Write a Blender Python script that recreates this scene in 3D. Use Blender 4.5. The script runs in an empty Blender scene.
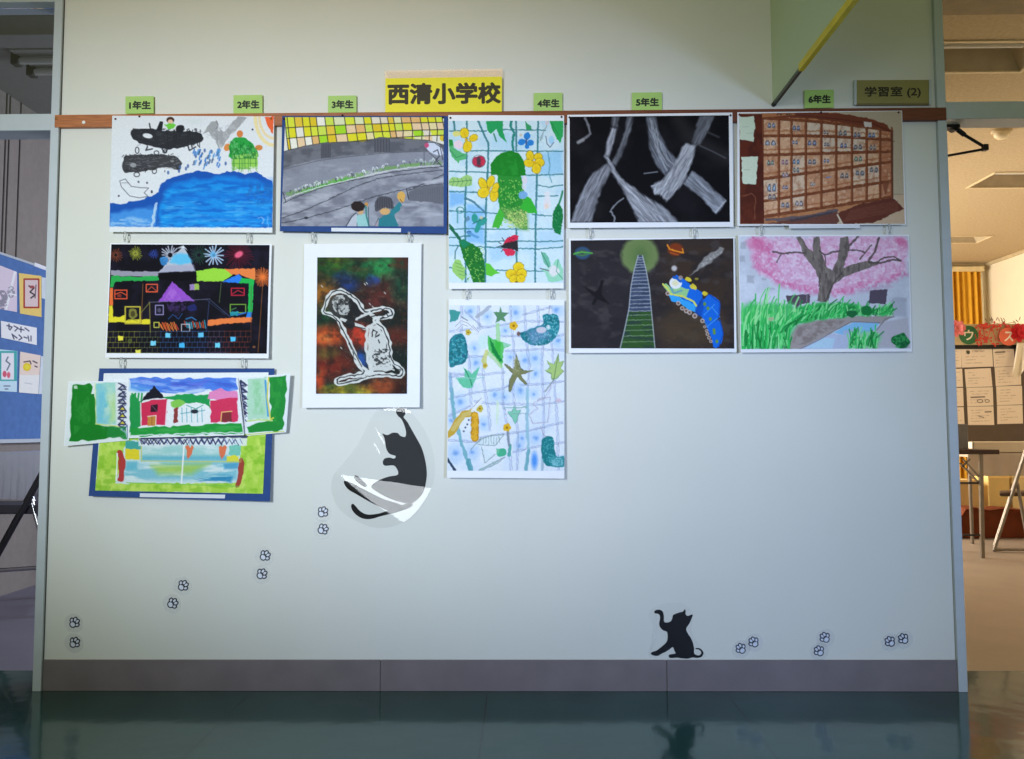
import bpy, bmesh, math, random
import numpy as np
from mathutils import Vector, Matrix
random.seed(7)
SC = bpy.context.scene
COL = SC.collection

# ------------------------------------------------------------------ camera
FPX, CX, CY = 815.0, 512.0, 379.5
CAM = np.array([0.0755, -2.7509, 0.8586])
YAW, PIT, ROL = -0.0130, 0.0623, -0.0033
_f = np.array([math.sin(YAW)*math.cos(PIT), math.cos(YAW)*math.cos(PIT), math.sin(PIT)])
_r = np.array([math.cos(YAW), -math.sin(YAW), 0.0]); _u = np.cross(_r, _f)
R_ = _r*math.cos(ROL)+_u*math.sin(ROL); U_ = _u*math.cos(ROL)-_r*math.sin(ROL)
cd = bpy.data.cameras.new('camera'); cam = bpy.data.objects.new('camera', cd); COL.objects.link(cam)
cd.sensor_width = 36; cd.lens = FPX/1024*36; cd.clip_start = 0.05
cam.matrix_world = Matrix(((R_[0], U_[0], -_f[0], CAM[0]), (R_[1], U_[1], -_f[1], CAM[1]), (R_[2], U_[2], -_f[2], CAM[2]), (0, 0, 0, 1)))
SC.camera = cam
def rays(px, py):
    a = (np.asarray(px, float)-CX)/FPX; b = -(np.asarray(py, float)-CY)/FPX
    return a[..., None]*R_+b[..., None]*U_+_f
def wpv(px, py, Y):
    d = rays(px, py); t = (np.asarray(Y)-CAM[1])/d[..., 1]
    return CAM+d*t[..., None]
def wp(px, py, Y=0.0): return Vector(wpv(px, py, Y))
def fp(px, py, z=0.0):
    d = rays(px, py); return Vector(CAM+d*((z-CAM[2])/d[2]))
def onplane(P0, n):
    P0 = np.array(P0); n = np.array(n)
    def f(px, py, off=0.0):
        d = rays(px, py); t = ((P0+n*off-CAM)@n)/(d@n)
        return CAM+d*t[..., None]
    return f

# ------------------------------------------------------------------ materials
def s2l(c):
    c = np.clip(np.asarray(c, float)/255.0, 0, 1)
    return np.where(c <= 0.04045, c/12.92, ((c+0.055)/1.055)**2.4)
def nd(nt, t, **kw):
    n = nt.nodes.new(t)
    for k, v in kw.items(): setattr(n, k, v)
    return n
def mat(name, rgb, rough=0.55, var=0.08, scale=18.0, bump=0.0, bscale=200.0, metal=0.0, spec=0.5, rgb2=None, stretch=(1, 1, 1), coat=0.0):
    m = bpy.data.materials.new(name); m.use_nodes = True; nt = m.node_tree; nt.nodes.clear()
    out = nd(nt, 'ShaderNodeOutputMaterial'); p = nd(nt, 'ShaderNodeBsdfPrincipled')
    nt.links.new(p.outputs[0], out.inputs[0])
    tc = nd(nt, 'ShaderNodeTexCoord'); mp = nd(nt, 'ShaderNodeMapping'); mp.inputs['Scale'].default_value = stretch
    nt.links.new(tc.outputs['Object'], mp.inputs[0])
    nz = nd(nt, 'ShaderNodeTexNoise'); nz.inputs['Scale'].default_value = scale; nz.inputs['Detail'].default_value = 5
    nt.links.new(mp.outputs[0], nz.inputs['Vector'])
    cr = nd(nt, 'ShaderNodeValToRGB')
    a = s2l(rgb); b = s2l(rgb2) if rgb2 is not None else np.clip(a*(1+var), 0, 1)
    a0 = a if rgb2 is not None else a*(1-var)
    cr.color_ramp.elements[0].color = (*a0, 1); cr.color_ramp.elements[1].color = (*b, 1)
    cr.color_ramp.elements[0].position = 0.3; cr.color_ramp.elements[1].position = 0.7
    nt.links.new(nz.outputs['Fac'], cr.inputs[0]); nt.links.new(cr.outputs[0], p.inputs['Base Color'])
    p.inputs['Roughness'].default_value = rough; p.inputs['Metallic'].default_value = metal
    p.inputs['Specular IOR Level'].default_value = spec; p.inputs['Coat Weight'].default_value = coat
    if bump:
        n2 = nd(nt, 'ShaderNodeTexNoise'); n2.inputs['Scale'].default_value = bscale; n2.inputs['Detail'].default_value = 4
        nt.links.new(mp.outputs[0], n2.inputs['Vector'])
        bp = nd(nt, 'ShaderNodeBump'); bp.inputs['Strength'].default_value = bump; bp.inputs['Distance'].default_value = 0.002
        nt.links.new(n2.outputs['Fac'], bp.inputs['Height']); nt.links.new(bp.outputs[0], p.inputs['Normal'])
    return m
def clear_mat(name, tint, gloss=0.06, rough=0.02, wave=0.0, wscale=8.0, haze=0.0, hazecol=(0.75, 0.78, 0.8)):
    """thin clear sheet: transparent + a Fresnel-weighted mirror + a little milky haze"""
    m = bpy.data.materials.new(name); m.use_nodes = True; nt = m.node_tree; nt.nodes.clear()
    out = nd(nt, 'ShaderNodeOutputMaterial'); tr = nd(nt, 'ShaderNodeBsdfTransparent'); tr.inputs[0].default_value = (*tint, 1)
    gl = nd(nt, 'ShaderNodeBsdfGlossy'); gl.inputs['Roughness'].default_value = rough
    df = nd(nt, 'ShaderNodeBsdfDiffuse'); df.inputs[0].default_value = (*hazecol, 1)
    fr = nd(nt, 'ShaderNodeLayerWeight'); fr.inputs[0].default_value = 0.25
    ad = nd(nt, 'ShaderNodeMath', operation='MULTIPLY_ADD'); ad.inputs[1].default_value = 0.6; ad.inputs[2].default_value = gloss
    nt.links.new(fr.outputs['Fresnel'], ad.inputs[0])
    m1 = nd(nt, 'ShaderNodeMixShader'); nt.links.new(ad.outputs[0], m1.inputs[0])
    nt.links.new(tr.outputs[0], m1.inputs[1]); nt.links.new(gl.outputs[0], m1.inputs[2])
    m2 = nd(nt, 'ShaderNodeMixShader'); m2.inputs[0].default_value = haze
    nt.links.new(m1.outputs[0], m2.inputs[1]); nt.links.new(df.outputs[0], m2.inputs[2])
    nt.links.new(m2.outputs[0], out.inputs[0])
    if wave:
        tc = nd(nt, 'ShaderNodeTexCoord'); w = nd(nt, 'ShaderNodeTexNoise'); w.inputs['Scale'].default_value = wscale
        nt.links.new(tc.outputs['Object'], w.inputs['Vector'])
        bp = nd(nt, 'ShaderNodeBump'); bp.inputs['Strength'].default_value = wave; bp.inputs['Distance'].default_value = 0.02
        nt.links.new(w.outputs['Fac'], bp.inputs['Height']); nt.links.new(bp.outputs[0], gl.inputs['Normal'])
    return m
def paint_mat(name, rough=0.6, spec=0.3):
    m = bpy.data.materials.new(name); m.use_nodes = True; nt = m.node_tree; nt.nodes.clear()
    out = nd(nt, 'ShaderNodeOutputMaterial'); p = nd(nt, 'ShaderNodeBsdfPrincipled'); nt.links.new(p.outputs[0], out.inputs[0])
    at = nd(nt, 'ShaderNodeAttribute'); at.attribute_name = 'paint'
    tc = nd(nt, 'ShaderNodeTexCoord'); nz = nd(nt, 'ShaderNodeTexNoise'); nz.inputs['Scale'].default_value = 160; nz.inputs['Detail'].default_value = 3
    nt.links.new(tc.outputs['Object'], nz.inputs['Vector'])
    mr = nd(nt, 'ShaderNodeMapRange'); mr.inputs['To Min'].default_value = 0.88; mr.inputs['To Max'].default_value = 1.12
    nt.links.new(nz.outputs['Fac'], mr.inputs['Value'])
    mx = nd(nt, 'ShaderNodeVectorMath', operation='SCALE'); nt.links.new(at.outputs['Color'], mx.inputs[0]); nt.links.new(mr.outputs[0], mx.inputs['Scale'])
    nt.links.new(mx.outputs[0], p.inputs['Base Color'])
    p.inputs['Roughness'].default_value = rough; p.inputs['Specular IOR Level'].default_value = spec
    return m

M = {}
M['paper'] = mat('white_paper', (246, 247, 253), 0.6, 0.015, 30, 0.05, 300, spec=0.3)
M['paint'] = paint_mat('painted_paper', .7, .1)
M['blue_card'] = mat('blue_mounting_card', (52, 80, 138), 0.8, 0.06, 40, spec=0.12)
M['strip'] = mat('title_paper', (225, 228, 235), 0.6, 0.02, 50)

# ------------------------------------------------------------------ object helpers
def tag(o, label=None, cat=None, group=None, kind=None):
    if label: o['label'] = label
    if cat: o['category'] = cat
    if group: o['group'] = group
    if kind: o['kind'] = kind
    return o
def wloc(o):
    v = Vector((0, 0, 0))
    while o is not None: v = v+o.location; o = o.parent
    return v
def thing(name, loc, label, cat, group=None):
    o = bpy.data.objects.new(name, None); COL.objects.link(o); o.location = loc; o.empty_display_size = 0.05
    return tag(o, label, cat, group)
def link_mesh(name, me, m, parent=None, loc=None, smooth=False):
    """me holds world coordinates; they are rebased to the parent's place or to loc"""
    org = wloc(parent) if parent is not None else Vector((0, 0, 0))
    own = Vector(loc) if loc is not None else org
    me.transform(Matrix.Translation(-own))
    if isinstance(m, (list, tuple)):
        for k in m: me.materials.append(k)
    elif m is not None: me.materials.append(m)
    if smooth:
        me.shade_smooth()
    o = bpy.data.objects.new(name, me); COL.objects.link(o)
    if parent is not None: o.parent = parent
    o.location = own-org
    return o
class MB:
    def __init__(s): s.v = []; s.f = []; s.mi = []
    def add(s, vs, fs, mi=0):
        k = len(s.v); s.v += [tuple(p) for p in vs]; s.f += [tuple(i+k for i in f) for f in fs]; s.mi += [mi]*len(fs)
    def box(s, x0, x1, y0, y1, z0, z1, mi=0):
        x0, x1 = min(x0, x1), max(x0, x1); y0, y1 = min(y0, y1), max(y0, y1); z0, z1 = min(z0, z1), max(z0, z1)
        s.add([(x0, y0, z0), (x1, y0, z0), (x1, y1, z0), (x0, y1, z0), (x0, y0, z1), (x1, y0, z1), (x1, y1, z1), (x0, y1, z1)],
              [(0, 3, 2, 1), (4, 5, 6, 7), (0, 1, 5, 4), (1, 2, 6, 5), (2, 3, 7, 6), (3, 0, 4, 7)], mi)
    def obox(s, a, b, w, h, mi=0, up=(0, 0, 1)):
        """bar from a to b, w wide across, h along up"""
        a = Vector(a); b = Vector(b); d = (b-a).normalized(); u = Vector(up); x = d.cross(u)
        if x.length < 1e-4: x = d.cross(Vector((0, 1, 0)))
        x.normalize(); u = x.cross(d).normalized(); x = x*w/2; u = u*h/2
        s.add([a-x-u, a+x-u, a+x+u, a-x+u, b-x-u, b+x-u, b+x+u, b-x+u], [(0, 1, 2, 3), (7, 6, 5, 4), (0, 4, 5, 1), (1, 5, 6, 2), (2, 6, 7, 3), (3, 7, 4, 0)], mi)
    def tube(s, pts, r, n=10, mi=0, closed=False):
        pts = [Vector(p) for p in pts]; N = len(pts); vs = []; fs = []; prev = None
        for i, p in enumerate(pts):
            if closed: d = (pts[(i+1) % N]-pts[i-1]).normalized()
            else: d = (pts[min(i+1, N-1)]-pts[max(i-1, 0)]).normalized()
            x = prev-d*prev.dot(d) if prev is not None else d.orthogonal()
            if x.length < 1e-5: x = d.orthogonal()
            x.normalize(); prev = x; y = d.cross(x)
            rr = r[i] if isinstance(r, (list, tuple)) else r
            vs += [p+(x*math.cos(2*math.pi*k/n)+y*math.sin(2*math.pi*k/n))*rr for k in range(n)]
        for i in range(N if closed else N-1):
            j = (i+1) % N
            fs += [(i*n+k, i*n+(k+1) % n, j*n+(k+1) % n, j*n+k) for k in range(n)]
        if not closed: fs += [tuple(range(n))[::-1], tuple((N-1)*n+k for k in range(n))]
        s.add(vs, fs, mi)
    def lathe(s, c, axis, prof, n=24, mi=0):
        """prof: list of (radius, distance along axis)"""
        c = Vector(c); a = Vector(axis).normalized(); x = a.orthogonal().normalized(); y = a.cross(x); vs = []; fs = []
        for r, h in prof: vs += [c+a*h+(x*math.cos(2*math.pi*k/n)+y*math.sin(2*math.pi*k/n))*max(r, 1e-5) for k in range(n)]
        for i in range(len(prof)-1): fs += [(i*n+k, i*n+(k+1) % n, (i+1)*n+(k+1) % n, (i+1)*n+k) for k in range(n)]
        fs += [tuple(range(n))[::-1], tuple((len(prof)-1)*n+k for k in range(n))]
        s.add(vs, fs, mi)
    def prism(s, pts, off, mi=0, midx=None):
        """closed outline (coplanar points, any shape) pushed by the vector off"""
        pts = [Vector(p) for p in pts]; n = len(pts); off = Vector(off)
        from mathutils.geometry import tessellate_polygon
        tr = [t for t in tessellate_polygon([pts])]
        vs = pts+[p+off for p in pts]
        fs = [tuple(t) for t in tr]+[tuple(n+i for i in t)[::-1] for t in tr]+[(i, (i+1) % n, n+(i+1) % n, n+i) for i in range(n)]
        s.add(vs, fs, mi)
    def build(s, name, m, parent=None, loc=None, smooth=False, bevel=0):
        me = bpy.data.meshes.new(name); me.from_pydata(s.v, [], s.f); me.validate()
        bm = bmesh.new(); bm.from_mesh(me); bmesh.ops.recalc_face_normals(bm, faces=bm.faces); bm.to_mesh(me); bm.free()
        if max(s.mi or [0]) > 0 and len(me.polygons) == len(s.mi):
            me.polygons.foreach_set('material_index', s.mi)
        o = link_mesh(name, me, m, parent, loc, False)
        if smooth:
            try: me.shade_smooth(); me.set_sharp_from_angle(angle=0.7)
            except Exception: pass
        if bevel:
            b = o.modifiers.new('bevel', 'BEVEL'); b.width = bevel; b.segments = 2; b.limit_method = 'ANGLE'
        return o
def copy_thing(o, loc, rot=None):
    c = o.copy(); COL.objects.link(c); c.location = loc
    if rot is not None: c.rotation_euler = rot
    for ch in o.children:
        d = ch.copy(); COL.objects.link(d); d.parent = c
        for g in ch.children:
            e = g.copy(); COL.objects.link(e); e.parent = d
    return c
def spl(pts, n=6, closed=True):
    P = [np.array(p, float) for p in pts]; N = len(P); out = []
    for i in range(N if closed else N-1):
        if closed: a, b, c, d = P[i-1], P[i], P[(i+1) % N], P[(i+2) % N]
        else: a, b, c, d = P[max(i-1, 0)], P[i], P[i+1], P[min(i+2, N-1)]
        for k in range(n):
            t = k/n
            out.append(tuple(0.5*((2*b)+(-a+c)*t+(2*a-5*b+4*c-d)*t*t+(-a+3*b-3*c+d)*t**3)))
    if not closed: out.append(tuple(P[-1]))
    return out
def text_mesh(body, bold=0.0):
    cu = bpy.data.curves.new('lettering', 'FONT'); cu.body = body; cu.resolution_u = 4; cu.extrude = 0.01
    o = bpy.data.objects.new('lettering', cu); COL.objects.link(o)
    me = bpy.data.meshes.new_from_object(o.evaluated_get(bpy.context.evaluated_depsgraph_get()))
    bpy.data.objects.remove(o); bpy.data.curves.remove(cu)
    return me
def lettering(name, body, tl, tr, bl, thick, m, parent, bold=0.0):
    """text stretched over the parallelogram tl-tr-bl (world points), standing proud by thick"""
    me = text_mesh(body)
    if bold:
        base = [v.co.copy() for v in me.vertices]; pf = [tuple(f.vertices) for f in me.polygons]; k = len(base); vs = []; fs = []
        for i in range(9):
            a = i*math.pi/4; o = Vector((bold*math.cos(a), bold*math.sin(a), .0003*i)) if i < 8 else Vector((0, 0, .0027))
            vs += [v+o for v in base]; fs += [tuple(j+k*i for j in f) for f in pf]
        me = bpy.data.meshes.new(name); me.from_pydata(vs, [], fs)
    n = len(me.vertices); co = np.empty(n*3); me.vertices.foreach_get('co', co); co = co.reshape(-1, 3)
    lo = co.min(0); hi = co.max(0); q = (co-lo)/(hi-lo)
    tl, tr, bl = (np.array(p) for p in (tl, tr, bl)); ex = tr-tl; ey = tl-bl; nn = np.cross(ex, ey); nn /= np.linalg.norm(nn)
    w = bl+q[:, :1]*ex+q[:, 1:2]*ey+q[:, 2:]*nn*thick
    me.vertices.foreach_set('co', w.ravel()); me.update()
    return link_mesh(name, me, m, parent)

# ------------------------------------------------------------------ painter: colours laid over a fine grid of paper vertices
_rng = np.random.default_rng(3); _LAT = _rng.random((257, 257))
def vnoise(x, y, seed=0):
    x = x+seed*17.31; y = y+seed*29.77
    xi = np.floor(x).astype(int); yi = np.floor(y).astype(int); fx = x-xi; fy = y-yi
    fx = fx*fx*(3-2*fx); fy = fy*fy*(3-2*fy); a = _LAT[xi % 256, yi % 256]; b = _LAT[(xi+1) % 256, yi % 256]; c = _LAT[xi % 256, (yi+1) % 256]; d = _LAT[(xi+1) % 256, (yi+1) % 256]
    return (a*(1-fx)+b*fx)*(1-fy)+(c*(1-fx)+d*fx)*fy
def fbm(x, y, seed=0): return vnoise(x, y, seed)*.55+vnoise(x*2.1, y*2.1, seed+1)*.3+vnoise(x*4.3, y*4.3, seed+2)*.15
class Art:
    def __init__(s, quad, zoom, bg, res=2.0, gain=1.12):
        """quad: TL,TR,BR,BL in zoom units; zoom=(x0,y0,scale) turns zoom units into photo pixels"""
        s.x0, s.y0, s.sc = zoom; s.gain = gain
        q = np.array(quad, float); w = max(np.linalg.norm(q[1]-q[0]), np.linalg.norm(q[2]-q[3]))/s.sc; h = max(np.linalg.norm(q[3]-q[0]), np.linalg.norm(q[2]-q[1]))/s.sc
        s.nu = max(3, int(w*res)); s.nv = max(3, int(h*res)); s.aa = s.sc/res*1.1
        u, v = np.meshgrid(np.linspace(0, 1, s.nu+1), np.linspace(0, 1, s.nv+1)); s.u = u; s.v = v
        P = (q[0]*(1-u)[..., None]+q[1]*u[..., None])*(1-v)[..., None]+(q[3]*(1-u)[..., None]+q[2]*u[..., None])*v[..., None]
        s.X = P[..., 0]; s.Y = P[..., 1]; s.C = np.ones(s.X.shape+(3,))*np.array(bg, float); s.seed = 0
    def win(s, x0, y0, x1, y1):
        m = (s.X >= x0) & (s.X <= x1) & (s.Y >= y0) & (s.Y <= y1)
        r = np.where(m.any(1))[0]; c = np.where(m.any(0))[0]
        if len(r) == 0 or len(c) == 0: return None
        return slice(r[0], r[-1]+1), slice(c[0], c[-1]+1)
    def put(s, W, cov, col, a, tex):
        s.seed += 1
        if tex is not None:
            sx, sy, lo, hi = tex[:4]; ta = math.radians(tex[4]) if len(tex) > 4 else 0
            n = fbm((s.X[W]*math.cos(ta)+s.Y[W]*math.sin(ta))/sx, (s.Y[W]*math.cos(ta)-s.X[W]*math.sin(ta))/sy, s.seed); cov = cov*np.clip((n-lo)/(hi-lo), 0, 1)
        cov = np.clip(cov*a, 0, 1)[..., None]
        s.C[W] = s.C[W]*(1-cov)+np.array(col, float)*cov
    def jit(s, W, rough):
        X = s.X[W]; Y = s.Y[W]
        if rough:
            k = rough*4; X = X+(vnoise(X/k, Y/k, s.seed+40)-.5)*2*rough; Y = Y+(vnoise(X/k, Y/k, s.seed+50)-.5)*2*rough
        return X, Y
    @staticmethod
    def segd(X, Y, a, b):
        dx, dy = b[0]-a[0], b[1]-a[1]; L = dx*dx+dy*dy+1e-9
        t = np.clip(((X-a[0])*dx+(Y-a[1])*dy)/L, 0, 1)
        return np.hypot(X-a[0]-t*dx, Y-a[1]-t*dy)
    def poly(s, pts, col, a=1.0, soft=None, rough=0, tex=None, smooth=0):
        if smooth: pts = spl(pts, smooth)
        sf = soft or s.aa; p = np.array(pts, float); mrg = sf+rough*2
        W = s.win(p[:, 0].min()-mrg, p[:, 1].min()-mrg, p[:, 0].max()+mrg, p[:, 1].max()+mrg)
        if W is None: return
        X, Y = s.jit(W, rough); ins = np.zeros(X.shape, bool); D = np.full(X.shape, 1e9)
        for i in range(len(p)):
            q, r = p[i-1], p[i]; D = np.minimum(D, s.segd(X, Y, q, r))
            if q[1] != r[1]:
                c = ((q[1] > Y) != (r[1] > Y)) & (X < (r[0]-q[0])*(Y-q[1])/(r[1]-q[1])+q[0]); ins ^= c
        s.put(W, np.clip(np.where(ins, D, -D)/sf+.5, 0, 1), col, a, tex)
    def line(s, pts, w, col, a=1.0, soft=None, rough=0, tex=None, smooth=0):
        if smooth: pts = spl(pts, smooth, False)
        sf = soft or s.aa; p = np.array(pts, float); mrg = sf+w+rough*2
        W = s.win(p[:, 0].min()-mrg, p[:, 1].min()-mrg, p[:, 0].max()+mrg, p[:, 1].max()+mrg)
        if W is None: return
        X, Y = s.jit(W, rough); D = np.full(X.shape, 1e9)
        for i in range(len(p)-1): D = np.minimum(D, s.segd(X, Y, p[i], p[i+1]))
        s.put(W, np.clip((w/2-D)/sf+.5, 0, 1), col, a*min(1, w/sf*1.3), tex)
    def ell(s, cx, cy, rx, ry, col, a=1.0, rot=0, soft=None, rough=0, tex=None):
        m = max(rx, ry)*1.1+(soft or s.aa)+rough*2; W = s.win(cx-m, cy-m, cx+m, cy+m)
        if W is None: return
        X, Y = s.jit(W, rough); c, n = math.cos(math.radians(rot)), math.sin(math.radians(rot))
        dx, dy = X-cx, Y-cy; e = np.hypot((dx*c+dy*n)/rx, (-dx*n+dy*c)/ry)
        s.put(W, np.clip((1-e)*min(rx, ry)/(soft or s.aa)+.5, 0, 1), col, a, tex)
    def ring(s, cx, cy, rx, ry, w, col, a=1.0):
        s.line([(cx+rx*math.cos(k*math.pi/12), cy+ry*math.sin(k*math.pi/12)) for k in range(25)], w, col, a)
    def rect(s, x0, y0, x1, y1, col, a=1.0, **k): s.poly([(x0, y0), (x1, y0), (x1, y1), (x0, y1)], col, a, **k)
    def frame(s, x0, y0, x1, y1, w, col, a=1.0): s.line([(x0, y0), (x1, y0), (x1, y1), (x0, y1), (x0, y0)], w, col, a)
    def wash(s, col, a, sx, sy, lo, hi): s.put((slice(None), slice(None)), np.ones(s.X.shape), col, a, (sx, sy, lo, hi))
    def burst(s, cx, cy, r, col, n, w, a=1.0, r0=0.25):
        for k in range(n):
            t = 2*math.pi*(k+random.uniform(-.2, .2))/n; e = r*random.uniform(.75, 1.05)
            s.line([(cx+r*r0*math.cos(t), cy+r*r0*math.sin(t)), (cx+e*math.cos(t), cy+e*math.sin(t))], w, col, a)
    def dots(s, n, x0, y0, x1, y1, r, col, a=1.0, inside=None):
        for _ in range(n):
            x, y = random.uniform(x0, x1), random.uniform(y0, y1)
            s.ell(x, y, r, r, col, a)
    def mesh(s, name, place, parent, m=None):
        """place(px,py,u,v) -> world points"""
        P = place(s.X/s.sc+s.x0, s.Y/s.sc+s.y0, s.u, s.v).reshape(-1, 3); nx, ny = s.nu+1, s.nv+1
        idx = np.arange(nx*ny).reshape(ny, nx)
        F = np.stack([idx[:-1, :-1], idx[1:, :-1], idx[1:, 1:], idx[:-1, 1:]], -1).reshape(-1, 4)
        me = bpy.data.meshes.new(name); me.vertices.add(len(P)); me.vertices.foreach_set('co', P.ravel())
        me.loops.add(F.size); me.loops.foreach_set('vertex_index', F.ravel().astype(np.int32))
        me.polygons.add(len(F)); me.polygons.foreach_set('loop_start', np.arange(0, F.size, 4, dtype=np.int32))
        me.update(calc_edges=True)
        at = me.attributes.new('paint', 'FLOAT_COLOR', 'POINT')
        L = np.clip(s2l(np.clip(s.C, 0, 255))*s.gain, 0, 0.92).reshape(-1, 3)
        at.data.foreach_set('color', np.concatenate([L, np.ones((len(L), 1))], 1).astype(np.float32).ravel())
        return link_mesh(name, me, m or M['paint'], parent)
def flat(Y, bend=0.0):
    def f(px, py, u, v): return wpv(px, py, Y-bend*v*v)
    return f
def sheet(name, quad_px, Y, bend, m, parent, thick=0.0006, n=10):
    """a sheet of card or paper hanging in front of the wall, lower edge lifting by bend"""
    q = np.array(quad_px, float); u, v = np.meshgrid(np.linspace(0, 1, n+1), np.linspace(0, 1, n+1))
    P = (q[0]*(1-u)[..., None]+q[1]*u[..., None])*(1-v)[..., None]+(q[3]*(1-u)[..., None]+q[2]*u[..., None])*v[..., None]
    A = wpv(P[..., 0], P[..., 1], Y-bend*v*v).reshape(-1, 3); B = A+np.array([0, thick, 0]); k = n+1; mb = MB()
    f = [(i*k+j, (i+1)*k+j, (i+1)*k+j+1, i*k+j+1) for i in range(n) for j in range(n)]; N = k*k
    fs = f+[tuple(N+i for i in t)[::-1] for t in f]
    bd = [j for j in range(k)]+[i*k+n for i in range(1, k)]+[n*k+j for j in range(n-1, -1, -1)]+[i*k for i in range(n-1, 0, -1)]
    fs += [(bd[i], bd[(i+1) % len(bd)], N+bd[(i+1) % len(bd)], N+bd[i]) for i in range(len(bd))]
    mb.add([tuple(p) for p in A]+[tuple(p) for p in B], fs)
    return mb.build(name, m, parent, smooth=False)
def zpx(quad, zoom): return [(x/zoom[2]+zoom[0], y/zoom[2]+zoom[1]) for x, y in quad]
def base_of(quad_px, Y):
    return (wp(*quad_px[2], Y)+wp(*quad_px[3], Y))/2
# ------------------------------------------------------------------ the eleven pupils' pictures
YTOP, YLOW = -0.0195, -0.017
def art_thing(name, quad_px, Y, label, cat, group=None):
    return thing(name, base_of(quad_px, Y), label, cat, group)
WHITE = (222, 226, 238)

# 1 --- sea creatures over a blue sea
Z = (100, 90, 5.061); q = [(62, 130), (882, 133), (872, 722), (47, 718)]
A = Art(q, Z, WHITE)
A.ell(470, 160, 60, 20, (205, 215, 215), .5, soft=25)
A.ring(880, 130, 95, 150, 18, (238, 215, 150), .8); A.ring(880, 130, 75, 115, 14, (240, 205, 130), .6)
A.poly([(832, 134), (880, 134), (878, 222), (862, 205), (845, 172)], (236, 96, 50), .95, rough=3)
A.poly([(520, 222), (560, 165), (592, 150), (600, 190), (622, 212), (648, 200), (668, 160), (700, 134), (742, 140), (690, 200), (645, 245), (612, 297), (598, 262), (570, 245), (548, 212)], (158, 160, 166), .95, rough=5)
A.line([(590, 160), (600, 180), (585, 200)], 4, (90, 90, 95), .7); A.poly([(560, 200), (612, 200), (640, 225), (612, 290), (580, 240)], (158, 160, 166), .95, rough=7); A.poly([(596, 178), (606, 176), (606, 210), (596, 206)], (222, 226, 234), .7, rough=3); A.poly([(520, 222), (742, 140), (612, 297)], (190, 192, 198), .6, tex=(12, 12, .5, .64)); A.line([(590, 235), (604, 300)], 8, (150, 152, 158), .9, rough=5)
def orca(p, a, tex): A.poly(p, (38, 40, 46), a, rough=4, tex=tex, smooth=4)
orca([(157, 218), (185, 197), (270, 196), (310, 202), (400, 208), (490, 212), (523, 240), (508, 266), (440, 284), (345, 300), (250, 284), (180, 258)], .95, None)
A.poly([(284, 204), (303, 158), (320, 160), (314, 206)], (38, 40, 46)); A.poly([(388, 212), (386, 186), (405, 177), (426, 184), (418, 214)], (38, 40, 46), smooth=3)

for k in range(46):
    x = random.uniform(180, 500); y = random.uniform(208, 284); A.line([(x, y), (x+random.uniform(8, 26), y+random.uniform(-5, 5))], 3, (86, 88, 94), .5)
for k in range(26):
    x = random.uniform(160, 510); A.line([(x, random.choice([202, 280])), (x+random.uniform(-8, 14), random.choice([196, 290]))], 5, (40, 42, 48), .7)
A.ell(241, 232, 25, 12, WHITE, 1, 10); A.wash((120, 120, 126), .0, 9, 9, .5, .7)
for p in ([(250, 170), (255, 196)], [(240, 288), (232, 305), (265, 298)], [(445, 282), (452, 306), (484, 288)], [(315, 300), (330, 318), (345, 296)]): A.line(p, 7, (45, 46, 52), .9)
A.poly([(114, 365), (130, 335), (200, 326), (330, 326), (388, 338), (414, 370), (396, 404), (340, 390), (250, 406), (140, 420), (116, 402)], (52, 53, 58), .92, rough=4, smooth=4)
for k in range(60):
    x = random.uniform(125, 395); y = random.uniform(332, 402); A.line([(x, y), (x+random.uniform(6, 24), y+random.uniform(-9, 9))], 3, (128, 130, 138), .6)
for k in range(40):
    x = random.uniform(118, 405); y = random.choice([random.uniform(325, 340), random.uniform(392, 412)]); A.line([(x, y), (x+random.uniform(-14, 14), y+random.uniform(-10, 10))], 4, (44, 45, 50), .8)
A.ell(168, 380, 16, 11, (170, 172, 180), .8); A.ell(365, 360, 10, 6, (150, 150, 156), .7)
for c in ((188, 305, 9, 16), (286, 318, 12, 10), (328, 311, 10, 8), (186, 428, 14, 11), (275, 410, 11, 13)): A.ring(*c, 5, (50, 50, 55), .85)
A.ell(356, 152, 20, 16, (70, 46, 40)); A.ell(356, 160, 13, 11, (228, 190, 165)); A.poly([(335, 178), (350, 168), (370, 168), (386, 180), (368, 196), (345, 197)], (110, 200, 70), 1, rough=3); A.line([(338, 182), (328, 176)], 6, (110, 190, 80))
A.line([(100, 460), (128, 450), (158, 488), (205, 494), (246, 496), (224, 520), (242, 538), (200, 546), (150, 536), (108, 490), (100, 460)], 4, (80, 82, 92), .8)
A.line([(110, 470), (145, 470)], 3, (90, 92, 100), .7)
for x, y in ((195, 465), (238, 470), (262, 512), (262, 518), (95, 536), (772, 200)): A.ell(x, y, 5, 5, (60, 65, 85))
for _ in range(34):
    x = random.uniform(468, 605); y = random.uniform(305, 392); c = random.choice([(60, 120, 200), (90, 150, 215), (70, 95, 130)])
    A.line([(x+4, y-9), (x-2, y+9)], 8, c, .85, rough=2)
for x, y in ((530, 306), (565, 312), (485, 335), (636, 372), (345, 418), (400, 410), (405, 390), (435, 398), (445, 385)): A.ell(x, y, 6, 10, (75, 105, 160), .85)
A.ell(708, 222, 16, 18, (214, 128, 74)); A.ell(644, 290, 16, 20, (216, 140, 80), 1, 30); A.ell(804, 292, 19, 14, (206, 132, 70))
A.poly([(655, 268), (690, 240), (730, 240), (770, 268), (795, 310), (792, 345), (665, 345), (655, 310)], (46, 160, 70), 1, rough=4, smooth=3)
A.poly([(672, 330), (796, 318), (797, 400), (670, 404)], (150, 206, 92), 1, rough=4)
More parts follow.
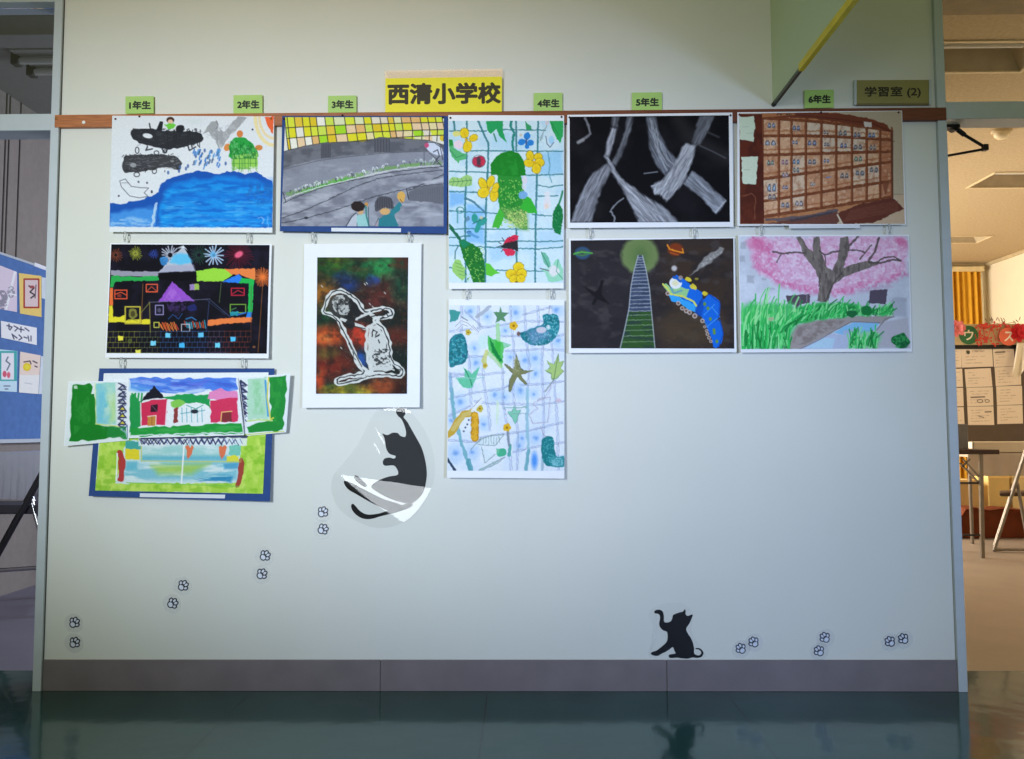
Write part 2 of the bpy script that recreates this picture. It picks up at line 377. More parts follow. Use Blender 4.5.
for k in range(5): A.line([(676+k*28, 300), (680+k*27, 404)], 3.5, (50, 120, 60), .7); A.line([(668, 300+k*24), (796, 296+k*25)], 3.5, (60, 130, 60), .6)
A.poly([(660, 250), (790, 300), (790, 345), (670, 345)], (120, 196, 130), .6, tex=(9, 9, .45, .6)); A.poly([(650, 262), (760, 250), (800, 350), (660, 350)], (20, 110, 46), .7, tex=(8, 14, .5, .62)); A.poly([(668, 390), (800, 385), (800, 408), (668, 412)], (228, 232, 226), .7, rough=6, tex=(8, 8, .35, .55))
for k in range(16):
    x = random.uniform(660, 800); A.line([(x, random.choice([345, 405])), (x+random.uniform(-8, 8), random.choice([300, 415]))], 3, (80, 150, 70), .6)
sea = [(48, 570), (118, 578), (140, 566), (200, 560), (250, 540), (298, 518), (303, 480), (340, 452), (400, 432), (455, 420), (500, 408), (560, 416), (600, 426), (640, 414), (700, 412), (735, 424), (790, 412), (830, 442), (873, 462), (873, 696), (46, 690)]
A.poly(sea, (28, 84, 176), 1, rough=4)
A.poly([(303, 692), (300, 600), (330, 520), (380, 478), (450, 458), (560, 446), (680, 440), (790, 460), (870, 490), (868, 694)], (28, 148, 232), .95, soft=26, rough=10)
A.wash((30, 120, 214), .0, 9, 9, .5, .6)
A.poly([(310, 500), (560, 450), (868, 480), (868, 690), (300, 690)], (20, 96, 192), .75, soft=20, rough=8, tex=(70, 16, .45, .66)); A.poly([(730, 470), (868, 470), (868, 600), (760, 570)], (30, 92, 170), .7, soft=20, rough=10, tex=(20, 16, .4, .6)); A.poly([(310, 560), (868, 520), (868, 690), (300, 690)], (96, 190, 246), .6, soft=20, tex=(60, 10, .52, .7))
for y, a in ((470, .35), (545, .6), (600, .3), (650, .3)): A.line([(350, y+14), (450, y), (600, y-8), (740, y+4), (866, y)], 34, (24, 108, 206), a, soft=24, rough=12)
for y, a in ((505, .5), (580, .6), (630, .55), (680, .6)): A.line([(330, y+10), (500, y), (700, y+6), (866, y-6)], 16, (58, 176, 244), a, soft=18, rough=10, tex=(60, 14, .35, .6))
A.poly([(50, 622), (290, 590), (285, 690), (48, 690)], (72, 150, 228), .9, soft=24, rough=8); A.poly([(50, 650), (160, 640), (260, 660), (260, 692), (48, 690)], (150, 196, 240), .8, soft=16, tex=(30, 9, .3, .6))
A.line([(286, 572), (272, 640), (266, 690)], 13, (190, 214, 240), .85, rough=5); A.line([(300, 520), (296, 600), (284, 690)], 6, (24, 90, 180), .8)
A.dots(26, 740, 490, 860, 560, 7, (40, 110, 190), .6); A.line([(800, 650), (818, 642), (830, 655), (818, 676)], 6, (190, 214, 240), .5, rough=4); A.line([(846, 640), (850, 690)], 6, (180, 206, 240), .4, rough=4)
A.poly([(46, 692), (300, 696), (872, 698), (872, 724), (46, 720)], (226, 230, 242), 1, rough=2)
px = zpx(q, Z); T = art_thing('whale_drawing', px, YTOP, 'drawing of black whales and a green turtle above a bright blue sea', 'drawing', 'pupils\' pictures on the wall')
sheet('paper', px, YTOP, .004, M['paper'], T); A.mesh('picture', flat(YTOP-.0004, .0041), T)
PX1 = px

# 2 --- night building under fireworks
Z = (95, 230, 5.389); q = [(82, 70), (953, 76), (935, 692), (55, 688)]
qi = [(88, 77), (941, 81), (925, 666), (62, 663)]
A = Art(qi, Z, (16, 15, 24))
A.wash((40, 34, 60), .5, 60, 60, .45, .8)
A.burst(112, 135, 40, (170, 84, 50), 16, 4, .7); A.burst(218, 126, 36, (140, 146, 50), 20, 5, .8); A.ell(218, 126, 14, 14, (170, 170, 70), .6, soft=12)
A.burst(315, 128, 26, (50, 80, 180), 12, 4, .8); A.burst(405, 135, 52, (200, 206, 226), 18, 6, .85, .3); A.ell(372, 165, 20, 26, (60, 140, 210), .85, rough=5)
A.burst(640, 136, 58, (180, 205, 235), 15, 7, .9, .2); A.ell(636, 132, 16, 16, (90, 170, 220), .8, soft=10); A.burst(560, 135, 52, (40, 84, 66), 22, 4, .7)
A.burst(775, 132, 85, (112, 22, 44), 34, 4, .75); A.ell(775, 132, 24, 16, (236, 96, 130), 1, -30, soft=8)
A.burst(903, 254, 52, (238, 120, 56), 30, 4, .9, .05); A.line([(903, 300), (894, 440), (878, 660)], 3.5, (170, 100, 40), .7)
A.poly([(85, 216), (160, 222), (345, 224), (345, 252), (200, 250), (85, 244)], (160, 158, 176), .95, rough=4); A.poly([(85, 246), (200, 252), (345, 246), (347, 272), (110, 276), (97, 310), (82, 310)], (42, 166, 78), 1, rough=4)
A.poly([(545, 222), (640, 206), (712, 212), (742, 240), (690, 276), (548, 276)], (154, 214, 66), 1, rough=3)
A.poly([(688, 280), (735, 256), (772, 238), (795, 256), (772, 286)], (44, 124, 230), 1, rough=3); A.poly([(698, 208), (862, 206), (865, 272), (838, 266), (785, 238), (738, 240)], (238, 130, 70), 1, rough=4)
A.poly([(772, 286), (790, 256), (858, 266), (846, 446), (824, 444), (828, 288)], (36, 180, 80), 1, rough=3); A.poly([(822, 442), (846, 442), (842, 480), (812, 476)], (40, 130, 220), 1)
A.poly([(606, 486), (700, 474), (843, 470), (845, 496), (720, 504), (608, 516)], (240, 126, 66), 1, rough=3)
A.poly([(80, 312), (97, 312), (97, 406), (76, 406)], (232, 112, 60)); A.poly([(76, 406), (96, 406), (96, 470), (130, 468), (160, 458), (162, 486), (240, 480), (298, 482), (298, 508), (150, 498), (72, 496)], (228, 214, 50), 1, rough=3)
A.poly([(340, 232), (544, 224), (546, 262), (345, 270)], (12, 11, 18))
A.poly([(345, 228), (476, 84), (540, 220)], (188, 192, 206), 1, rough=3); A.poly([(398, 172), (440, 126), (498, 132), (522, 178), (460, 190)], (92, 188, 232), .95, soft=16, rough=6); A.poly([(385, 190), (530, 186), (542, 222), (345, 230)], (166, 166, 190), .8, soft=10)
A.ell(444, 250, 104, 24, (10, 9, 15)); A.poly([(438, 100), (476, 82), (500, 110), (476, 96)], (225, 232, 240), .8)
A.poly([(340, 388), (416, 278), (536, 384)], (148, 80, 196), 1, rough=3); A.poly([(370, 380), (416, 300), (470, 380)], (176, 116, 214), .6, tex=(14, 14, .35, .6))
A.frame(107, 324, 172, 370, 6, (222, 84, 52)); A.line([(112, 345), (140, 335), (168, 350)], 5, (222, 84, 52)); A.rect(120, 344, 142, 362, (200, 70, 46), .6)
A.frame(276, 293, 336, 333, 6, (222, 92, 60)); A.line([(280, 330), (305, 305), (332, 330)], 4, (200, 84, 54))
A.frame(735, 314, 804, 352, 6, (190, 36, 62)); A.line([(740, 345), (770, 325), (800, 340)], 5, (180, 40, 62))
A.frame(729, 401, 812, 446, 5, (120, 170, 60)); A.rect(728, 440, 772, 462, (40, 150, 170), .9, rough=3); A.line([(772, 456), (812, 446)], 7, (50, 110, 200)); A.line([(735, 430), (760, 420)], 5, (80, 160, 90), .8)
A.frame(163, 414, 243, 504, 7, (196, 182, 62)); A.ell(204, 452, 24, 30, (160, 156, 66), .75, rough=4); A.ell(204, 452, 12, 16, (60, 58, 30), .8); A.line([(180, 490), (200, 480), (230, 492)], 5, (150, 146, 60), .7)
A.rect(510, 292, 538, 324, (168, 140, 200), .9, rough=2); A.rect(536, 290, 560, 322, (170, 204, 90), .9, rough=2)
A.frame(326, 406, 368, 456, 5, (150, 140, 190)); A.ell(346, 432, 10, 12, (96, 90, 120), .8)
for p, c in (([(258, 290), (250, 500)], (150, 96, 50)), ([(680, 286), (670, 390)], (96, 120, 70)), ([(290, 390), (620, 372)], (108, 112, 140)), ([(622, 378), (730, 470)], (74, 88, 124)), ([(600, 376), (700, 455)], (50, 60, 90)), ([(290, 396), (244, 450)], (150, 150, 70)), ([(294, 390), (298, 552)], (176, 164, 60)), ([(616, 380), (600, 548)], (60, 74, 120))): A.line(p, 4, c, .75)
A.poly([(385, 396), (492, 392), (486, 428), (440, 466), (398, 430)], (66, 46, 98), .8, rough=6, tex=(10, 10, .3, .6)); A.ell(525, 420, 26, 18, (36, 44, 110), .8, rough=5)
A.line([(395, 480), (420, 455), (450, 480), (470, 450)], 4, (46, 90, 160), .8); A.line([(490, 480), (520, 470), (545, 485)], 6, (60, 150, 220), .7)
for k in range(11):
    x = 345+k*9; A.line([(x, 505+random.uniform(-8, 8)), (x+14, 535+random.uniform(-10, 10))], 6, random.choice([(226, 96, 46), (220, 130, 60), (200, 60, 50)]), .9)
A.frame(318, 498, 345, 525, 5, (190, 190, 80))
for k in range(13):
    x = 482+k*9; A.line([(x, 492+random.uniform(-6, 10)), (x+6, 530+random.uniform(-12, 8))], 5, random.choice([(226, 96, 60), (60, 170, 200), (210, 80, 60), (90, 190, 210)]), .85)
A.frame(466, 508, 510, 546, 4, (200, 190, 200))
rows = [548, 578, 606, 634, 662]
def bc(x): return (150, 150, 56) if x < 230 else ((110, 120, 80) if x < 330 else ((56, 96, 150) if x < 600 else ((110, 86, 110) if x < 690 else (140, 62, 48))))
for r, y in enumerate(rows):
    xs = np.linspace(70, 842-r*3, 28)
    for i in range(27):
        A.line([(xs[i], y-(xs[i]-70)*.004), (xs[i+1], y-(xs[i+1]-70)*.004)], 3, bc(xs[i]), .7)
        if r < 4: A.line([(xs[i]+(r % 2)*13, y), (xs[i]+(r % 2)*13-2, rows[r+1])], 2.8, bc(xs[i]), .62)
for x, y, c in ((138, 583, (238, 222, 70)), (232, 658, (230, 220, 90)), (393, 567, (110, 200, 240)), (315, 610, (120, 206, 236)), (468, 620, (70, 180, 240)), (570, 565, (100, 190, 230)), (660, 620, (110, 206, 240)), (743, 587, (80, 190, 236))): A.rect(x-14, y-12, x+14, y+13, c, 1, rough=2)
A.ell(188, 598, 12, 14, (90, 100, 46), .8); A.ell(857, 630, 8, 6, (150, 96, 60), .8); A.line([(842, 300), (840, 600)], 3, (110, 60, 40), .7)
px = zpx(q, Z); T = art_thing('fireworks_drawing', px, YLOW, 'black drawing of buildings with purple and white roofs under coloured fireworks', 'drawing', 'pupils\' pictures on the wall')
sheet('paper', px, YLOW, .007, M['paper'], T); A.mesh('picture', flat(YLOW-.0005, .0071), T)
PX2 = px

# 3 --- pop-up card with flaps on a blue board
Z = (60, 355, 4.267); q = [(168, 57), (915, 57), (895, 625), (122, 602)]
px = zpx(q, Z); Y3 = -0.016; T = art_thing('pop_up_picture', px, Y3, 'pop-up picture with green folding flaps and red houses on a blue board', 'drawing', 'pupils\' pictures on the wall')
sheet('mounting_board', px, Y3, .008, M['blue_card'], T, .0014)
A = Art([(187, 78), (890, 74), (866, 592), (150, 578)], Z, (226, 230, 240))
A.poly([(172, 352), (892, 338), (868, 594), (148, 580)], (168, 208, 74), 1, rough=5); A.wash((196, 220, 110), .0, 30, 30, .4, .7)
A.poly([(172, 352), (892, 338), (868, 594), (148, 580)], (196, 222, 104), .8, tex=(26, 60, .42, .66)); A.poly([(172, 352), (892, 338), (868, 594), (148, 580)], (120, 180, 40), .55, tex=(30, 20, .5, .7))
A.poly([(282, 366), (772, 356), (762, 545), (236, 548)], (206, 222, 222), 1, rough=4)
A.poly([(346, 372), (700, 366), (716, 452), (346, 450)], (150, 200, 196), .9, soft=20, tex=(80, 20, .2, .6)); A.poly([(350, 430), (716, 430), (716, 452), (346, 452)], (90, 170, 190), .8, soft=14)
A.rect(282, 368, 346, 402, (70, 160, 150), 1, rough=3); A.rect(278, 402, 342, 446, (222, 204, 48), 1, rough=4); A.rect(722, 362, 772, 430, (110, 190, 170), .9, rough=4); A.rect(710, 430, 764, 458, (220, 214, 60), 1, rough=4)
A.poly([(290, 456), (760, 450), (758, 535), (250, 535)], (120, 184, 200), .9, soft=24, tex=(90, 16, .3, .55)); A.poly([(390, 472), (640, 462), (560, 508), (420, 508)], (160, 196, 70), .8, soft=30)
A.rect(280, 454, 330, 490, (96, 176, 196), .8, soft=12); A.poly([(560, 520), (740, 510), (730, 545), (600, 545)], (30, 120, 170), .8, soft=14, tex=(60, 9, .35, .6)); A.poly([(700, 465), (765, 458), (760, 485), (700, 488)], (70, 150, 190), .8, soft=10)
A.line([(256, 418), (266, 445), (258, 530)], 26, (176, 52, 50), .95, rough=5); A.line([(774, 448), (766, 540), (760, 556)], 20, (160, 62, 54), .95, rough=5); A.line([(244, 420), (240, 535)], 6, (236, 238, 240))
for cx in (552, 692): A.poly([(cx-18, 392), (cx-4, 384), (cx+2, 394), (cx+12, 382), (cx+20, 396), (cx+10, 425), (cx-4, 446), (cx-12, 425)], (226, 106, 66), .9, rough=4)
A.line([(346, 360), (348, 450)], 4, (190, 190, 90)); A.line([(348, 452), (766, 456)], 4, (200, 196, 90), .8); A.line([(531, 360), (518, 548)], 6, (240, 242, 244))
A.line([(285, 545), (520, 552), (760, 560)], 4, (120, 190, 80), .8)
A.poly([(330, 352), (800, 345), (800, 384), (335, 386)], (226, 230, 236), .85, rough=5)
zz = [(345+i*14, 360+(20 if i % 2 else 0)) for i in range(15)]; A.line(zz, 5, (50, 52, 80), .95); zz = [(556+i*12, 358+(22 if i % 2 else 0)) for i in range(13)]; A.line(zz, 5, (50, 52, 84), .95); A.line([(345, 354), (800, 348)], 10, (52, 54, 90), .9, rough=4); A.line([(340+i*12, 372+(10 if i % 2 else -12)) for i in range(36)], 4, (56, 60, 96), .85, rough=3)
for i in range(14): A.line([(352+i*32, 358), (352+i*32+10, 378)], 3, (70, 80, 150), .7)
for _ in range(40):
    x = random.uniform(160, 880); y = random.uniform(372, 580)
    if not 240 < x < 770: A.line([(x, y), (x+random.uniform(-6, 6), y+random.uniform(20, 50))], random.uniform(4, 9), random.choice([(200, 226, 110), (140, 190, 40), (180, 214, 80)]), .4, soft=6)
A.mesh('picture', flat(Y3-.0012, .0085), T)
fl = Art([(40, 116), (287, 114), (292, 362), (20, 386)], Z, (222, 230, 230))
fl.poly([(50, 124), (128, 122), (142, 135), (134, 165), (150, 172), (152, 296), (200, 306), (266, 308), (268, 344), (150, 362), (44, 374), (42, 250)], (24, 124, 38), 1, rough=7); fl.poly([(60, 130), (120, 126), (130, 280), (60, 340)], (50, 150, 60), .5, tex=(20, 30, .45, .65))
fl.rect(60, 132, 74, 142, (220, 230, 225), .8, rough=3); fl.poly([(152, 120), (250, 118), (250, 296), (156, 294)], (150, 206, 196), 1, rough=3); fl.poly([(160, 130), (195, 124), (200, 290), (160, 290)], (110, 190, 214), .8, soft=24); fl.poly([(205, 170), (240, 160), (244, 280), (210, 290)], (180, 214, 150), .9, soft=20); fl.ell(190, 250, 24, 40, (90, 180, 210), .6, soft=20)
fl.poly([(236, 120), (287, 116), (290, 350), (240, 300)], (222, 226, 232), 1, soft=8); fl.line([(152, 294), (262, 306)], 5, (200, 210, 110), .9); fl.line([(150, 122), (154, 294)], 4, (210, 220, 150), .8)
fl.line([(262+(14 if i % 2 else -12), 118+i*13) for i in range(16)], 6, (52, 54, 84), .9, rough=3); fl.line([(272+(10 if i % 2 else -14), 124+i*13) for i in range(15)], 4, (70, 76, 120), .8, rough=3); fl.ell(206, 206, 30, 80, (196, 222, 200), .8, soft=40, tex=(20, 30, .3, .6)); fl.poly([(210, 306), (286, 308), (288, 356), (200, 352)], (34, 132, 60), .9, rough=6); fl.line([(262, 314), (280, 330), (288, 356)], 8, (150, 190, 190), .8, rough=4)
for i in range(6):
    y = 124+i*30; fl.poly([(244, y+24), (268, y), (286, y+26)], (54, 56, 84), .95); fl.poly([(256, y+19), (267, y+9), (276, y+20)], (226, 210, 70) if i > 2 else (180, 186, 200), .95)
fl.line([(270, 320), (288, 300), (290, 350)], 5, (60, 90, 130), .8)
fl.mesh('flap', flat(-.030, -.006), T)
fr = Art([(763, 98), (981, 82), (963, 328), (798, 343)], Z, (224, 230, 234))
fr.poly([(893, 92), (970, 88), (952, 322), (880, 330), (806, 336), (798, 308), (850, 286), (900, 280)], (34, 136, 56), 1, rough=6); fr.poly([(900, 100), (950, 100), (940, 300), (900, 300)], (56, 160, 66), .5, tex=(16, 26, .45, .65))
fr.poly([(800, 102), (882, 96), (890, 272), (800, 276)], (176, 214, 190), 1, rough=4); fr.poly([(820, 110), (870, 106), (870, 250), (820, 250)], (140, 200, 150), .8, soft=22, tex=(18, 40, .3, .6)); fr.line([(876, 110), (888, 260)], 8, (70, 150, 210), .9); fr.line([(890, 96), (884, 180), (898, 276), (910, 268)], 6, (216, 206, 80), .95); fr.line([(800, 282), (850, 276), (905, 280)], 7, (190, 214, 130), .9)
fr.line([(776+(14 if i % 2 else -6), 110+i*13) for i in range(15)], 6, (50, 52, 84), .9, rough=3); fr.line([(786+(10 if i % 2 else -8), 116+i*13) for i in range(14)], 4, (70, 76, 120), .8, rough=3)
for i in range(5):
    y = 108+i*30; fr.poly([(766+i, y+26), (770+i*2, y), (804, y+22)], (54, 56, 84), .95); fr.poly([(772+i, y+20), (776+i, y+10), (788, y+19)], (150, 156, 190), .9)
fr.line([(768, 112), (790, 330)], 8, (50, 52, 84), .9); fr.line([(800, 340), (955, 326)], 5, (196, 206, 90), .8)
fr.mesh('flap', flat(-.030, -.006), T)
ce = Art([(288, 92), (757, 96), (783, 340), (292, 353)], Z, (228, 232, 242))
ce.poly([(296, 98), (752, 100), (760, 150), (640, 148), (560, 166), (430, 160), (300, 146)], (70, 120, 220), .95, rough=7); ce.poly([(330, 104), (640, 104), (600, 140), (360, 128)], (110, 110, 210), .5, tex=(40, 20, .4, .65)); ce.poly([(300, 120), (420, 150), (340, 160), (296, 150)], (90, 160, 226), .7, soft=16); ce.poly([(296, 98), (752, 100), (760, 150), (430, 160), (300, 146)], (150, 180, 240), .7, soft=10, tex=(50, 14, .5, .68)); ce.poly([(400, 110), (752, 112), (750, 136), (440, 146)], (60, 84, 190), .6, soft=14, tex=(60, 12, .45, .62)); ce.poly([(440, 150), (560, 168), (640, 150), (600, 142), (520, 156)], (206, 220, 240), .8, soft=10, rough=6)
ce.poly([(300, 172), (318, 160), (330, 190), (350, 200), (346, 300), (300, 330)], (34, 146, 74), 1, rough=5); ce.poly([(430, 180), (520, 166), (640, 172), (640, 230), (620, 205), (520, 206), (470, 190)], (34, 152, 80), 1, rough=4)
for x in (304, 318, 332, 346): ce.line([(x, 200), (x+4, 165)], 8, (34, 150, 76), .95)
ce.poly([(342, 198), (402, 130), (446, 184), (400, 186)], (28, 28, 38), 1, rough=3); ce.poly([(344, 204), (400, 190), (460, 192), (450, 298), (346, 300)], (206, 48, 84), 1, rough=4); ce.poly([(388, 214), (418, 210), (416, 242), (386, 244)], (50, 26, 40)); ce.poly([(374, 262), (410, 258), (408, 302), (374, 302)], (196, 134, 60), 1, rough=2); ce.line([(374, 262), (410, 258), (408, 300)], 4, (240, 220, 210), .9)
ce.line([(392, 262), (392, 300)], 3, (150, 90, 50)); ce.ell(502, 208, 32, 16, (130, 196, 84), 1, rough=4); ce.poly([(486, 226), (506, 224), (502, 290), (484, 290)], (140, 60, 56), 1, rough=3)
ce.poly([(512, 222), (545, 205), (615, 208), (624, 296), (486, 298), (508, 280)], (228, 232, 240), 1, rough=4)
for x in (520, 540, 560, 585, 605): ce.line([(x, 226), (x+2, 286)], 4, (80, 160, 170), .7)
ce.line([(515, 250), (618, 236)], 4, (80, 150, 160), .7); ce.ell(574, 241, 16, 9, (40, 50, 60)); ce.line([(540, 215), (580, 230), (610, 214)], 4, (60, 150, 130), .8)
ce.poly([(634, 192), (640, 158), (690, 146), (752, 154), (758, 192)], (226, 130, 184), .95, rough=7); ce.poly([(642, 192), (756, 180), (758, 284), (640, 288)], (210, 54, 92), 1, rough=5); ce.poly([(690, 246), (732, 242), (734, 284), (688, 286)], (130, 50, 56), 1, rough=2); ce.line([(686, 286), (690, 244), (734, 240)], 4, (240, 210, 120), .9)
ce.poly([(298, 312), (480, 304), (640, 296), (774, 290), (780, 334), (400, 344), (296, 348)], (36, 150, 62), 1, rough=5); ce.poly([(330, 318), (770, 300), (770, 330), (360, 340)], (80, 180, 90), .5, tex=(40, 9, .4, .6))
ce.line([(300, 344), (520, 338), (778, 330)], 5, (226, 232, 238), .9, rough=3); ce.line([(344, 204), (346, 300)], 5, (236, 220, 226), .9); ce.line([(458, 194), (450, 296)], 5, (236, 220, 226), .9); ce.line([(392, 216), (414, 240)], 3, (120, 90, 110), .8)
ce.mesh('centre_panel', flat(-.034, -.004), T)
def card_back(nm, quad, Y, bend): sheet(nm, zpx(quad, Z), Y, bend, M['paper'], T, .0004)
card_back('flap_back', [(36, 113), (289, 111), (294, 364), (16, 389)], -.0296, -.006); card_back('flap_back', [(761, 96), (983, 80), (965, 330), (797, 345)], -.0296, -.006); card_back('panel_back', [(286, 90), (759, 94), (785, 342), (290, 355)], -.0336, -.004)
sheet('title_strip', zpx([(341, 590), (705, 596), (703, 612), (340, 606)], Z), Y3-.0092, 0, M['strip'], T)
PX3 = px

# 4 --- grey street with two people waving
Z = (275, 110, 5.84); q = [(42, 34), (1010, 35), (1003, 722), (28, 708)]
px = zpx(q, Z); T = art_thing('street_painting', px, YTOP, 'grey painting of two waving children by a curved road, yellow windows above', 'painting', 'pupils\' pictures on the wall')
sheet('mounting_board', px, YTOP, .003, M['blue_card'], T, .0014)
A = Art([(60, 42), (986, 42), (984, 680), (36, 678)], Z, (150, 153, 166))
A.wash((112, 114, 128), .8, 80, 40, .4, .7); A.wash((184, 186, 198), .6, 120, 30, .55, .75)
top = [(40, 245), (90, 232), (170, 212), (270, 194), (400, 186), (520, 184), (600, 166), (680, 164), (800, 170), (900, 178), (990, 205)]
A.poly([(40, 30), (990, 30)]+top[::-1], (224, 222, 214), 1)
xs = [55, 70, 112, 158, 200, 240, 290, 340, 405, 462, 516, 560, 612, 656, 690, 735, 790, 846, 890, 935, 975]
cols = [(222, 214, 40), (232, 200, 160), (214, 222, 60), (160, 214, 40), (226, 190, 60), (236, 232, 220), (226, 176, 110), (220, 190, 40), (200, 220, 80), (230, 214, 160)]
def grow(i, r):
    t = (xs[i]-60)/930
    base = [40, 84+20*(1-t)**2+(-12*t), 128+38*(1-t)**2-14*t, 172+60*(1-t)**2-26*t, 210+60*(1-t)**2-30*t]
    return base[r]
for i in range(len(xs)-1):
    for r in range(4):
        a = .95 if random.random() < .82 else .25
        d = (r*8, (r+1)*8)
        A.poly([(xs[i]+d[0], grow(i, r)), (xs[i+1]+d[0], grow(i+1, r)), (xs[i+1]+d[1], grow(i+1, r+1)), (xs[i]+d[1], grow(i, r+1))], random.choice(cols), a, rough=3)
for i in range(len(xs)): A.line([(xs[i], 40), (xs[i]+14, grow(i, 2)), (xs[i]+28-(18 if i > 14 else 0), grow(i, 4))], 5, (50, 50, 46), .95)
for r in range(1, 4): A.line([(xs[i]+r*8, grow(i, r)) for i in range(len(xs))], 5, (52, 52, 46), .95)
A.poly(top+[(990, 245), (800, 240), (640, 250), (420, 268), (250, 290), (120, 318), (40, 345)], (112, 114, 124), 1, rough=4); A.poly(top+[(990, 245), (640, 250), (250, 290), (40, 345)], (86, 88, 98), .8, tex=(60, 40, .42, .68))
A.line(top, 4, (66, 66, 70), .8)
for x0, y0, x1, y1 in ((268, 192, 326, 282), (578, 162, 672, 248)):
    A.poly([(x0, y0+6), ((x0+x1)/2, y0-6), (x1, y0+4), (x1, y1-4), (x0, y1)], (90, 92, 102), .95, rough=3)
    for k in range(6): A.line([(x0+6+k*(x1-x0-10)/5, y0+10), (x0+6+k*(x1-x0-10)/5, y1-6)], 4, (60, 62, 72), .7)
A.poly([(40, 345), (250, 292), (420, 270), (640, 252), (860, 238), (980, 262), (990, 310), (700, 320), (450, 372), (220, 432), (60, 480)], (136, 140, 154), .9, soft=14, tex=(90, 40, .15, .5)); A.line([(40, 350), (250, 296), (420, 274), (640, 252), (865, 240)], 4, (84, 86, 96), .8)
hed = [(80, 492), (160, 470), (250, 440), (350, 412), (450, 392), (560, 366), (650, 340), (780, 322), (900, 312), (960, 306)]
A.line(hed, 24, (116, 160, 96), .85, rough=6, tex=(20, 20, .2, .5)); A.line([(x, y+8) for x, y in hed[1:5]], 16, (90, 176, 70), .8, rough=5)
for _ in range(64):
    t = random.uniform(0, len(hed)-1.01); i = int(t); f = t-i; x = hed[i][0]*(1-f)+hed[i+1][0]*f; y = hed[i][1]*(1-f)+hed[i+1][1]*f-random.uniform(4, 26)
    A.ell(x, y, random.uniform(5, 10), random.uniform(5, 10), random.choice([(206, 212, 220), (190, 206, 206), (110, 114, 124), (226, 230, 236)]), .85)
    A.line([(x, y), (x+random.uniform(-8, 8), y+14)], 3.5, (64, 70, 76), .8)
A.line([(60, 520), (130, 490), (250, 452), (450, 404), (650, 356), (800, 334), (975, 326)], 7, (206, 208, 214), .9, rough=3)
for p in ([(50, 545), (130, 505), (280, 452), (480, 404), (700, 360), (985, 328)], [(40, 632), (160, 590), (300, 530), (470, 448), (600, 400), (780, 372), (975, 350)], [(40, 660), (180, 632), (330, 592), (560, 512), (760, 462), (880, 430), (985, 376)], [(48, 480), (62, 540)], [(780, 470), (830, 448), (985, 430)]): A.line(p, 5, (58, 60, 68), .85, rough=3)
A.poly([(778, 480), (830, 452), (985, 432), (985, 548), (900, 540), (780, 528)], (106, 108, 118), .95, rough=4)
for k in range(20): A.line([(790+k*10, 470-k*1.2), (790+k*10, 526+k)], 3.5, (88, 90, 100), .7)
A.ell(182, 630, 12, 7, (50, 52, 60)); A.poly([(860, 420), (985, 395), (985, 420), (880, 436)], (200, 202, 212), .7, soft=10)
A.poly([(884, 190), (930, 188), (968, 215), (980, 260), (940, 262), (890, 232)], (206, 212, 232), 1, smooth=3); A.line([(884, 190), (930, 190), (965, 215), (980, 290)], 4, (50, 52, 60)); A.ell(886, 206, 13, 14, (196, 80, 120)); A.line([(925, 245), (950, 232), (960, 270), (940, 290), (975, 330)], 6, (60, 62, 70), .9); A.line([(870, 240), (872, 320)], 3.5, (70, 70, 78), .8); A.line([(900, 250), (960, 300)], 4, (70, 72, 80), .8)
A.poly([(474, 624), (505, 602), (530, 606), (552, 682), (482, 684)], (150, 196, 196), 1, rough=3); A.poly([(414, 680), (450, 620), (478, 606), (476, 684)], (190, 194, 206), .9); A.line([(416, 678), (448, 624), (474, 600)], 5, (50, 54, 60)); A.ell(500, 590, 17, 22, (200, 160, 120)); A.ell(486, 562, 40, 30, (44, 36, 36), 1, rough=5); A.ell(534, 552, 10, 14, (196, 140, 80)); A.line([(530, 560), (534, 620), (550, 682)], 9, (60, 130, 130)); A.line([(545, 566), (548, 680)], 4, (50, 90, 96))
A.poly([(596, 684), (612, 630), (640, 612), (690, 600), (720, 670), (716, 684)], (48, 122, 134), 1, rough=4); A.poly([(660, 608), (690, 572), (724, 536), (742, 552), (724, 590), (690, 620)], (50, 126, 138), 1, rough=4); A.ell(642, 592, 30, 20, (208, 166, 112)); A.poly([(586, 590), (584, 545), (606, 508), (645, 502), (680, 520), (694, 560), (690, 580), (640, 568), (612, 586)], (82, 82, 90), 1, rough=3, smooth=3)
for k in range(7): A.line([(600+k*13, 515), (598+k*14, 575)], 3.5, (48, 48, 56), .7)
A.ell(738, 506, 22, 32, (214, 168, 90), 1, rough=3); A.line([(768, 460), (780, 520)], 5, (50, 50, 56)); A.line([(730, 520), (744, 540)], 4, (120, 80, 50))
A.line([(580, 684), (604, 632)], 5, (60, 66, 74), .8); A.poly([(590, 660), (606, 640), (604, 684), (580, 684)], (170, 150, 160), .7)
A.mesh('picture', flat(YTOP-.0005, .0031), T)
sheet('title_strip', zpx([(329, 688), (736, 691), (735, 713), (329, 709)], Z), YTOP-.0037, 0, M['strip'], T)
PX4 = px

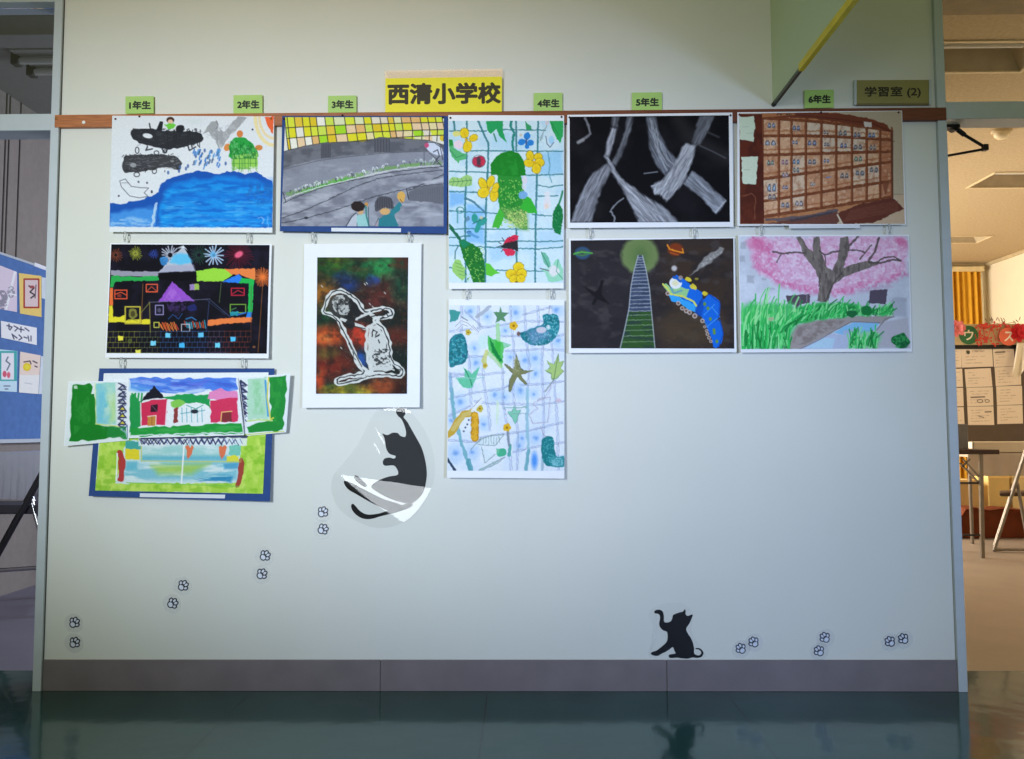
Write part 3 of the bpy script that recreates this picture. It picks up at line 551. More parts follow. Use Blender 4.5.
# 5 --- colour print of a bent figure
Z = (290, 235, 4.213); q = [(60, 38), (554, 33), (546, 726), (52, 728)]; px = zpx(q, Z)
T = art_thing('colour_print', px, YLOW, 'dark multicoloured print of a white outlined bending figure on wide white paper', 'print', 'pupils\' pictures on the wall')
sheet('paper', px, YLOW, .012, M['paper'], T)
Z = (310, 250, 5.059)
A = Art([(37, 37), (497, 37), (490, 727), (30, 727)], Z, (44, 44, 44), gain=.92)
for x, y, rx, ry, c, a in ((120, 60, 75, 40, (96, 140, 44), .95), (350, 85, 100, 60, (50, 148, 80), .95), (60, 90, 60, 60, (40, 80, 40), .9), (210, 110, 90, 45, (36, 86, 50), .9), (460, 60, 50, 40, (90, 50, 40), .8), (322, 155, 26, 28, (40, 92, 190), 1), (185, 165, 60, 45, (42, 70, 140), .85), (385, 240, 120, 90, (92, 50, 44), .95), (465, 190, 50, 70, (34, 84, 60), .9), (70, 230, 60, 70, (170, 110, 44), .95), (60, 350, 50, 60, (30, 66, 44), .9), (90, 440, 100, 46, (216, 88, 44), 1), (240, 440, 60, 56, (226, 66, 46), 1), (70, 450, 40, 26, (226, 116, 56), .9), (450, 440, 70, 50, (104, 46, 38), .95), (430, 330, 60, 50, (26, 40, 36), .9), (450, 570, 70, 70, (30, 44, 40), .9), (120, 580, 100, 75, (122, 44, 34), .95), (90, 520, 50, 30, (120, 110, 50), .7), (45, 660, 30, 60, (206, 78, 44), .95), (110, 690, 40, 26, (70, 100, 50), .8), (150, 712, 80, 28, (222, 204, 50), 1), (270, 712, 55, 28, (226, 206, 50), 1), (208, 700, 34, 32, (80, 110, 46), .9), (370, 690, 90, 46, (160, 76, 44), .95), (460, 700, 40, 50, (60, 34, 30), .9), (262, 540, 24, 44, (46, 90, 170), .95), (330, 250, 40, 30, (110, 50, 50), .6)):
    A.ell(x, y, rx, ry, c, a, soft=min(rx, ry)*1.1, rough=12, tex=(30, 30, .05, .35))
A.wash((34, 34, 32), .55, 34, 34, .42, .75); A.wash((170, 170, 120), .14, 14, 14, .62, .72); A.wash((120, 60, 40), .25, 50, 24, .55, .75)
WT = (226, 228, 224); BK = (40, 42, 44)
out = [(66, 312), (78, 280), (92, 240), (130, 206), (190, 218), (240, 256), (276, 312), (330, 304), (400, 298), (412, 332), (330, 356), (372, 400), (400, 470), (410, 556), (465, 602), (456, 636), (400, 632), (312, 634), (230, 662), (142, 676), (152, 646), (270, 626), (256, 590), (228, 540), (188, 450), (150, 372), (120, 338), (72, 318)]
A.poly([(300, 392), (340, 376), (382, 440), (404, 560), (430, 610), (320, 616), (296, 560), (290, 470)], WT, .95, rough=6)
A.ell(152, 280, 60, 60, (70, 70, 70), .8, 30, rough=6); A.ell(160, 280, 55, 45, WT, .8, 60, rough=6, tex=(12, 12, .42, .5)); A.ell(225, 290, 26, 50, BK, .9, -25, rough=6); A.ell(140, 270, 30, 34, BK, .5, 0, rough=6, tex=(10, 10, .4, .5))
A.line(out+out[:1], 22, WT, 1, rough=6, smooth=3); A.line(out+out[:1], 6, BK, .95, rough=4, smooth=3)
A.line([(160, 350), (210, 370), (290, 400), (285, 470), (288, 560), (312, 612)], 16, WT, .95, rough=6); A.line([(200, 380), (285, 400)], 5, BK, .9); A.line([(238, 350), (300, 318), (345, 352), (290, 398)], 16, WT, .95, rough=4); A.line([(244, 352), (296, 330), (280, 380)], 5, BK, .95); A.line([(300, 340), (384, 318), (396, 336)], 6, BK, .9)
A.line([(160, 380), (196, 450), (250, 580), (300, 620)], 14, WT, .95, rough=5); A.line([(150, 372), (200, 470), (262, 590)], 5, BK, .85)
A.ell(205, 372, 26, 24, BK, .95, rough=6); A.ell(300, 622, 24, 15, WT)
for p in ([(320, 400), (312, 440)], [(330, 440), (352, 430)], [(318, 405), (340, 415), (330, 430)], [(345, 455), (352, 470)]): A.line(p, 6, BK, .95, rough=3)
A.poly([(310, 490), (400, 500), (410, 590), (320, 590)], BK, .8, tex=(11, 8, .52, .58)); A.line([(420, 600), (460, 606), (440, 630)], 5, BK, .8)
for x, y in ((275, 170), (285, 165), (376, 214), (300, 270), (315, 284), (58, 180), (155, 492)): A.line([(x, y), (x+6, y+7)], 5, (220, 220, 215), .8)
A.mesh('picture', flat(YLOW-.0012, .0115), T)
PX5 = px
# 6 --- cucumber plant with ladybirds
Z = (445, 110, 7.992); q = [(26, 40), (952, 44), (948, 1426), (30, 1430)]; px = zpx(q, Z)
A = Art([(30, 86), (948, 86), (944, 1379), (32, 1379)], Z, (206, 226, 236))
A.wash((184, 214, 232), .8, 120, 120, .45, .7)
for p, c in (([(30, 650), (160, 660), (160, 760), (30, 770)], (120, 178, 232)), ([(160, 740), (320, 760), (320, 1080), (170, 1070)], (128, 184, 236)), ([(750, 340), (945, 330), (945, 520), (750, 510)], (150, 200, 232)), ([(340, 1090), (540, 1090), (560, 1180), (350, 1200)], (170, 206, 236)), ([(330, 980), (520, 960), (540, 1040), (340, 1040)], (186, 214, 238)), ([(740, 960), (940, 960), (940, 1090), (740, 1090)], (180, 212, 236)), ([(380, 180), (530, 180), (530, 320), (360, 320)], (180, 214, 234)), ([(30, 790), (150, 820), (150, 920), (30, 920)], (176, 210, 236))): A.poly(p, c, .85, soft=40, rough=14)
NT = (58, 122, 130)
for p in ([(175, 86), (172, 500), (160, 760), (165, 1379)], [(265, 86), (300, 170), (348, 270), (345, 400), (328, 760), (320, 1379)], [(568, 86), (570, 330)], [(570, 910), (572, 1240)], [(745, 86), (738, 420), (728, 760), (722, 1100), (720, 1379)], [(70, 86), (80, 170)]): A.line(p, 15, NT, .9, rough=3)
A.line([(530, 86), (524, 130), (552, 180), (540, 260), (545, 335)], 20, (40, 130, 120), .95, rough=4)
for p in ([(28, 166), (330, 168)], [(460, 156), (800, 160)], [(190, 326), (700, 328), (950, 330)], [(30, 490), (370, 500)], [(640, 522), (948, 514)], [(30, 650), (330, 660)], [(730, 600), (830, 616), (940, 602)], [(740, 690), (900, 684)], [(30, 806), (330, 820), (420, 830)], [(700, 836), (850, 848)], [(30, 950), (380, 952), (860, 950)], [(330, 1050), (600, 1046), (760, 1052), (945, 1046)], [(30, 1082), (320, 1096), (560, 1106), (760, 1110), (945, 1094)], [(400, 1280), (600, 1284), (800, 1290)], [(30, 1020), (200, 1005)], [(25, 1258), (60, 1262)]): A.line(p, 10, NT, .88, rough=4)
A.line([(160, 705), (215, 725), (330, 825)], 16, (70, 120, 140), .9, rough=4); A.line([(100, 790), (100, 900)], 12, (70, 140, 140), .7); A.ring(120, 800, 30, 24, 8, (60, 130, 130), .8); A.line([(820, 340), (838, 430), (830, 500), (850, 580)], 9, (90, 150, 170), .8, rough=5)
G1, G2, G3 = (36, 146, 56), (30, 118, 44), (96, 190, 60)
A.poly([(330, 86), (464, 86), (462, 160), (492, 262), (430, 205), (412, 150), (360, 192), (336, 160)], (40, 158, 92), 1, rough=4); A.line([(390, 190), (410, 250)], 12, (60, 130, 100), .9); A.poly([(640, 86), (660, 110), (690, 130), (690, 160), (650, 160)], (50, 150, 90), .95)
A.poly([(836, 86), (945, 86), (944, 200), (922, 268), (890, 225), (862, 175)], (48, 166, 88), 1, rough=4)
for x in (880, 910): A.line([(850, 100), (x, 200)], 4, (30, 110, 60), .7)
A.ell(848, 232, 42, 52, (206, 222, 238), 1, rough=4); A.ell(850, 240, 24, 34, (160, 206, 236), .9, rough=4); A.line([(806, 210), (815, 270), (840, 298), (868, 260)], 6, (70, 90, 110), .9); A.line([(760, 245), (800, 150), (825, 90)], 10, (140, 160, 160), .7, rough=6); A.ell(815, 100, 14, 20, (220, 200, 205), .8)
A.poly([(28, 236), (60, 236), (70, 300), (130, 340), (172, 345), (165, 395), (120, 405), (110, 424), (60, 380), (34, 330)], (84, 176, 110), .95, rough=5); A.poly([(28, 236), (60, 236), (66, 280), (40, 290)], (40, 140, 60), .95); A.line([(40, 320), (90, 380), (150, 360)], 5, (40, 110, 70), .8)
A.poly([(30, 560), (60, 536), (120, 545), (170, 516), (218, 535), (214, 600), (140, 616), (60, 610), (32, 596)], (156, 200, 116), .95, rough=5)
A.line([(34, 576), (120, 570), (215, 560)], 5, (50, 110, 80), .85)
for x in (60, 95, 130, 165, 195): A.line([(x, 545), (x+14, 572), (x-4, 606)], 4, (60, 120, 80), .7)
A.poly([(366, 524), (364, 440), (400, 380), (460, 340), (530, 325), (590, 348), (632, 410), (646, 520), (610, 524), (590, 550), (540, 545), (500, 556), (440, 540), (410, 516)], (30, 128, 40), 1, rough=4); A.poly([(400, 430), (500, 350), (560, 350), (590, 520), (460, 530)], (46, 152, 56), .6, tex=(40, 40, .4, .65))
A.poly([(420, 520), (612, 535), (640, 690), (652, 840), (660, 955), (600, 950), (540, 900), (480, 868), (440, 820), (424, 700)], (44, 140, 52), 1, rough=4); A.poly([(450, 790), (652, 800), (660, 955), (600, 950), (490, 870)], (128, 168, 92), .95, soft=50)
A.dots(150, 440, 560, 640, 940, 5, (146, 204, 96), .85); A.dots(90, 500, 800, 655, 940, 5, (206, 214, 130), .8); A.dots(60, 450, 560, 640, 860, 5, (24, 90, 40), .6)
A.poly([(600, 780), (650, 690), (690, 710), (730, 790), (738, 826), (660, 822)], (56, 176, 56), 1, rough=4); A.poly([(436, 784), (472, 830), (455, 900), (436, 945), (374, 940), (398, 870)], (70, 178, 60), 1, rough=5); A.ell(625, 680, 34, 30, (120, 170, 220), .95, rough=5); A.ell(636, 560, 22, 32, (220, 214, 224), .95, rough=4); A.ell(632, 610, 18, 30, (214, 218, 230), .9)
YL, YD = (236, 204, 40), (150, 120, 20)
def flower(c, petals, rot=0):
    for x, y, rx, ry, r in petals: rx *= 1.14; ry *= 1.14; A.ell(x, y, rx+4, ry+4, YD, .85, r, rough=3); A.ell(x, y, rx, ry, YL, 1, r, rough=3); A.ell(x+4, y+4, rx*.6, ry*.6, (226, 184, 30), .5, r, soft=16); A.line([(c[0], c[1]), (x, y)], 5, (206, 160, 24), .6)
    A.ell(c[0], c[1], 12, 12, (214, 170, 30))
flower((170, 240), [(155, 184, 30, 34, 0), (228, 222, 30, 22, -25), (180, 292, 30, 38, 10)]); A.ell(92, 190, 30, 22, (222, 214, 120), .9, rough=4); A.ell(105, 275, 34, 34, (236, 208, 222), .95, rough=5)
flower((715, 418), [(680, 368, 26, 36, -10), (745, 372, 28, 24, 0), (670, 425, 34, 26, 20), (755, 420, 32, 30, 0), (730, 468, 30, 34, 0)])
flower((350, 630), [(302, 590, 26, 42, -25), (366, 572, 24, 42, 20), (308, 660, 40, 34, -15), (392, 680, 28, 44, 5), (404, 620, 20, 34, 25)])
flower((568, 1300), [(588, 1258, 36, 36, 0), (528, 1312, 36, 32, 0), (614, 1306, 34, 32, 0), (556, 1352, 36, 28, 0), (606, 1348, 30, 28, 0)]); A.ell(570, 1376, 9, 7, (60, 60, 20))
A.ell(270, 412, 52, 46, (150, 40, 66), 1, rough=5); A.ell(298, 410, 24, 38, (206, 52, 80), .95, rough=3); A.ell(242, 412, 20, 36, (196, 56, 84), .9, rough=3); A.ell(270, 410, 16, 34, (86, 62, 74), .95)
for x, y in ((235, 372), (245, 455), (300, 455), (318, 380)): A.line([(270, 410), (x, y)], 4, (60, 60, 70), .7)
A.ring(270, 410, 54, 50, 5, (90, 110, 120), .7)
A.poly([(462, 1070), (500, 1020), (560, 996), (592, 1008), (580, 1040), (520, 1068)], (214, 44, 76), 1, rough=4); A.poly([(455, 1110), (520, 1100), (566, 1130), (552, 1160), (500, 1172), (480, 1145)], (216, 50, 82), 1, rough=4); A.poly([(440, 1088), (480, 1066), (580, 1040), (584, 1130), (520, 1108), (470, 1104)], (48, 44, 48), 1, rough=3)
for p in ([(445, 1085), (412, 1098)], [(450, 1070), (430, 1060)], [(470, 1040), (455, 1020)], [(460, 1120), (450, 1132)]): A.line(p, 6, (50, 50, 60), .9)
A.dots(10, 500, 1010, 570, 1060, 5, (120, 24, 44), .8)
for x, y, rx, ry, r in ((656, 208, 26, 30, 10), (614, 256, 34, 24, -20), (684, 262, 26, 24, 15), (656, 290, 18, 20, 0)): A.ell(x, y, rx, ry, (44, 128, 206), 1, r, rough=3)
A.ell(650, 255, 8, 30, (70, 100, 150)); A.ell(606, 200, 12, 12, (210, 190, 170), .8)
for x, y, rx, ry, r in ((236, 866, 24, 38, 0), (296, 890, 44, 30, -25), (262, 938, 22, 48, 20)): A.ell(x, y, rx, ry, (48, 150, 136), .95, r, rough=4)
A.line([(222, 910), (320, 860)], 6, (40, 90, 90), .8); A.ell(180, 870, 20, 20, (90, 120, 140), .7, rough=5); A.ell(192, 978, 20, 14, (60, 110, 150), .9); A.line([(190, 985), (260, 1015)], 22, (90, 150, 200), .9, rough=4); A.ell(290, 860, 14, 14, (216, 200, 160), .8)
A.line([(940, 650), (928, 700), (908, 760)], 16, (44, 130, 90), .95); A.poly([(905, 745), (940, 790), (944, 860), (922, 1000), (888, 985), (856, 935), (862, 830), (880, 780)], (28, 122, 66), 1, rough=3); A.dots(24, 870, 800, 935, 980, 5, (20, 84, 44), .7); A.dots(16, 870, 800, 935, 980, 4, (80, 170, 100), .7)
A.line([(36, 922), (70, 970), (125, 1040)], 24, (34, 106, 76), 1, rough=4); A.poly([(108, 1052), (150, 1032), (215, 1070), (270, 1100), (300, 1150), (322, 1260), (318, 1380), (226, 1380), (190, 1280), (150, 1190)], (34, 116, 46), 1, rough=4); A.poly([(110, 1050), (150, 1034), (200, 1068), (150, 1110)], (30, 130, 96), .9, soft=14); A.dots(70, 160, 1100, 310, 1370, 5, (150, 204, 96), .8); A.dots(40, 160, 1100, 310, 1370, 5, (20, 80, 40), .6)
A.poly([(60, 1240), (80, 1200), (120, 1196), (160, 1270), (164, 1330), (140, 1368), (90, 1330), (62, 1290)], (150, 200, 104), .95, rough=5); A.line([(105, 1090), (82, 1130), (80, 1190)], 9, (60, 110, 110), .9)
for k in range(4): A.line([(80+k*10, 1220+k*30), (140+k*5, 1240+k*28)], 4, (60, 130, 70), .7)
A.poly([(324, 1222), (356, 1226), (384, 1260), (440, 1306), (400, 1314), (372, 1334), (330, 1318)], (96, 196, 60), 1, rough=4)
A.poly([(768, 1134), (800, 1140), (830, 1180), (848, 1250), (826, 1262), (790, 1220)], (110, 184, 156), 1, rough=3); A.poly([(756, 1262), (820, 1270), (860, 1240), (880, 1200), (905, 1190), (944, 1280), (944, 1360), (860, 1378), (822, 1372), (808, 1310)], (150, 212, 182), 1, rough=4); A.ell(870, 1285, 44, 40, (228, 224, 226), .95, soft=14, rough=8); A.line([(760, 1265), (830, 1285)], 8, (110, 80, 120), .8); A.line([(905, 1195), (890, 1290), (940, 1350)], 5, (60, 130, 110), .8); A.line([(770, 1135), (830, 1255)], 5, (50, 100, 90), .8)
A.ell(818, 745, 30, 34, (226, 222, 226), .9, rough=5); A.poly([(795, 660), (830, 640), (845, 780), (790, 800)], (226, 224, 230), .9, rough=5); A.ell(812, 770, 18, 22, (232, 206, 190), .8, soft=8)
T = art_thing('cucumber_painting', px, YTOP, 'tall painting of a big cucumber plant with yellow flowers and red ladybirds', 'painting', 'pupils\' pictures on the wall')
sheet('paper', px, YTOP, .005, M['paper'], T); A.mesh('picture', flat(YTOP-.0006, .0051), T)
PX6 = px

# 7 --- pale net with teal cucumbers
Z = (445, 298, 7.992); q = [(30, 8), (954, 14), (954, 1443), (16, 1436)]; px = zpx(q, Z)
A = Art([(34, 58), (954, 58), (954, 1380), (20, 1380)], Z, (222, 228, 246))
A.wash((208, 219, 245), .7, 140, 140, .45, .7)
for x, y, r in ((200, 105, 46), (565, 115, 48), (335, 150, 40), (235, 400, 40), (520, 475, 42), (720, 480, 56), (725, 605, 40), (905, 340, 46), (890, 95, 50), (400, 775, 46), (710, 770, 36), (310, 1010, 46), (725, 1120, 52), (85, 1240, 60), (45, 980, 46), (600, 740, 60), (640, 500, 50), (480, 260, 40), (250, 520, 50), (470, 790, 40), (120, 830, 60), (615, 1120, 40), (215, 1230, 50), (590, 1180, 40)):
    A.ell(x, y, r, r*1.1, (164, 196, 238), .62, soft=r*1.1, rough=10); A.ell(x, y, r*.3, r*.3, (84, 136, 200), .6, soft=r*.45, rough=6)
A.ell(715, 1300, 24, 62, (70, 140, 226), .9, soft=26)
NL = (138, 150, 176)
for p in ([(130, 60), (125, 300), (190, 500), (205, 900), (215, 1100)], [(262, 60), (265, 280)], [(300, 470), (305, 700), (345, 900), (355, 1060)], [(518, 60), (530, 250), (548, 440)], [(550, 440), (540, 760), (580, 1100), (570, 1375)], [(630, 60), (645, 330), (670, 540), (655, 720)], [(735, 60), (745, 220)], [(845, 60), (840, 130)], [(775, 380), (770, 560), (785, 900), (775, 1375)], [(850, 360), (870, 700), (890, 950), (905, 1375)], [(455, 560), (460, 840), (500, 1060), (525, 1375)], [(205, 600), (210, 720)], [(40, 600), (60, 1000)]): A.line(p, 13, NL, .36, rough=5); A.line([(x+12, y) for x, y in p], 4, (104, 114, 138), .55, rough=5)
for p in ([(30, 265), (250, 240), (420, 215), (650, 180), (945, 186)], [(160, 100), (300, 230)], [(440, 300), (620, 300)], [(620, 130), (840, 70)], [(850, 305), (950, 290)], [(180, 465), (330, 460)], [(480, 420), (780, 405), (950, 415)], [(30, 600), (300, 610), (480, 590)], [(600, 690), (780, 684), (950, 660)], [(30, 800), (200, 760), (460, 720), (520, 690)], [(230, 820), (360, 840), (760, 850), (880, 830), (950, 820)], [(30, 940), (200, 860)], [(24, 1130), (260, 1150), (300, 1120)], [(260, 1120), (420, 1090), (650, 1060), (780, 1030), (945, 990)], [(540, 1230), (700, 1190), (950, 1150)], [(30, 630), (150, 610)]): A.line(p, 12, NL, .4, rough=5); A.line([(x, y+10) for x, y in p], 4, (104, 114, 138), .55, rough=4)
TQ = (110, 168, 178)
A.line([(50, 720), (75, 950), (130, 1150), (200, 1375)], 26, TQ, .85, rough=6); A.line([(190, 1300), (205, 1378)], 38, (80, 150, 160), .8, rough=5); A.line([(660, 730), (655, 1000), (668, 1220), (648, 1378)], 24, (140, 184, 196), .8, rough=6); A.line([(665, 1220), (648, 1378)], 26, (96, 160, 170), .7, rough=6); A.line([(40, 620), (48, 750)], 22, (130, 170, 196), .7); A.line([(18, 1285), (80, 1378)], 20, (54, 70, 90), 1, rough=3); A.line([(780, 1270), (775, 1378)], 20, (150, 180, 190), .7)
TE = (46, 142, 156)
def blob(p, c, n, bx):
    A.poly(p, tuple(v*.75 for v in c), 1, rough=4, smooth=4); A.poly([(x+(bx[0]+bx[2])/2*0, y) for x, y in p], c, .7, rough=5, smooth=4, tex=(16, 16, .35, .55))
blob([(600, 285), (640, 265), (730, 228), (785, 205), (782, 140), (830, 128), (890, 135), (912, 180), (912, 250), (870, 330), (800, 372), (700, 376), (635, 345)], TE, 0, (0, 0, 0, 0))
A.poly([(640, 270), (790, 220), (850, 300), (700, 376)], (120, 150, 190), .6, soft=40, rough=8); A.ell(770, 258, 44, 28, (222, 206, 216), .85, rough=9); A.ell(825, 235, 16, 20, (228, 226, 232), .9); A.ell(588, 286, 14, 18, (110, 80, 70), .9); A.dots(60, 790, 140, 905, 300, 5, (120, 196, 204), .8); A.dots(50, 640, 280, 860, 370, 5, (140, 176, 200), .7); A.poly([(820, 90), (850, 85), (856, 130), (826, 132)], (226, 230, 240), .9); A.line([(835, 60), (830, 130)], 4, (110, 110, 120), .8)
blob([(70, 300), (140, 288), (170, 350), (182, 430), (165, 508), (100, 535), (36, 545), (36, 360)], TE, 0, (0, 0, 0, 0)); A.dots(50, 45, 330, 165, 520, 6, (100, 184, 196), .7); A.ell(148, 462, 13, 13, (40, 80, 110), .7)
A.poly([(36, 92), (80, 98), (122, 108), (104, 172), (60, 186), (40, 196)], (58, 146, 140), .95, rough=5); A.line([(130, 150), (180, 180)], 9, (110, 120, 130), .8)
for p in ([(80, 230), (130, 180), (180, 200), (270, 280)], [(90, 260), (140, 210), (180, 225)], [(220, 220), (270, 270)]): A.line(p, 18, (226, 230, 242), .9); A.line(p, 4, (116, 120, 140), .8)
def star(pts, c, edge): A.poly(pts, edge, .9, rough=4); A.poly([(x*.9+sum(p[0] for p in pts)/len(pts)*.1, y*.9+sum(p[1] for p in pts)/len(pts)*.1) for x, y in pts], c, 1, rough=4)
star([(572, 440), (606, 560), (640, 580), (712, 576), (640, 606), (606, 616), (660, 690), (640, 694), (575, 630), (550, 680), (524, 756), (504, 740), (516, 650), (540, 606), (470, 530), (480, 524), (548, 570)], (124, 126, 84), (92, 96, 72)); A.dots(40, 545, 480, 600, 620, 6, (160, 160, 120), .6)
A.poly([(345, 300), (380, 330), (420, 330), (450, 350), (530, 376), (470, 405), (462, 440), (464, 510), (452, 560), (400, 470), (350, 420), (340, 360)], (90, 190, 100), 1, rough=5); A.poly([(350, 300), (400, 400), (460, 500), (440, 512), (376, 430)], (24, 130, 62), 1, rough=4, soft=10); A.poly([(400, 340), (448, 350), (440, 460), (400, 400)], (60, 180, 66), .9, soft=14); A.poly([(462, 350), (530, 375), (470, 400)], (150, 204, 180), .9, rough=3); A.ell(305, 350, 40, 58, (196, 224, 214), .7, 0, rough=5); A.line([(420, 215), (425, 330)], 34, (160, 210, 150), .85, rough=5); A.line([(330, 430), (310, 500), (320, 545)], 34, (200, 200, 110), .8, rough=7); A.line([(350, 440), (450, 550)], 30, (170, 206, 140), .7, rough=5)
star([(440, 70), (456, 115), (512, 122), (470, 150), (486, 188), (445, 175), (405, 200), (416, 150), (385, 112), (430, 112)], (90, 140, 100), (70, 116, 86)); A.line([(250, 150), (310, 110), (360, 70)], 28, (160, 168, 180), .8, rough=7)
A.poly([(150, 556), (212, 606), (275, 548), (246, 650), (216, 720), (150, 716), (84, 640), (160, 630)], (96, 190, 150), .95, rough=5); A.line([(160, 570), (205, 660), (215, 700)], 7, (30, 120, 80), .9); A.line([(90, 640), (310, 640)], 10, (150, 196, 186), .7, rough=5)
star([(905, 440), (912, 510), (950, 500), (930, 560), (950, 590), (890, 650), (850, 655), (850, 610), (795, 580), (840, 560), (812, 500), (870, 530)], (168, 196, 120), (120, 150, 96)); A.line([(905, 450), (870, 650), (800, 750)], 6, (90, 116, 80), .8)
for x, y, r in ((548, 222, 34), (185, 275, 24), (320, 540, 20), (278, 884, 28), (495, 1036, 32)): 
    for k in range(5): A.ell(x+r*.55*math.cos(k*1.26), y+r*.55*math.sin(k*1.26), r*.5, r*.5, (222, 176, 40) if r > 30 else (196, 176, 70), 1, rough=3)
    A.ell(x, y, r*.3, r*.3, (160, 110, 20))
A.line([(215, 915), (150, 930), (100, 990), (60, 1060), (30, 1090)], 56, (196, 160, 60), 1, rough=7); A.line([(205, 915), (150, 935), (60, 1050)], 34, (206, 184, 110), .9, rough=6); A.line([(240, 940), (240, 1020), (236, 1115)], 62, (176, 124, 20), 1, rough=5); A.line([(240, 940), (240, 1020), (236, 1115)], 48, (222, 170, 50), 1, rough=6); A.dots(30, 215, 940, 265, 1130, 5, (190, 136, 30), .8)
A.line([(220, 900), (300, 810)], 26, (226, 230, 242), .9); A.line([(225, 870), (290, 800)], 4, (110, 110, 120), .8)
for x, y in ((190, 975), (178, 1010), (163, 1035), (150, 1065)): A.ell(x, y, 8, 8, (70, 80, 100), .9)
A.poly([(770, 1150), (800, 1110), (850, 1106), (872, 1150), (880, 1230), (900, 1270), (950, 1262), (952, 1345), (870, 1350), (800, 1330), (774, 1260)], (34, 122, 128), 1, rough=4, smooth=4); A.poly([(860, 1270), (950, 1265), (950, 1345), (850, 1340)], (90, 170, 180), .7, soft=30); A.dots(60, 785, 1120, 870, 1320, 5, (80, 170, 176), .8); A.dots(40, 850, 1280, 940, 1340, 6, (130, 190, 200), .8)
star([(550, 860), (572, 900), (610, 890), (586, 940), (580, 980), (556, 1010), (540, 970), (500, 910), (536, 900)], (130, 196, 170), (90, 150, 130)); A.line([(470, 880), (650, 870)], 8, (120, 160, 150), .8, rough=6); A.line([(480, 930), (660, 920)], 6, (130, 160, 160), .7, rough=6)
A.ell(452, 1235, 38, 34, (66, 172, 130), .95, rough=8); A.poly([(408, 1200), (440, 1210), (420, 1260)], (110, 190, 150), .9); A.line([(520, 1180), (512, 1260)], 24, (80, 160, 150), .9, rough=5); A.line([(500, 1070), (510, 1180)], 16, (120, 130, 140), .8, rough=4)
for p in ([(210, 1210), (280, 1130), (360, 1100), (470, 1090), (400, 1180), (260, 1170)], [(270, 1375), (400, 1310), (480, 1270), (420, 1320), (290, 1378)], [(290, 1190), (320, 1320), (400, 1250)]): A.poly(p, (206, 222, 220), .6); A.line(p, 6, (110, 130, 130), .75, rough=4)
for k in range(8): A.line([(290+k*20, 1100+random.uniform(0, 20)), (280+k*22, 1150+random.uniform(0, 30))], 4, (110, 130, 120), .7, rough=4)
A.line([(280, 1375), (420, 1300)], 16, (150, 176, 176), .8, rough=5)
for p in ([(700, 850), (760, 800), (840, 790), (830, 900), (820, 990), (700, 1000), (670, 930), (740, 880), (700, 850)], [(760, 1030), (800, 1110)], [(740, 820), (800, 800), (850, 700)], [(790, 750), (870, 660)]): A.line(p, 5, (150, 142, 156), .7, rough=4); A.line([(x+9, y+5) for x, y in p], 4, (190, 180, 190), .6, rough=4)
A.ell(905, 820, 26, 18, (210, 180, 190), .7, rough=6); A.line([(420, 830), (418, 1000)], 22, (206, 226, 190), .7, rough=5)
T = art_thing('teal_vegetable_painting', px, YLOW, 'pale tall painting of teal and yellow gourds hanging on a thin net', 'painting', 'pupils\' pictures on the wall')
sheet('paper', px, YLOW, .010, M['paper'], T); A.mesh('picture', flat(YLOW-.0006, .0101), T)
PX7 = px

# 8 --- charcoal branches
Z = (560, 90, 5.232); q = [(38, 130), (902, 118), (908, 716), (40, 722)]; px = zpx(q, Z)
A = Art([(50, 140), (883, 132), (889, 690), (53, 694)], Z, (14, 13, 18))
A.wash((30, 28, 33), .7, 120, 120, .45, .75); A.line([(620, 160), (700, 260), (880, 350)], 70, (50, 48, 50), .6, soft=50)
LG, MG = (176, 178, 190), (120, 122, 132)
def strip(p, c=LG, a=.92, ang=0, w=(9, 60)):
    A.poly(p, tuple(v*.72 for v in c), a, soft=12, rough=5); A.poly(p, c, .75, soft=16, rough=5, tex=(w[0], w[1], .25, .7, ang)); A.poly(p, tuple(min(235, v*1.2) for v in c), .5, soft=16, rough=4, tex=(w[0]*.8, w[1]*1.5, .52, .7, ang)); A.poly(p, (90, 92, 100), .45, soft=14, rough=4, tex=(w[0], w[1], .55, .72, ang))
strip([(276, 138), (308, 138), (302, 190), (272, 192)], MG, .8, 10); strip([(268, 200), (300, 200), (280, 270), (258, 350), (232, 345), (248, 270)], LG, .92, 18)
strip([(350, 138), (382, 138), (372, 200), (348, 270), (320, 345), (290, 395), (272, 380), (318, 290), (345, 200)], MG, .9, 22)
strip([(232, 345), (258, 352), (300, 440), (345, 480), (430, 545), (540, 610), (625, 692), (415, 692), (350, 560), (292, 460), (262, 410)], LG, .95, -42)
strip([(246, 388), (276, 410), (212, 520), (165, 692), (58, 692), (84, 610), (130, 500), (170, 438)], (150, 152, 164), .9, 28)
strip([(453, 138), (500, 138), (520, 230), (560, 310), (615, 375), (548, 448), (498, 380), (470, 300)], (130, 134, 148), .85, -28)
for p in ([(470, 150), (500, 300), (560, 420)], [(500, 200), (540, 330), (590, 390)], [(480, 160), (520, 330), (570, 400)]): A.line(p, 7, (176, 180, 190), .6, soft=6, rough=4)
strip([(730, 136), (806, 134), (780, 200), (735, 280), (700, 290), (690, 270), (712, 200)], MG, .85, 26)
strip([(640, 300), (660, 282), (712, 290), (690, 380), (640, 490), (560, 582), (520, 545), (495, 545), (478, 500), (540, 468), (600, 395)], (186, 188, 200), .97, 32)
for p in ([(480, 505), (520, 490)], [(495, 540), (540, 510)], [(540, 560), (560, 530)]): A.line(p, 8, LG, .8, rough=4)
strip([(690, 425), (740, 455), (800, 520), (868, 576), (848, 610), (815, 648), (740, 560), (645, 492)], (156, 160, 174), .95, -48); A.line([(815, 640), (866, 580)], 8, (196, 198, 206), .7, soft=6)
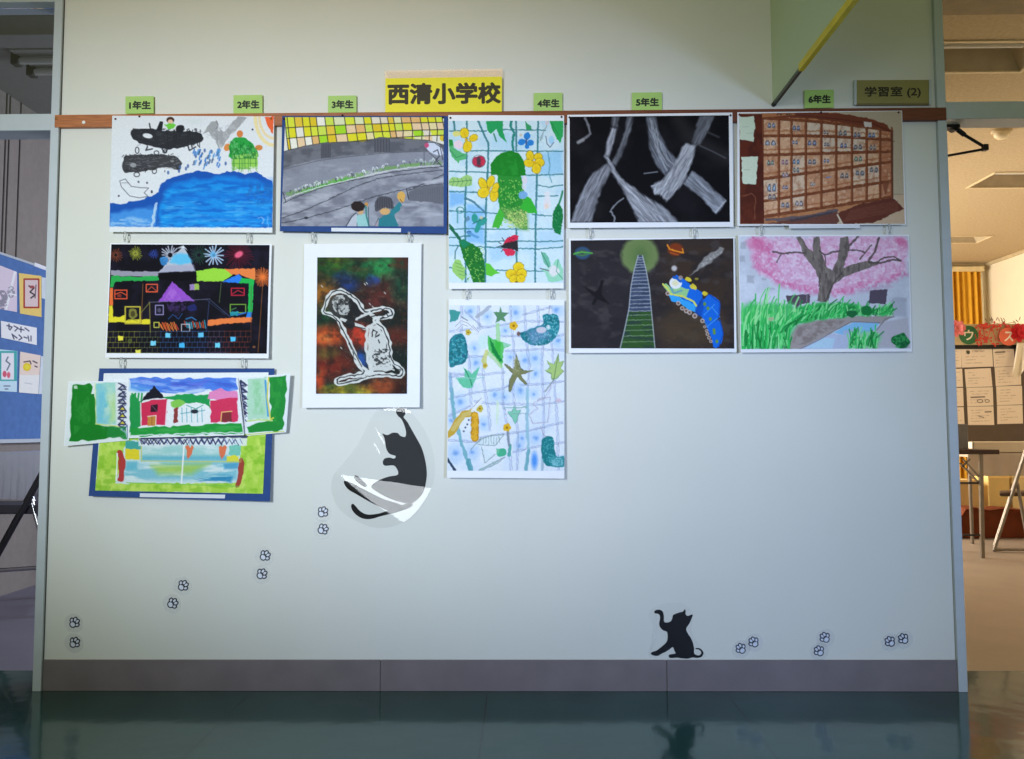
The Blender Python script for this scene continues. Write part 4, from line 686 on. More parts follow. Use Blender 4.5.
A.line([(132, 146), (150, 190), (162, 230), (98, 272)], 12, (130, 130, 138), .85, soft=6, rough=4); A.line([(120, 262), (95, 274)], 18, (150, 150, 156), .8, soft=8); A.line([(332, 564), (290, 600), (264, 636), (284, 662), (286, 692)], 9, (140, 142, 152), .85, rough=4); A.line([(440, 437), (510, 428)], 7, (130, 132, 142), .8); A.line([(730, 290), (800, 322), (866, 356)], 8, (84, 84, 90), .8, soft=6); A.line([(770, 220), (830, 246)], 12, (70, 70, 76), .7, soft=8)
T = art_thing('charcoal_drawing', px, YTOP, 'black and grey drawing of pale crossing branches and cut logs', 'drawing', 'pupils\' pictures on the wall')
sheet('paper', px, YTOP, .004, M['paper'], T); A.mesh('picture', flat(YTOP-.0005, .0041), T)
PX8 = px

# 9 --- blue train in a dark sky
Z = (560, 225, 5.4216); q = [(48, 74), (945, 66), (958, 690), (48, 694)]; px = zpx(q, Z)
A = Art([(58, 84), (940, 72), (945, 670), (60, 668)], Z, (46, 42, 47))
A.poly([(540, 60), (960, 60), (960, 680), (540, 680)], (62, 48, 40), .9, soft=160); A.wash((38, 36, 40), .6, 90, 50, .45, .7); A.wash((76, 70, 72), .5, 60, 40, .55, .75); A.ell(700, 560, 180, 100, (82, 66, 48), .6, soft=80)
A.ell(432, 165, 100, 100, (112, 132, 82), .97, soft=24, rough=5); A.ell(432, 165, 60, 66, (96, 122, 70), .7, soft=40); A.ell(438, 185, 28, 50, (76, 100, 66), .5, soft=30)
lad = [(424, 165), (447, 165), (466, 240), (485, 345), (496, 470), (515, 668), (326, 668), (352, 560), (374, 455), (384, 340), (398, 262)]
A.poly(lad, (72, 82, 108), 1); A.poly([(372, 468), (496, 468), (515, 668), (326, 668)], (50, 84, 42), 1, rough=3); A.poly(lad, (40, 50, 70), .5, tex=(60, 9, .45, .6))
def edge(y, s):
    Lx = np.interp(y, [165, 262, 340, 455, 560, 668], [424, 398, 384, 374, 352, 326]); Rx = np.interp(y, [165, 240, 345, 470, 668], [447, 466, 485, 496, 515]); return Lx if s == 0 else Rx
ys = [178, 190, 203, 217, 232, 248, 266, 284, 302, 322, 342, 362, 384, 406, 428, 448, 468, 490, 516, 544, 572, 602, 634]
for y in ys: A.line([(edge(y, 0), y), (edge(y, 1), y-3)], 4.5, (160, 166, 176) if y < 480 else (120, 146, 110), .8, rough=2)
A.line([(edge(y, 0), y) for y in range(165, 668, 20)], 6, (164, 170, 180), .85); A.line([(edge(y, 1), y) for y in range(165, 668, 20)], 6, (170, 176, 180), .8)
A.ell(122, 152, 42, 34, (52, 84, 120), .9, soft=10); A.ell(122, 152, 26, 20, (70, 90, 70), .7, soft=10); A.line([(74, 156), (120, 146), (172, 152)], 9, (90, 170, 70), .9, rough=3); A.line([(74, 158), (120, 166), (172, 152)], 5, (70, 140, 70), .8)
A.ell(626, 132, 42, 34, (130, 56, 28), .95, soft=12); A.line([(584, 108), (590, 128), (625, 140), (668, 152), (664, 132)], 8, (232, 142, 40), .95, rough=3); A.line([(598, 150), (640, 162)], 6, (190, 90, 40), .8)
A.poly([(125, 330), (150, 342), (188, 362), (206, 350), (222, 300), (240, 296), (226, 350), (228, 380), (270, 430), (236, 416), (204, 404), (184, 434), (172, 430), (188, 392), (160, 366)], (26, 24, 28), .95, soft=7)
A.poly([(700, 272), (725, 245), (750, 220), (780, 180), (830, 150), (868, 120), (894, 124), (884, 150), (830, 190), (790, 226), (740, 250)], (140, 136, 134), .95, soft=8, rough=7); A.poly([(750, 220), (868, 124), (884, 146), (770, 230)], (180, 178, 176), .7, tex=(12, 12, .42, .6))
def t(p): return [(x*.7144+487.9, y*.7144+162.6) for x, y in p]
B1, B2, LB = (24, 104, 214), (16, 76, 178), (54, 160, 236)
A.poly(t([(150, 200), (200, 152), (250, 175), (320, 240), (400, 285), (396, 330), (350, 400), (300, 380), (170, 260)]), B1, 1, rough=3)
A.poly(t([(400, 340), (450, 300), (480, 312), (532, 352), (528, 470), (505, 500), (440, 540), (392, 470), (352, 430)]), B1, 1, rough=3); A.poly(t([(430, 540), (520, 490), (545, 540), (558, 610), (540, 670), (505, 712), (478, 700), (470, 640), (450, 590)]), B1, 1, rough=3)
A.poly(t([(135, 300), (200, 305), (250, 335), (330, 370), (362, 405), (345, 432), (300, 420), (250, 385), (220, 360), (165, 350)]), LB, 1, rough=3); A.poly(t([(345, 400), (400, 320), (410, 400), (390, 470), (340, 450)]), B2, .8, soft=6)
for p in ([(410, 455), (490, 375)], [(430, 545), (510, 480)], [(470, 395), (530, 470)], [(395, 480), (440, 550)]): A.line(t(p), 4, (80, 160, 240), .9)
A.line(t([(450, 300), (500, 340), (528, 360), (522, 470)]), 6, B2, .9); A.line(t([(530, 490), (555, 600), (520, 700)]), 6, B2, .9)
A.poly(t([(96, 225), (125, 215), (160, 250), (230, 240), (300, 262), (272, 322), (180, 300), (150, 300), (120, 262)]), (150, 200, 140), 1, rough=3); A.line(t([(98, 222), (130, 250), (155, 296), (250, 315), (330, 352), (350, 385)]), 9, (214, 214, 96), 1, rough=2); A.line(t([(160, 250), (180, 290), (240, 270)]), 10, (90, 140, 190), .7)
A.ell(*t([(195, 212)])[0], 34, 32, (232, 236, 242), 1); A.ell(*t([(192, 214)])[0], 18, 16, (228, 220, 170), .8, soft=12); A.line(t([(180, 170), (205, 176), (232, 200)]), 15, (24, 84, 180), .95)
for x, y, r in ((288, 184, 15), (300, 190, 12), (326, 238, 17), (340, 250, 12), (418, 294, 15), (352, 180, 10)): A.ell(*t([(x, y)])[0], r, r*.8, (226, 206, 60), .95 if x != 352 else .5, rough=3)
for x, y in ((415, 372), (440, 405), (458, 486), (486, 570), (488, 590), (508, 656)): A.ell(*t([(x, y)])[0], 8, 10, (110, 150, 50), .9)
for x, y, r in ((135, 292, 12), (215, 366, 12), (245, 404, 12), (275, 424, 13), (300, 436, 13), (340, 462, 14), (398, 500, 12), (415, 545, 8), (430, 575, 9), (436, 600, 10), (448, 628, 10), (462, 655, 9)): A.ell(*t([(x, y)])[0], r, r, (190, 176, 170), .9); A.ell(*t([(x, y)])[0], r*.5, r*.5, (110, 74, 60), .9)
A.ell(*t([(184, 101)])[0], 15, 15, (206, 200, 204), .9, soft=10); A.ell(*t([(232, 172)])[0], 12, 12, (170, 150, 140), .8)
T = art_thing('blue_train_drawing', px, YLOW, 'dark drawing of a blue steam train flying beside a tall ladder to the moon', 'drawing', 'pupils\' pictures on the wall')
sheet('paper', px, YLOW, .008, M['paper'], T); A.mesh('picture', flat(YLOW-.0005, .0081), T)
PX9 = px

# 10 --- shoe cupboard
Z = (730, 80, 4.895); q = [(36, 158), (842, 150), (862, 708), (36, 714)]; px = zpx(q, Z)
A = Art([(46, 164), (840, 152), (856, 704), (48, 706)], Z, (188, 172, 150), gain=1.25)
A.poly([(520, 150), (845, 150), (855, 560), (800, 560), (790, 260), (760, 215), (560, 165)], (176, 160, 138), 1, soft=6); A.line([(795, 300), (805, 300)], 4, (120, 90, 70)); A.line([(800, 560), (856, 560)], 4, (140, 120, 100), .8); A.poly([(800, 565), (856, 562), (856, 704), (700, 704), (850, 630)], (190, 164, 138), 1, soft=6)
A.poly([(155, 162), (520, 160), (760, 215), (786, 245), (796, 575), (560, 640), (360, 680), (170, 704)], (178, 122, 84), 1); A.wash((196, 146, 106), .0, 10, 10, 0, 1)
A.poly([(155, 162), (520, 160), (786, 245), (796, 575), (170, 704)], (150, 92, 60), .6, tex=(30, 40, .45, .7))
cx = [158, 238, 300, 370, 446, 519, 596, 668, 734, 792]
def ry(x, r):
    tt = (x-158)/634; L = [184, 272, 366, 484, 592, 668]; Rr = [246, 292, 348, 398, 492, 572]; return L[r]*(1-tt)+Rr[r]*tt-8*math.sin(tt*3.14)*(1 if r < 2 else 0)
for i in range(9):
    for r in range(5):
        x0, x1 = cx[i]+7, cx[i+1]-5
        pl = random.random(); c = (208, 166, 134) if pl < .55 else ((192, 142, 110) if pl < .85 else (210, 186, 164))
        if i >= 3 and r in (0, 1) and pl < .6: c = (208, 190, 172)
        if i == 8: c = (176, 116, 88)
        cell = [(x0, ry(x0, r)+8), (x1, ry(x1, r)+8), (x1, ry(x1, r+1)-6), (x0, ry(x0, r+1)-6)]; A.poly(cell, c, .9, rough=3); A.poly(cell, (150, 98, 72), .5, tex=(14, 30, .5, .7, 20)); A.poly(cell, (226, 196, 170), .4, tex=(16, 16, .55, .7))
        A.line([(x0, ry(x0, r+1)-22), (x1, ry(x1, r+1)-24)], 8, (150, 90, 56), .6, rough=3)
for r in range(6): A.line([(x, ry(x, r)) for x in cx], 11, (116, 62, 40), .9, rough=3); A.line([(x, ry(x, r)+7) for x in cx], 4, (80, 42, 30), .7)
for x in cx: A.line([(x, ry(x, 0)-12), (x, 668 if x < 300 else ry(x, 5))], 10, (130, 72, 46), .9, rough=2); A.line([(x+5, ry(x, 0)), (x+5, ry(x, 5))], 4, (84, 46, 34), .8)
A.poly([(152, 162), (300, 160), (440, 158), (560, 166), (690, 190), (770, 218), (788, 256), (740, 236), (640, 222), (520, 204), (400, 190), (280, 184), (155, 186)], (112, 58, 42), 1, rough=3); A.poly([(152, 162), (300, 160), (330, 170), (155, 184)], (170, 112, 74), .9); A.line([(232, 168), (298, 168)], 9, (60, 44, 40), .8, tex=(4, 10, .4, .5)); A.line([(320, 170), (520, 190), (700, 214), (780, 250)], 5, (84, 40, 32), .8); A.poly([(656, 204), (694, 208), (694, 232), (658, 228)], (206, 196, 190), .95, rough=2)
for x, y, w, c in ((203, 222, 22, (90, 120, 170)), (325, 235, 22, (70, 90, 160)), (198, 308, 32, (150, 170, 200)), (318, 305, 16, (80, 100, 170)), (402, 308, 26, (80, 110, 180)), (473, 315, 16, (70, 70, 100)), (556, 320, 20, (70, 80, 150)), (626, 328, 24, (80, 84, 80)), (698, 330, 18, (110, 96, 80)), (552, 260, 24, (96, 96, 90)), (622, 268, 18, (60, 70, 110)), (694, 270, 20, (50, 100, 190)), (470, 256, 14, (90, 56, 46)), (198, 405, 20, (90, 130, 100)), (268, 402, 20, (190, 90, 120)), (324, 400, 20, (50, 120, 190)), (324, 440, 18, (80, 110, 100)), (402, 400, 24, (110, 110, 120)), (472, 395, 16, (70, 80, 150)), (628, 386, 24, (96, 140, 80)), (204, 528, 26, (130, 180, 230)), (205, 572, 22, (140, 130, 120)), (270, 525, 16, (90, 90, 170)), (270, 612, 24, (110, 120, 150)), (338, 604, 22, (206, 190, 200)), (405, 510, 14, (190, 190, 180)), (560, 468, 24, (110, 90, 80)), (636, 455, 26, (90, 100, 110)), (704, 440, 24, (80, 84, 90)), (270, 465, 18, (170, 130, 160))):
    h = 19 if w > 17 else 14
    if x in (204,): h = 30
    h *= .8; c = tuple(v*.72+36 for v in c)
    A.rect(x-w*.95, y-h*.9, x+w*.95, y+h*.95, (196, 180, 170), .55, rough=3)
    for s in (-.46, .46):
        A.poly([(x+s*w-w*.36, y+h*.8), (x+s*w-w*.34, y-h*.1), (x+s*w-w*.12, y-h*.85), (x+s*w+w*.2, y-h*.8), (x+s*w+w*.36, y), (x+s*w+w*.36, y+h*.8)], (84, 74, 80), .85, rough=2)
        A.poly([(x+s*w-w*.24, y+h*.55), (x+s*w-w*.2, y-h*.1), (x+s*w-w*.05, y-h*.55), (x+s*w+w*.12, y-h*.5), (x+s*w+w*.24, y+h*.5)], c, .95, rough=2)
        A.line([(x+s*w-w*.12, y+h*.1), (x+s*w+w*.14, y-h*.1)], 3.5, (222, 220, 224), .8)
A.line([(472, 478), (492, 474)], 6, (120, 130, 170))
A.poly([(46, 166), (156, 166), (162, 420), (168, 704), (50, 704)], (92, 42, 30), 1); A.poly([(46, 166), (156, 166), (168, 704), (50, 704)], (70, 32, 26), .7, tex=(40, 60, .42, .65)); A.poly([(48, 180), (118, 178), (122, 230), (114, 302), (80, 296), (46, 292)], (196, 208, 188), 1, rough=3); A.poly([(56, 374), (136, 372), (132, 440), (128, 510), (60, 506)], (200, 212, 192), 1, rough=3); A.line([(62, 570), (105, 556), (125, 570), (120, 680)], 6, (130, 76, 56), .7, rough=3)
for p in ((60, 230), (84, 262), (70, 440)): A.line([p, (p[0]+30, p[1]-2)], 4, (170, 180, 165), .7)
A.poly([(175, 704), (360, 668), (520, 636), (536, 690), (520, 706)], (104, 66, 58), 1, rough=4); A.line([(180, 684), (360, 672), (520, 640)], 16, (92, 84, 92), .9, rough=5); A.line([(300, 690), (500, 650)], 10, (70, 60, 66), .8, rough=4)
A.poly([(528, 650), (640, 606), (796, 576), (836, 610), (850, 632), (700, 700), (548, 706)], (98, 52, 42), 1, rough=3)
for k in range(6): A.line([(560+k*6, 690-k*10), (820, 640-k*9)], 7, (124, 74, 60), .5, rough=3)
A.line([(526, 660), (552, 706)], 8, (206, 190, 170), .9); A.line([(790, 250), (796, 575)], 8, (96, 58, 46), .9); A.poly([(746, 500), (780, 500), (760, 570)], (120, 70, 50), .8)
T = art_thing('shoe_shelf_painting', px, YTOP, 'brown painting of a wooden shoe cupboard full of shoes', 'painting', 'pupils\' pictures on the wall')
sheet('paper', px, YTOP, .005, M['paper'], T); A.mesh('picture', flat(YTOP-.0005, .0051), T)
sheet('title_strip', zpx([(288, 712), (636, 710), (636, 725), (290, 727)], Z), YTOP-.0056, 0, M['strip'], T)
PX10 = px

# 11 --- cherry tree
Z = (740, 235, 5.851); q = [(-10, 0), (989, -2), (1006, 682), (4, 688)]; px = zpx(q, Z)
A = Art([(-6, 8), (985, 6), (1000, 664), (8, 668)], Z, (206, 211, 224), gain=1.2)
A.wash((186, 192, 206), .7, 90, 90, .42, .7)
pk = [(48, 40), (80, 12), (330, 8), (700, 8), (975, 10), (976, 210), (930, 250), (860, 284), (720, 306), (620, 336), (540, 356), (440, 326), (340, 318), (250, 296), (180, 250), (110, 220), (70, 160)]
A.poly(pk, (220, 178, 208), .95, soft=30, rough=16); A.poly(pk, (208, 138, 176), .6, soft=30, rough=12, tex=(12, 16, .44, .64)); A.poly(pk, (232, 206, 226), .8, soft=30, tex=(18, 14, .5, .66))
for p in ([(70, 20), (150, 60), (90, 130)], [(100, 190), (200, 250), (280, 300), (440, 330)], [(560, 345), (640, 325), (760, 300), (870, 275), (960, 215)], [(940, 30), (970, 60)], [(150, 80), (210, 200)]): A.line(p, 46, (206, 96, 150), .7, soft=36, rough=14, tex=(14, 14, .3, .6))
A.ell(95, 50, 50, 40, (206, 96, 146), .6, soft=40, rough=10); A.ell(945, 35, 30, 24, (206, 110, 156), .6, soft=16, rough=8)
BRN, BRD = (118, 108, 104), (84, 76, 74)
for p in ([(328, 12), (356, 8), (392, 66), (426, 98), (430, 12), (466, 12), (474, 100), (506, 186), (540, 208), (572, 140), (586, 14), (634, 10), (640, 80), (608, 190), (718, 154), (760, 152), (830, 162), (720, 206), (606, 246), (545, 292), (512, 396), (450, 388), (468, 290), (444, 208), (376, 122), (352, 60)],): A.poly(p, BRN, 1, rough=4); A.poly(p, BRD, .7, tex=(12, 34, .45, .66)); A.poly(p, (150, 142, 132), .5, tex=(10, 40, .55, .7))
for p, w in (([(380, 106), (320, 100), (260, 108), (190, 96)], 10), ([(240, 112), (215, 160)], 7), ([(466, 92), (498, 116), (540, 100), (590, 92)], 9), ([(498, 116), (500, 180)], 7), ([(636, 88), (690, 90), (730, 104), (700, 140)], 9), ([(730, 104), (770, 60)], 9), ([(640, 60), (690, 10)], 12), ([(750, 156), (790, 90), (812, 16)], 12), ([(755, 160), (820, 164), (890, 146), (940, 150)], 11), ([(800, 160), (850, 132), (900, 128), (940, 150)], 9), ([(460, 300), (470, 240)], 8)): A.line(p, w, BRD, .9, rough=3, smooth=3)
A.line([(500, 390), (540, 290), (600, 215)], 6, (60, 54, 56), .7)
A.poly([(530, 400), (750, 312), (975, 240), (978, 400), (880, 480), (700, 440)], (176, 182, 196), .5, soft=30); 
for x, y, w, h in ((20, 60, 30, 40), (15, 140, 30, 36), (62, 260, 40, 46), (138, 258, 32, 18), (185, 312, 26, 10), (930, 376, 80, 24)): A.rect(x-w/2, y-h/2, x+w/2, y+h/2, (160, 164, 176), .7, rough=5, soft=10)
A.poly([(880, 380), (975, 376), (978, 480), (885, 476)], (160, 164, 178), .7, soft=20)
A.poly([(268, 354), (410, 345), (406, 400), (350, 404), (330, 440), (320, 408), (280, 402)], (84, 74, 86), .97, rough=3); A.poly([(760, 324), (866, 316), (852, 404), (754, 398)], (82, 72, 88), .97, rough=3); A.line([(352, 370), (350, 410)], 5, (110, 110, 110)); A.line([(392, 350), (390, 390)], 5, (150, 140, 150), .8)
A.poly([(250, 666), (330, 530), (400, 506), (520, 488), (700, 476), (890, 472), (860, 500), (820, 520), (650, 512), (590, 544), (500, 592), (350, 668)], (158, 148, 146), .97, rough=4); A.poly([(300, 640), (340, 540), (480, 500), (620, 500), (520, 570), (380, 640)], (128, 116, 114), .8, soft=14, tex=(30, 20, .35, .65))
A.poly([(700, 660), (800, 560), (830, 510), (985, 480), (998, 664)], (176, 174, 184), .95, soft=14); A.poly([(545, 572), (600, 540), (665, 510), (818, 514), (790, 556), (700, 580), (600, 585)], (130, 186, 228), .97, soft=8, rough=3); A.poly([(600, 560), (700, 545), (700, 580), (610, 585)], (170, 180, 206), .8, soft=10); A.poly([(350, 668), (500, 592), (545, 578), (700, 590), (620, 666)], (176, 186, 212), .95, soft=10); A.poly([(380, 664), (490, 600), (556, 604), (540, 664)], (176, 208, 236), .9, soft=8)
A.line([(350, 668), (470, 610), (560, 556), (650, 508), (700, 508), (818, 514)], 5, (110, 106, 116), .8); A.line([(800, 556), (850, 492), (900, 478)], 7, (120, 114, 120), .8); A.line([(850, 480), (900, 474), (895, 440)], 5, (150, 150, 150), .6)
def grass(n, x0, x1, y0f, h0, h1, lean, cols, w=(5, 11)):
    for _ in range(n):
        x = random.uniform(x0, x1); y = y0f(x)+random.uniform(-1, 0)*random.choice([0, 30, 60, 120 if h1 > 100 else 30]); h = random.uniform(h0, h1); l = lean+random.uniform(-25, 25)
        A.line([(x, y), (x+l*.4, y-h*.6), (x+l, y-h)], random.uniform(*w), random.choice(cols), .9)
GC = [(40, 170, 80), (60, 196, 96), (30, 140, 66), (110, 216, 130), (24, 120, 56), (140, 226, 150)]
A.poly([(10, 664), (12, 420), (60, 400), (160, 410), (320, 400), (330, 520), (260, 664)], (70, 184, 100), .95, soft=30, rough=14)
A.poly([(320, 420), (480, 395), (620, 400), (780, 430), (895, 410), (890, 462), (700, 474), (520, 486), (400, 504), (320, 530)], (50, 168, 80), .95, soft=16, rough=8)
grass(80, 320, 620, lambda x: 505-(x-320)*.08, 30, 90, 34, GC, (5, 9)); grass(50, 600, 895, lambda x: 472, 15, 55, 16, GC, (5, 9))
grass(190, 10, 290, lambda x: 664, 50, 150, 4, GC); grass(60, 10, 330, lambda x: 520, 40, 120, 20, [(150, 226, 150), (90, 206, 110), (50, 180, 84)]); grass(30, 200, 330, lambda x: 600-(x-200)*.6, 40, 100, 40, GC)
A.ell(740, 442, 32, 26, (26, 120, 60), 1, rough=8); A.ell(652, 458, 32, 20, (30, 104, 60), 1, rough=8); A.ell(180, 490, 16, 12, (200, 170, 150), .7, rough=4)
A.poly([(630, 664), (650, 600), (720, 560), (800, 570), (830, 600), (800, 664)], (110, 200, 130), .7, soft=20); grass(60, 640, 800, lambda x: 664, 30, 100, 6, GC, (6, 11)); A.line([(800, 600), (840, 566)], 10, (60, 130, 90), .8)
A.ell(940, 622, 50, 42, (28, 106, 58), 1, rough=10); A.ell(940, 622, 48, 40, (60, 160, 90), .8, rough=8, tex=(9, 9, .48, .56)); A.ell(960, 640, 26, 22, (20, 84, 50), .6, rough=6)
T = art_thing('cherry_tree_drawing', px, YLOW, 'pale drawing of a pink blossoming cherry tree above green grass and a stream', 'drawing', 'pupils\' pictures on the wall')
sheet('paper', px, YLOW, .009, M['paper'], T); A.mesh('picture', flat(YLOW-.0006, .0091), T)
PX11 = px
# ------------------------------------------------------------------ the setting
W2 = 1.525
M['wall'] = mat('cream_wall_paint', (226, 226, 217), 0.55, 0.025, 2.2, 0.18, 260, spec=0.35)
M['frame'] = mat('pale_grey_metal', (196, 204, 210), 0.4, 0.03, 20, spec=0.4)
M['base'] = mat('vinyl_baseboard', (124, 114, 116), 0.42, 0.10, 9, 0.05, 90, spec=0.4)
M['room_floor'] = mat('warm_vinyl_floor', (160, 144, 130), 0.42, 0.06, 5, 0.05, 60)
M['room_floor_cool'] = mat('cool_vinyl_floor', (132, 128, 146), 0.45, 0.06, 5, 0.05, 60)
M['ceil_warm'] = mat('speckled_ceiling_board', (196, 176, 142), 0.9, 0.0, 60, 0.3, 120, spec=0.1, rgb2=(178, 156, 124))
M['ceil_cool'] = mat('grey_ceiling_board', (150, 148, 146), 0.9, 0.04, 30, 0.2, 120, spec=0.1)
M['wall_warm'] = mat('pale_yellow_wall', (234, 222, 196), 0.8, 0.02, 6, 0.05, 200, spec=0.2)
M['wall_cool'] = mat('grey_beige_wall', (150, 142, 136), 0.85, 0.05, 26, 0.2, 90, spec=0.15)
# floor: dark green polished sheet vinyl with faint seams
m = bpy.data.materials.new('green_floor'); m.use_nodes = True; nt = m.node_tree; p = nt.nodes['Principled BSDF']
tc = nd(nt, 'ShaderNodeTexCoord'); nz = nd(nt, 'ShaderNodeTexNoise'); nz.inputs['Scale'].default_value = 3.5; nz.inputs['Detail'].default_value = 6; nt.links.new(tc.outputs['Object'], nz.inputs['Vector'])
cr = nd(nt, 'ShaderNodeValToRGB'); cr.color_ramp.elements[0].color = (*s2l((20, 62, 60)), 1); cr.color_ramp.elements[1].color = (*s2l((30, 78, 76)), 1); cr.color_ramp.elements[0].position = .35; cr.color_ramp.elements[1].position = .7
nt.links.new(nz.outputs['Fac'], cr.inputs[0])
sx = nd(nt, 'ShaderNodeSeparateXYZ'); nt.links.new(tc.outputs['Object'], sx.inputs[0])
ad = nd(nt, 'ShaderNodeMath', operation='ADD'); ad.inputs[1].default_value = 20.325; nt.links.new(sx.outputs['X'], ad.inputs[0])
md = nd(nt, 'ShaderNodeMath', operation='MODULO'); md.inputs[1].default_value = 0.78; nt.links.new(ad.outputs[0], md.inputs[0])
lt = nd(nt, 'ShaderNodeMath', operation='LESS_THAN'); lt.inputs[1].default_value = 0.004; nt.links.new(md.outputs[0], lt.inputs[0])
mxs = nd(nt, 'ShaderNodeMix', data_type='RGBA'); nt.links.new(lt.outputs[0], mxs.inputs[0]); nt.links.new(cr.outputs[0], mxs.inputs[6]); mxs.inputs[7].default_value = (*s2l((12, 26, 26)), 1)
nt.links.new(mxs.outputs[2], p.inputs['Base Color']); p.inputs['Roughness'].default_value = .13; p.inputs['Specular IOR Level'].default_value = .5; p.inputs['Specular Tint'].default_value = (.46, .92, 1, 1); p.inputs['Coat Weight'].default_value = 0.2; p.inputs['Coat Roughness'].default_value = 0.05
n2 = nd(nt, 'ShaderNodeTexNoise'); n2.inputs['Scale'].default_value = 7; nt.links.new(tc.outputs['Object'], n2.inputs['Vector']); bp = nd(nt, 'ShaderNodeBump'); bp.inputs['Strength'].default_value = .07; bp.inputs['Distance'].default_value = .02; nt.links.new(n2.outputs['Fac'], bp.inputs['Height']); nt.links.new(bp.outputs[0], p.inputs['Normal']); nt.links.new(bp.outputs[0], p.inputs['Coat Normal'])
M['floor'] = m
# oak picture rail: lighter at the left, redder at the right
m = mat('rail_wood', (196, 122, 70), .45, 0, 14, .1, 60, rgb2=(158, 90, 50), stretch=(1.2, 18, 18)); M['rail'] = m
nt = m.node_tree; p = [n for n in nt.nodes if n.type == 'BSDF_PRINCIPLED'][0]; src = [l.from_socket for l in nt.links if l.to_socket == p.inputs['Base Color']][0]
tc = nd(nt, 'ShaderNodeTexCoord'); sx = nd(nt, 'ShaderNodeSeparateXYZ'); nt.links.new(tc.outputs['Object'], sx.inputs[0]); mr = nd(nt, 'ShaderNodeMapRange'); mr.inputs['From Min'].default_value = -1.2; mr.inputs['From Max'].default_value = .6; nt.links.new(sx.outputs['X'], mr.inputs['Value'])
mxs = nd(nt, 'ShaderNodeMix', data_type='RGBA', blend_type='MULTIPLY'); nt.links.new(mr.outputs[0], mxs.inputs[0]); nt.links.new(src, mxs.inputs[6]); mxs.inputs[7].default_value = (.36, .24, .26, 1); nt.links.new(mxs.outputs[2], p.inputs['Base Color'])

def st(mb, name, m, label=None, **k): return tag(mb.build(name, m, None, **k), label, None, None, 'structure')
DOORY = 0.20
b = MB(); b.box(-W2, W2-.030, 0, .16, 0, 3.3); st(b, 'wall_front', M['wall'])
YT = float(fp(1000, 671)[1]); 
b = MB(); b.box(-4.2, 5.6, -6.0, YT, -.05, 0); st(b, 'floor', M['floor'])
b = MB()
for x0, x1 in ((wp(44, 675).x, wp(380.6, 675).x-.0008), (wp(380.6, 675).x+.0008, wp(666.5, 675).x-.0008), (wp(666.5, 675).x+.0008, wp(957, 675).x)): b.box(x0, x1, -.007, 0, 0, wp(500, 659.5).z)
st(b, 'baseboard_front', M['base'], bevel=.0015)
zr0, zr1 = 1.9085, 1.9530
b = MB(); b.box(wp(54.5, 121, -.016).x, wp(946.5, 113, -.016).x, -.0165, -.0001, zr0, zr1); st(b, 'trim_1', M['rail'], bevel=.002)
def jamb(s): return (-W2-.029, -W2-.0005) if s < 0 else (W2-.0295, W2+.0005)
tl0, tl1 = wp(28, 132.5, .05).z, wp(28, 116, .05).z; tr0, tr1 = wp(985, 120.7, .05).z, wp(985, 103.6, .05).z
b = MB(); x0, x1 = jamb(-1); b.box(x0, x1, -.013, .18, 0, 3.3); b.box(-2.7, x0, .03, .12, tl0, tl1); b.box(-2.7, x0, .03, .12, wp(28, 5, .05).z, wp(28, 5, .05).z+.05); b.box(-2.74, -2.7, .0, .18, 0, 3.3); st(b, 'door_1', M['frame'], bevel=.002)
b = MB(); b.box(x1-.004, x1+.0015, -.0045, -.0002, 0, 3.29); st(b, 'trim_2', mat('dark_sealant', (70, 72, 70), .7))
b = MB(); x0, x1 = jamb(1); b.box(x0, x1, -.013, .18, 0, 3.3); b.box(x1, 2.7, .03, .12, tr0, tr1); b.box(2.7, 2.74, 0, .18, 0, 3.3); st(b, 'door_2', M['frame'], bevel=.002)
M['pane'] = clear_mat('window_glass', (.84, .86, .86), .03, .01)
b = MB(); b.box(-2.695, -W2-.031, .070, .074, tl1+.001, wp(28, 5, .05).z-.001); st(b, 'window_1', M['pane'])
b = MB(); b.box(W2+.002, 2.695, .070, .074, tr1+.001, 3.29); st(b, 'window_2', clear_mat('window_glass_warm', (.92, .92, .9), .02, .01))
# left room
XL = wp(0, 430, 1.5).x
b = MB(); b.box(-3.6, .95, YT, 3.4, -.05, .0); st(b, 'floor_left', M['room_floor_cool'])
b = MB(); b.box(XL-.1, XL, .2, 3.5, 0, 2.66); st(b, 'wall_left', M['wall_cool'])
b = MB(); b.box(XL, .95, 3.4, 3.5, 0, 2.66); st(b, 'wall_left_back', M['wall_cool'])
b = MB(); b.box(XL-.1, .95, .0, 3.5, 2.66, 2.72); st(b, 'ceiling_left', M['ceil_cool'])
b = MB(); b.box(XL+.0, -1.5, .62, .74, 2.56, 2.66); st(b, 'trim_3', M['ceil_cool'])
b = MB()
for pxx in (3.0, 6.5, 17.5):
    y = 1.5; d = rays(pxx, 200); t = (XL-CAM[0])/d[0]; y = (CAM+d*t)[1]; b.box(XL, XL+.004, y-.004, y+.004, 1.6, 2.66)
st(b, 'trim_4', mat('dark_panel_joint', (70, 64, 58), .7))
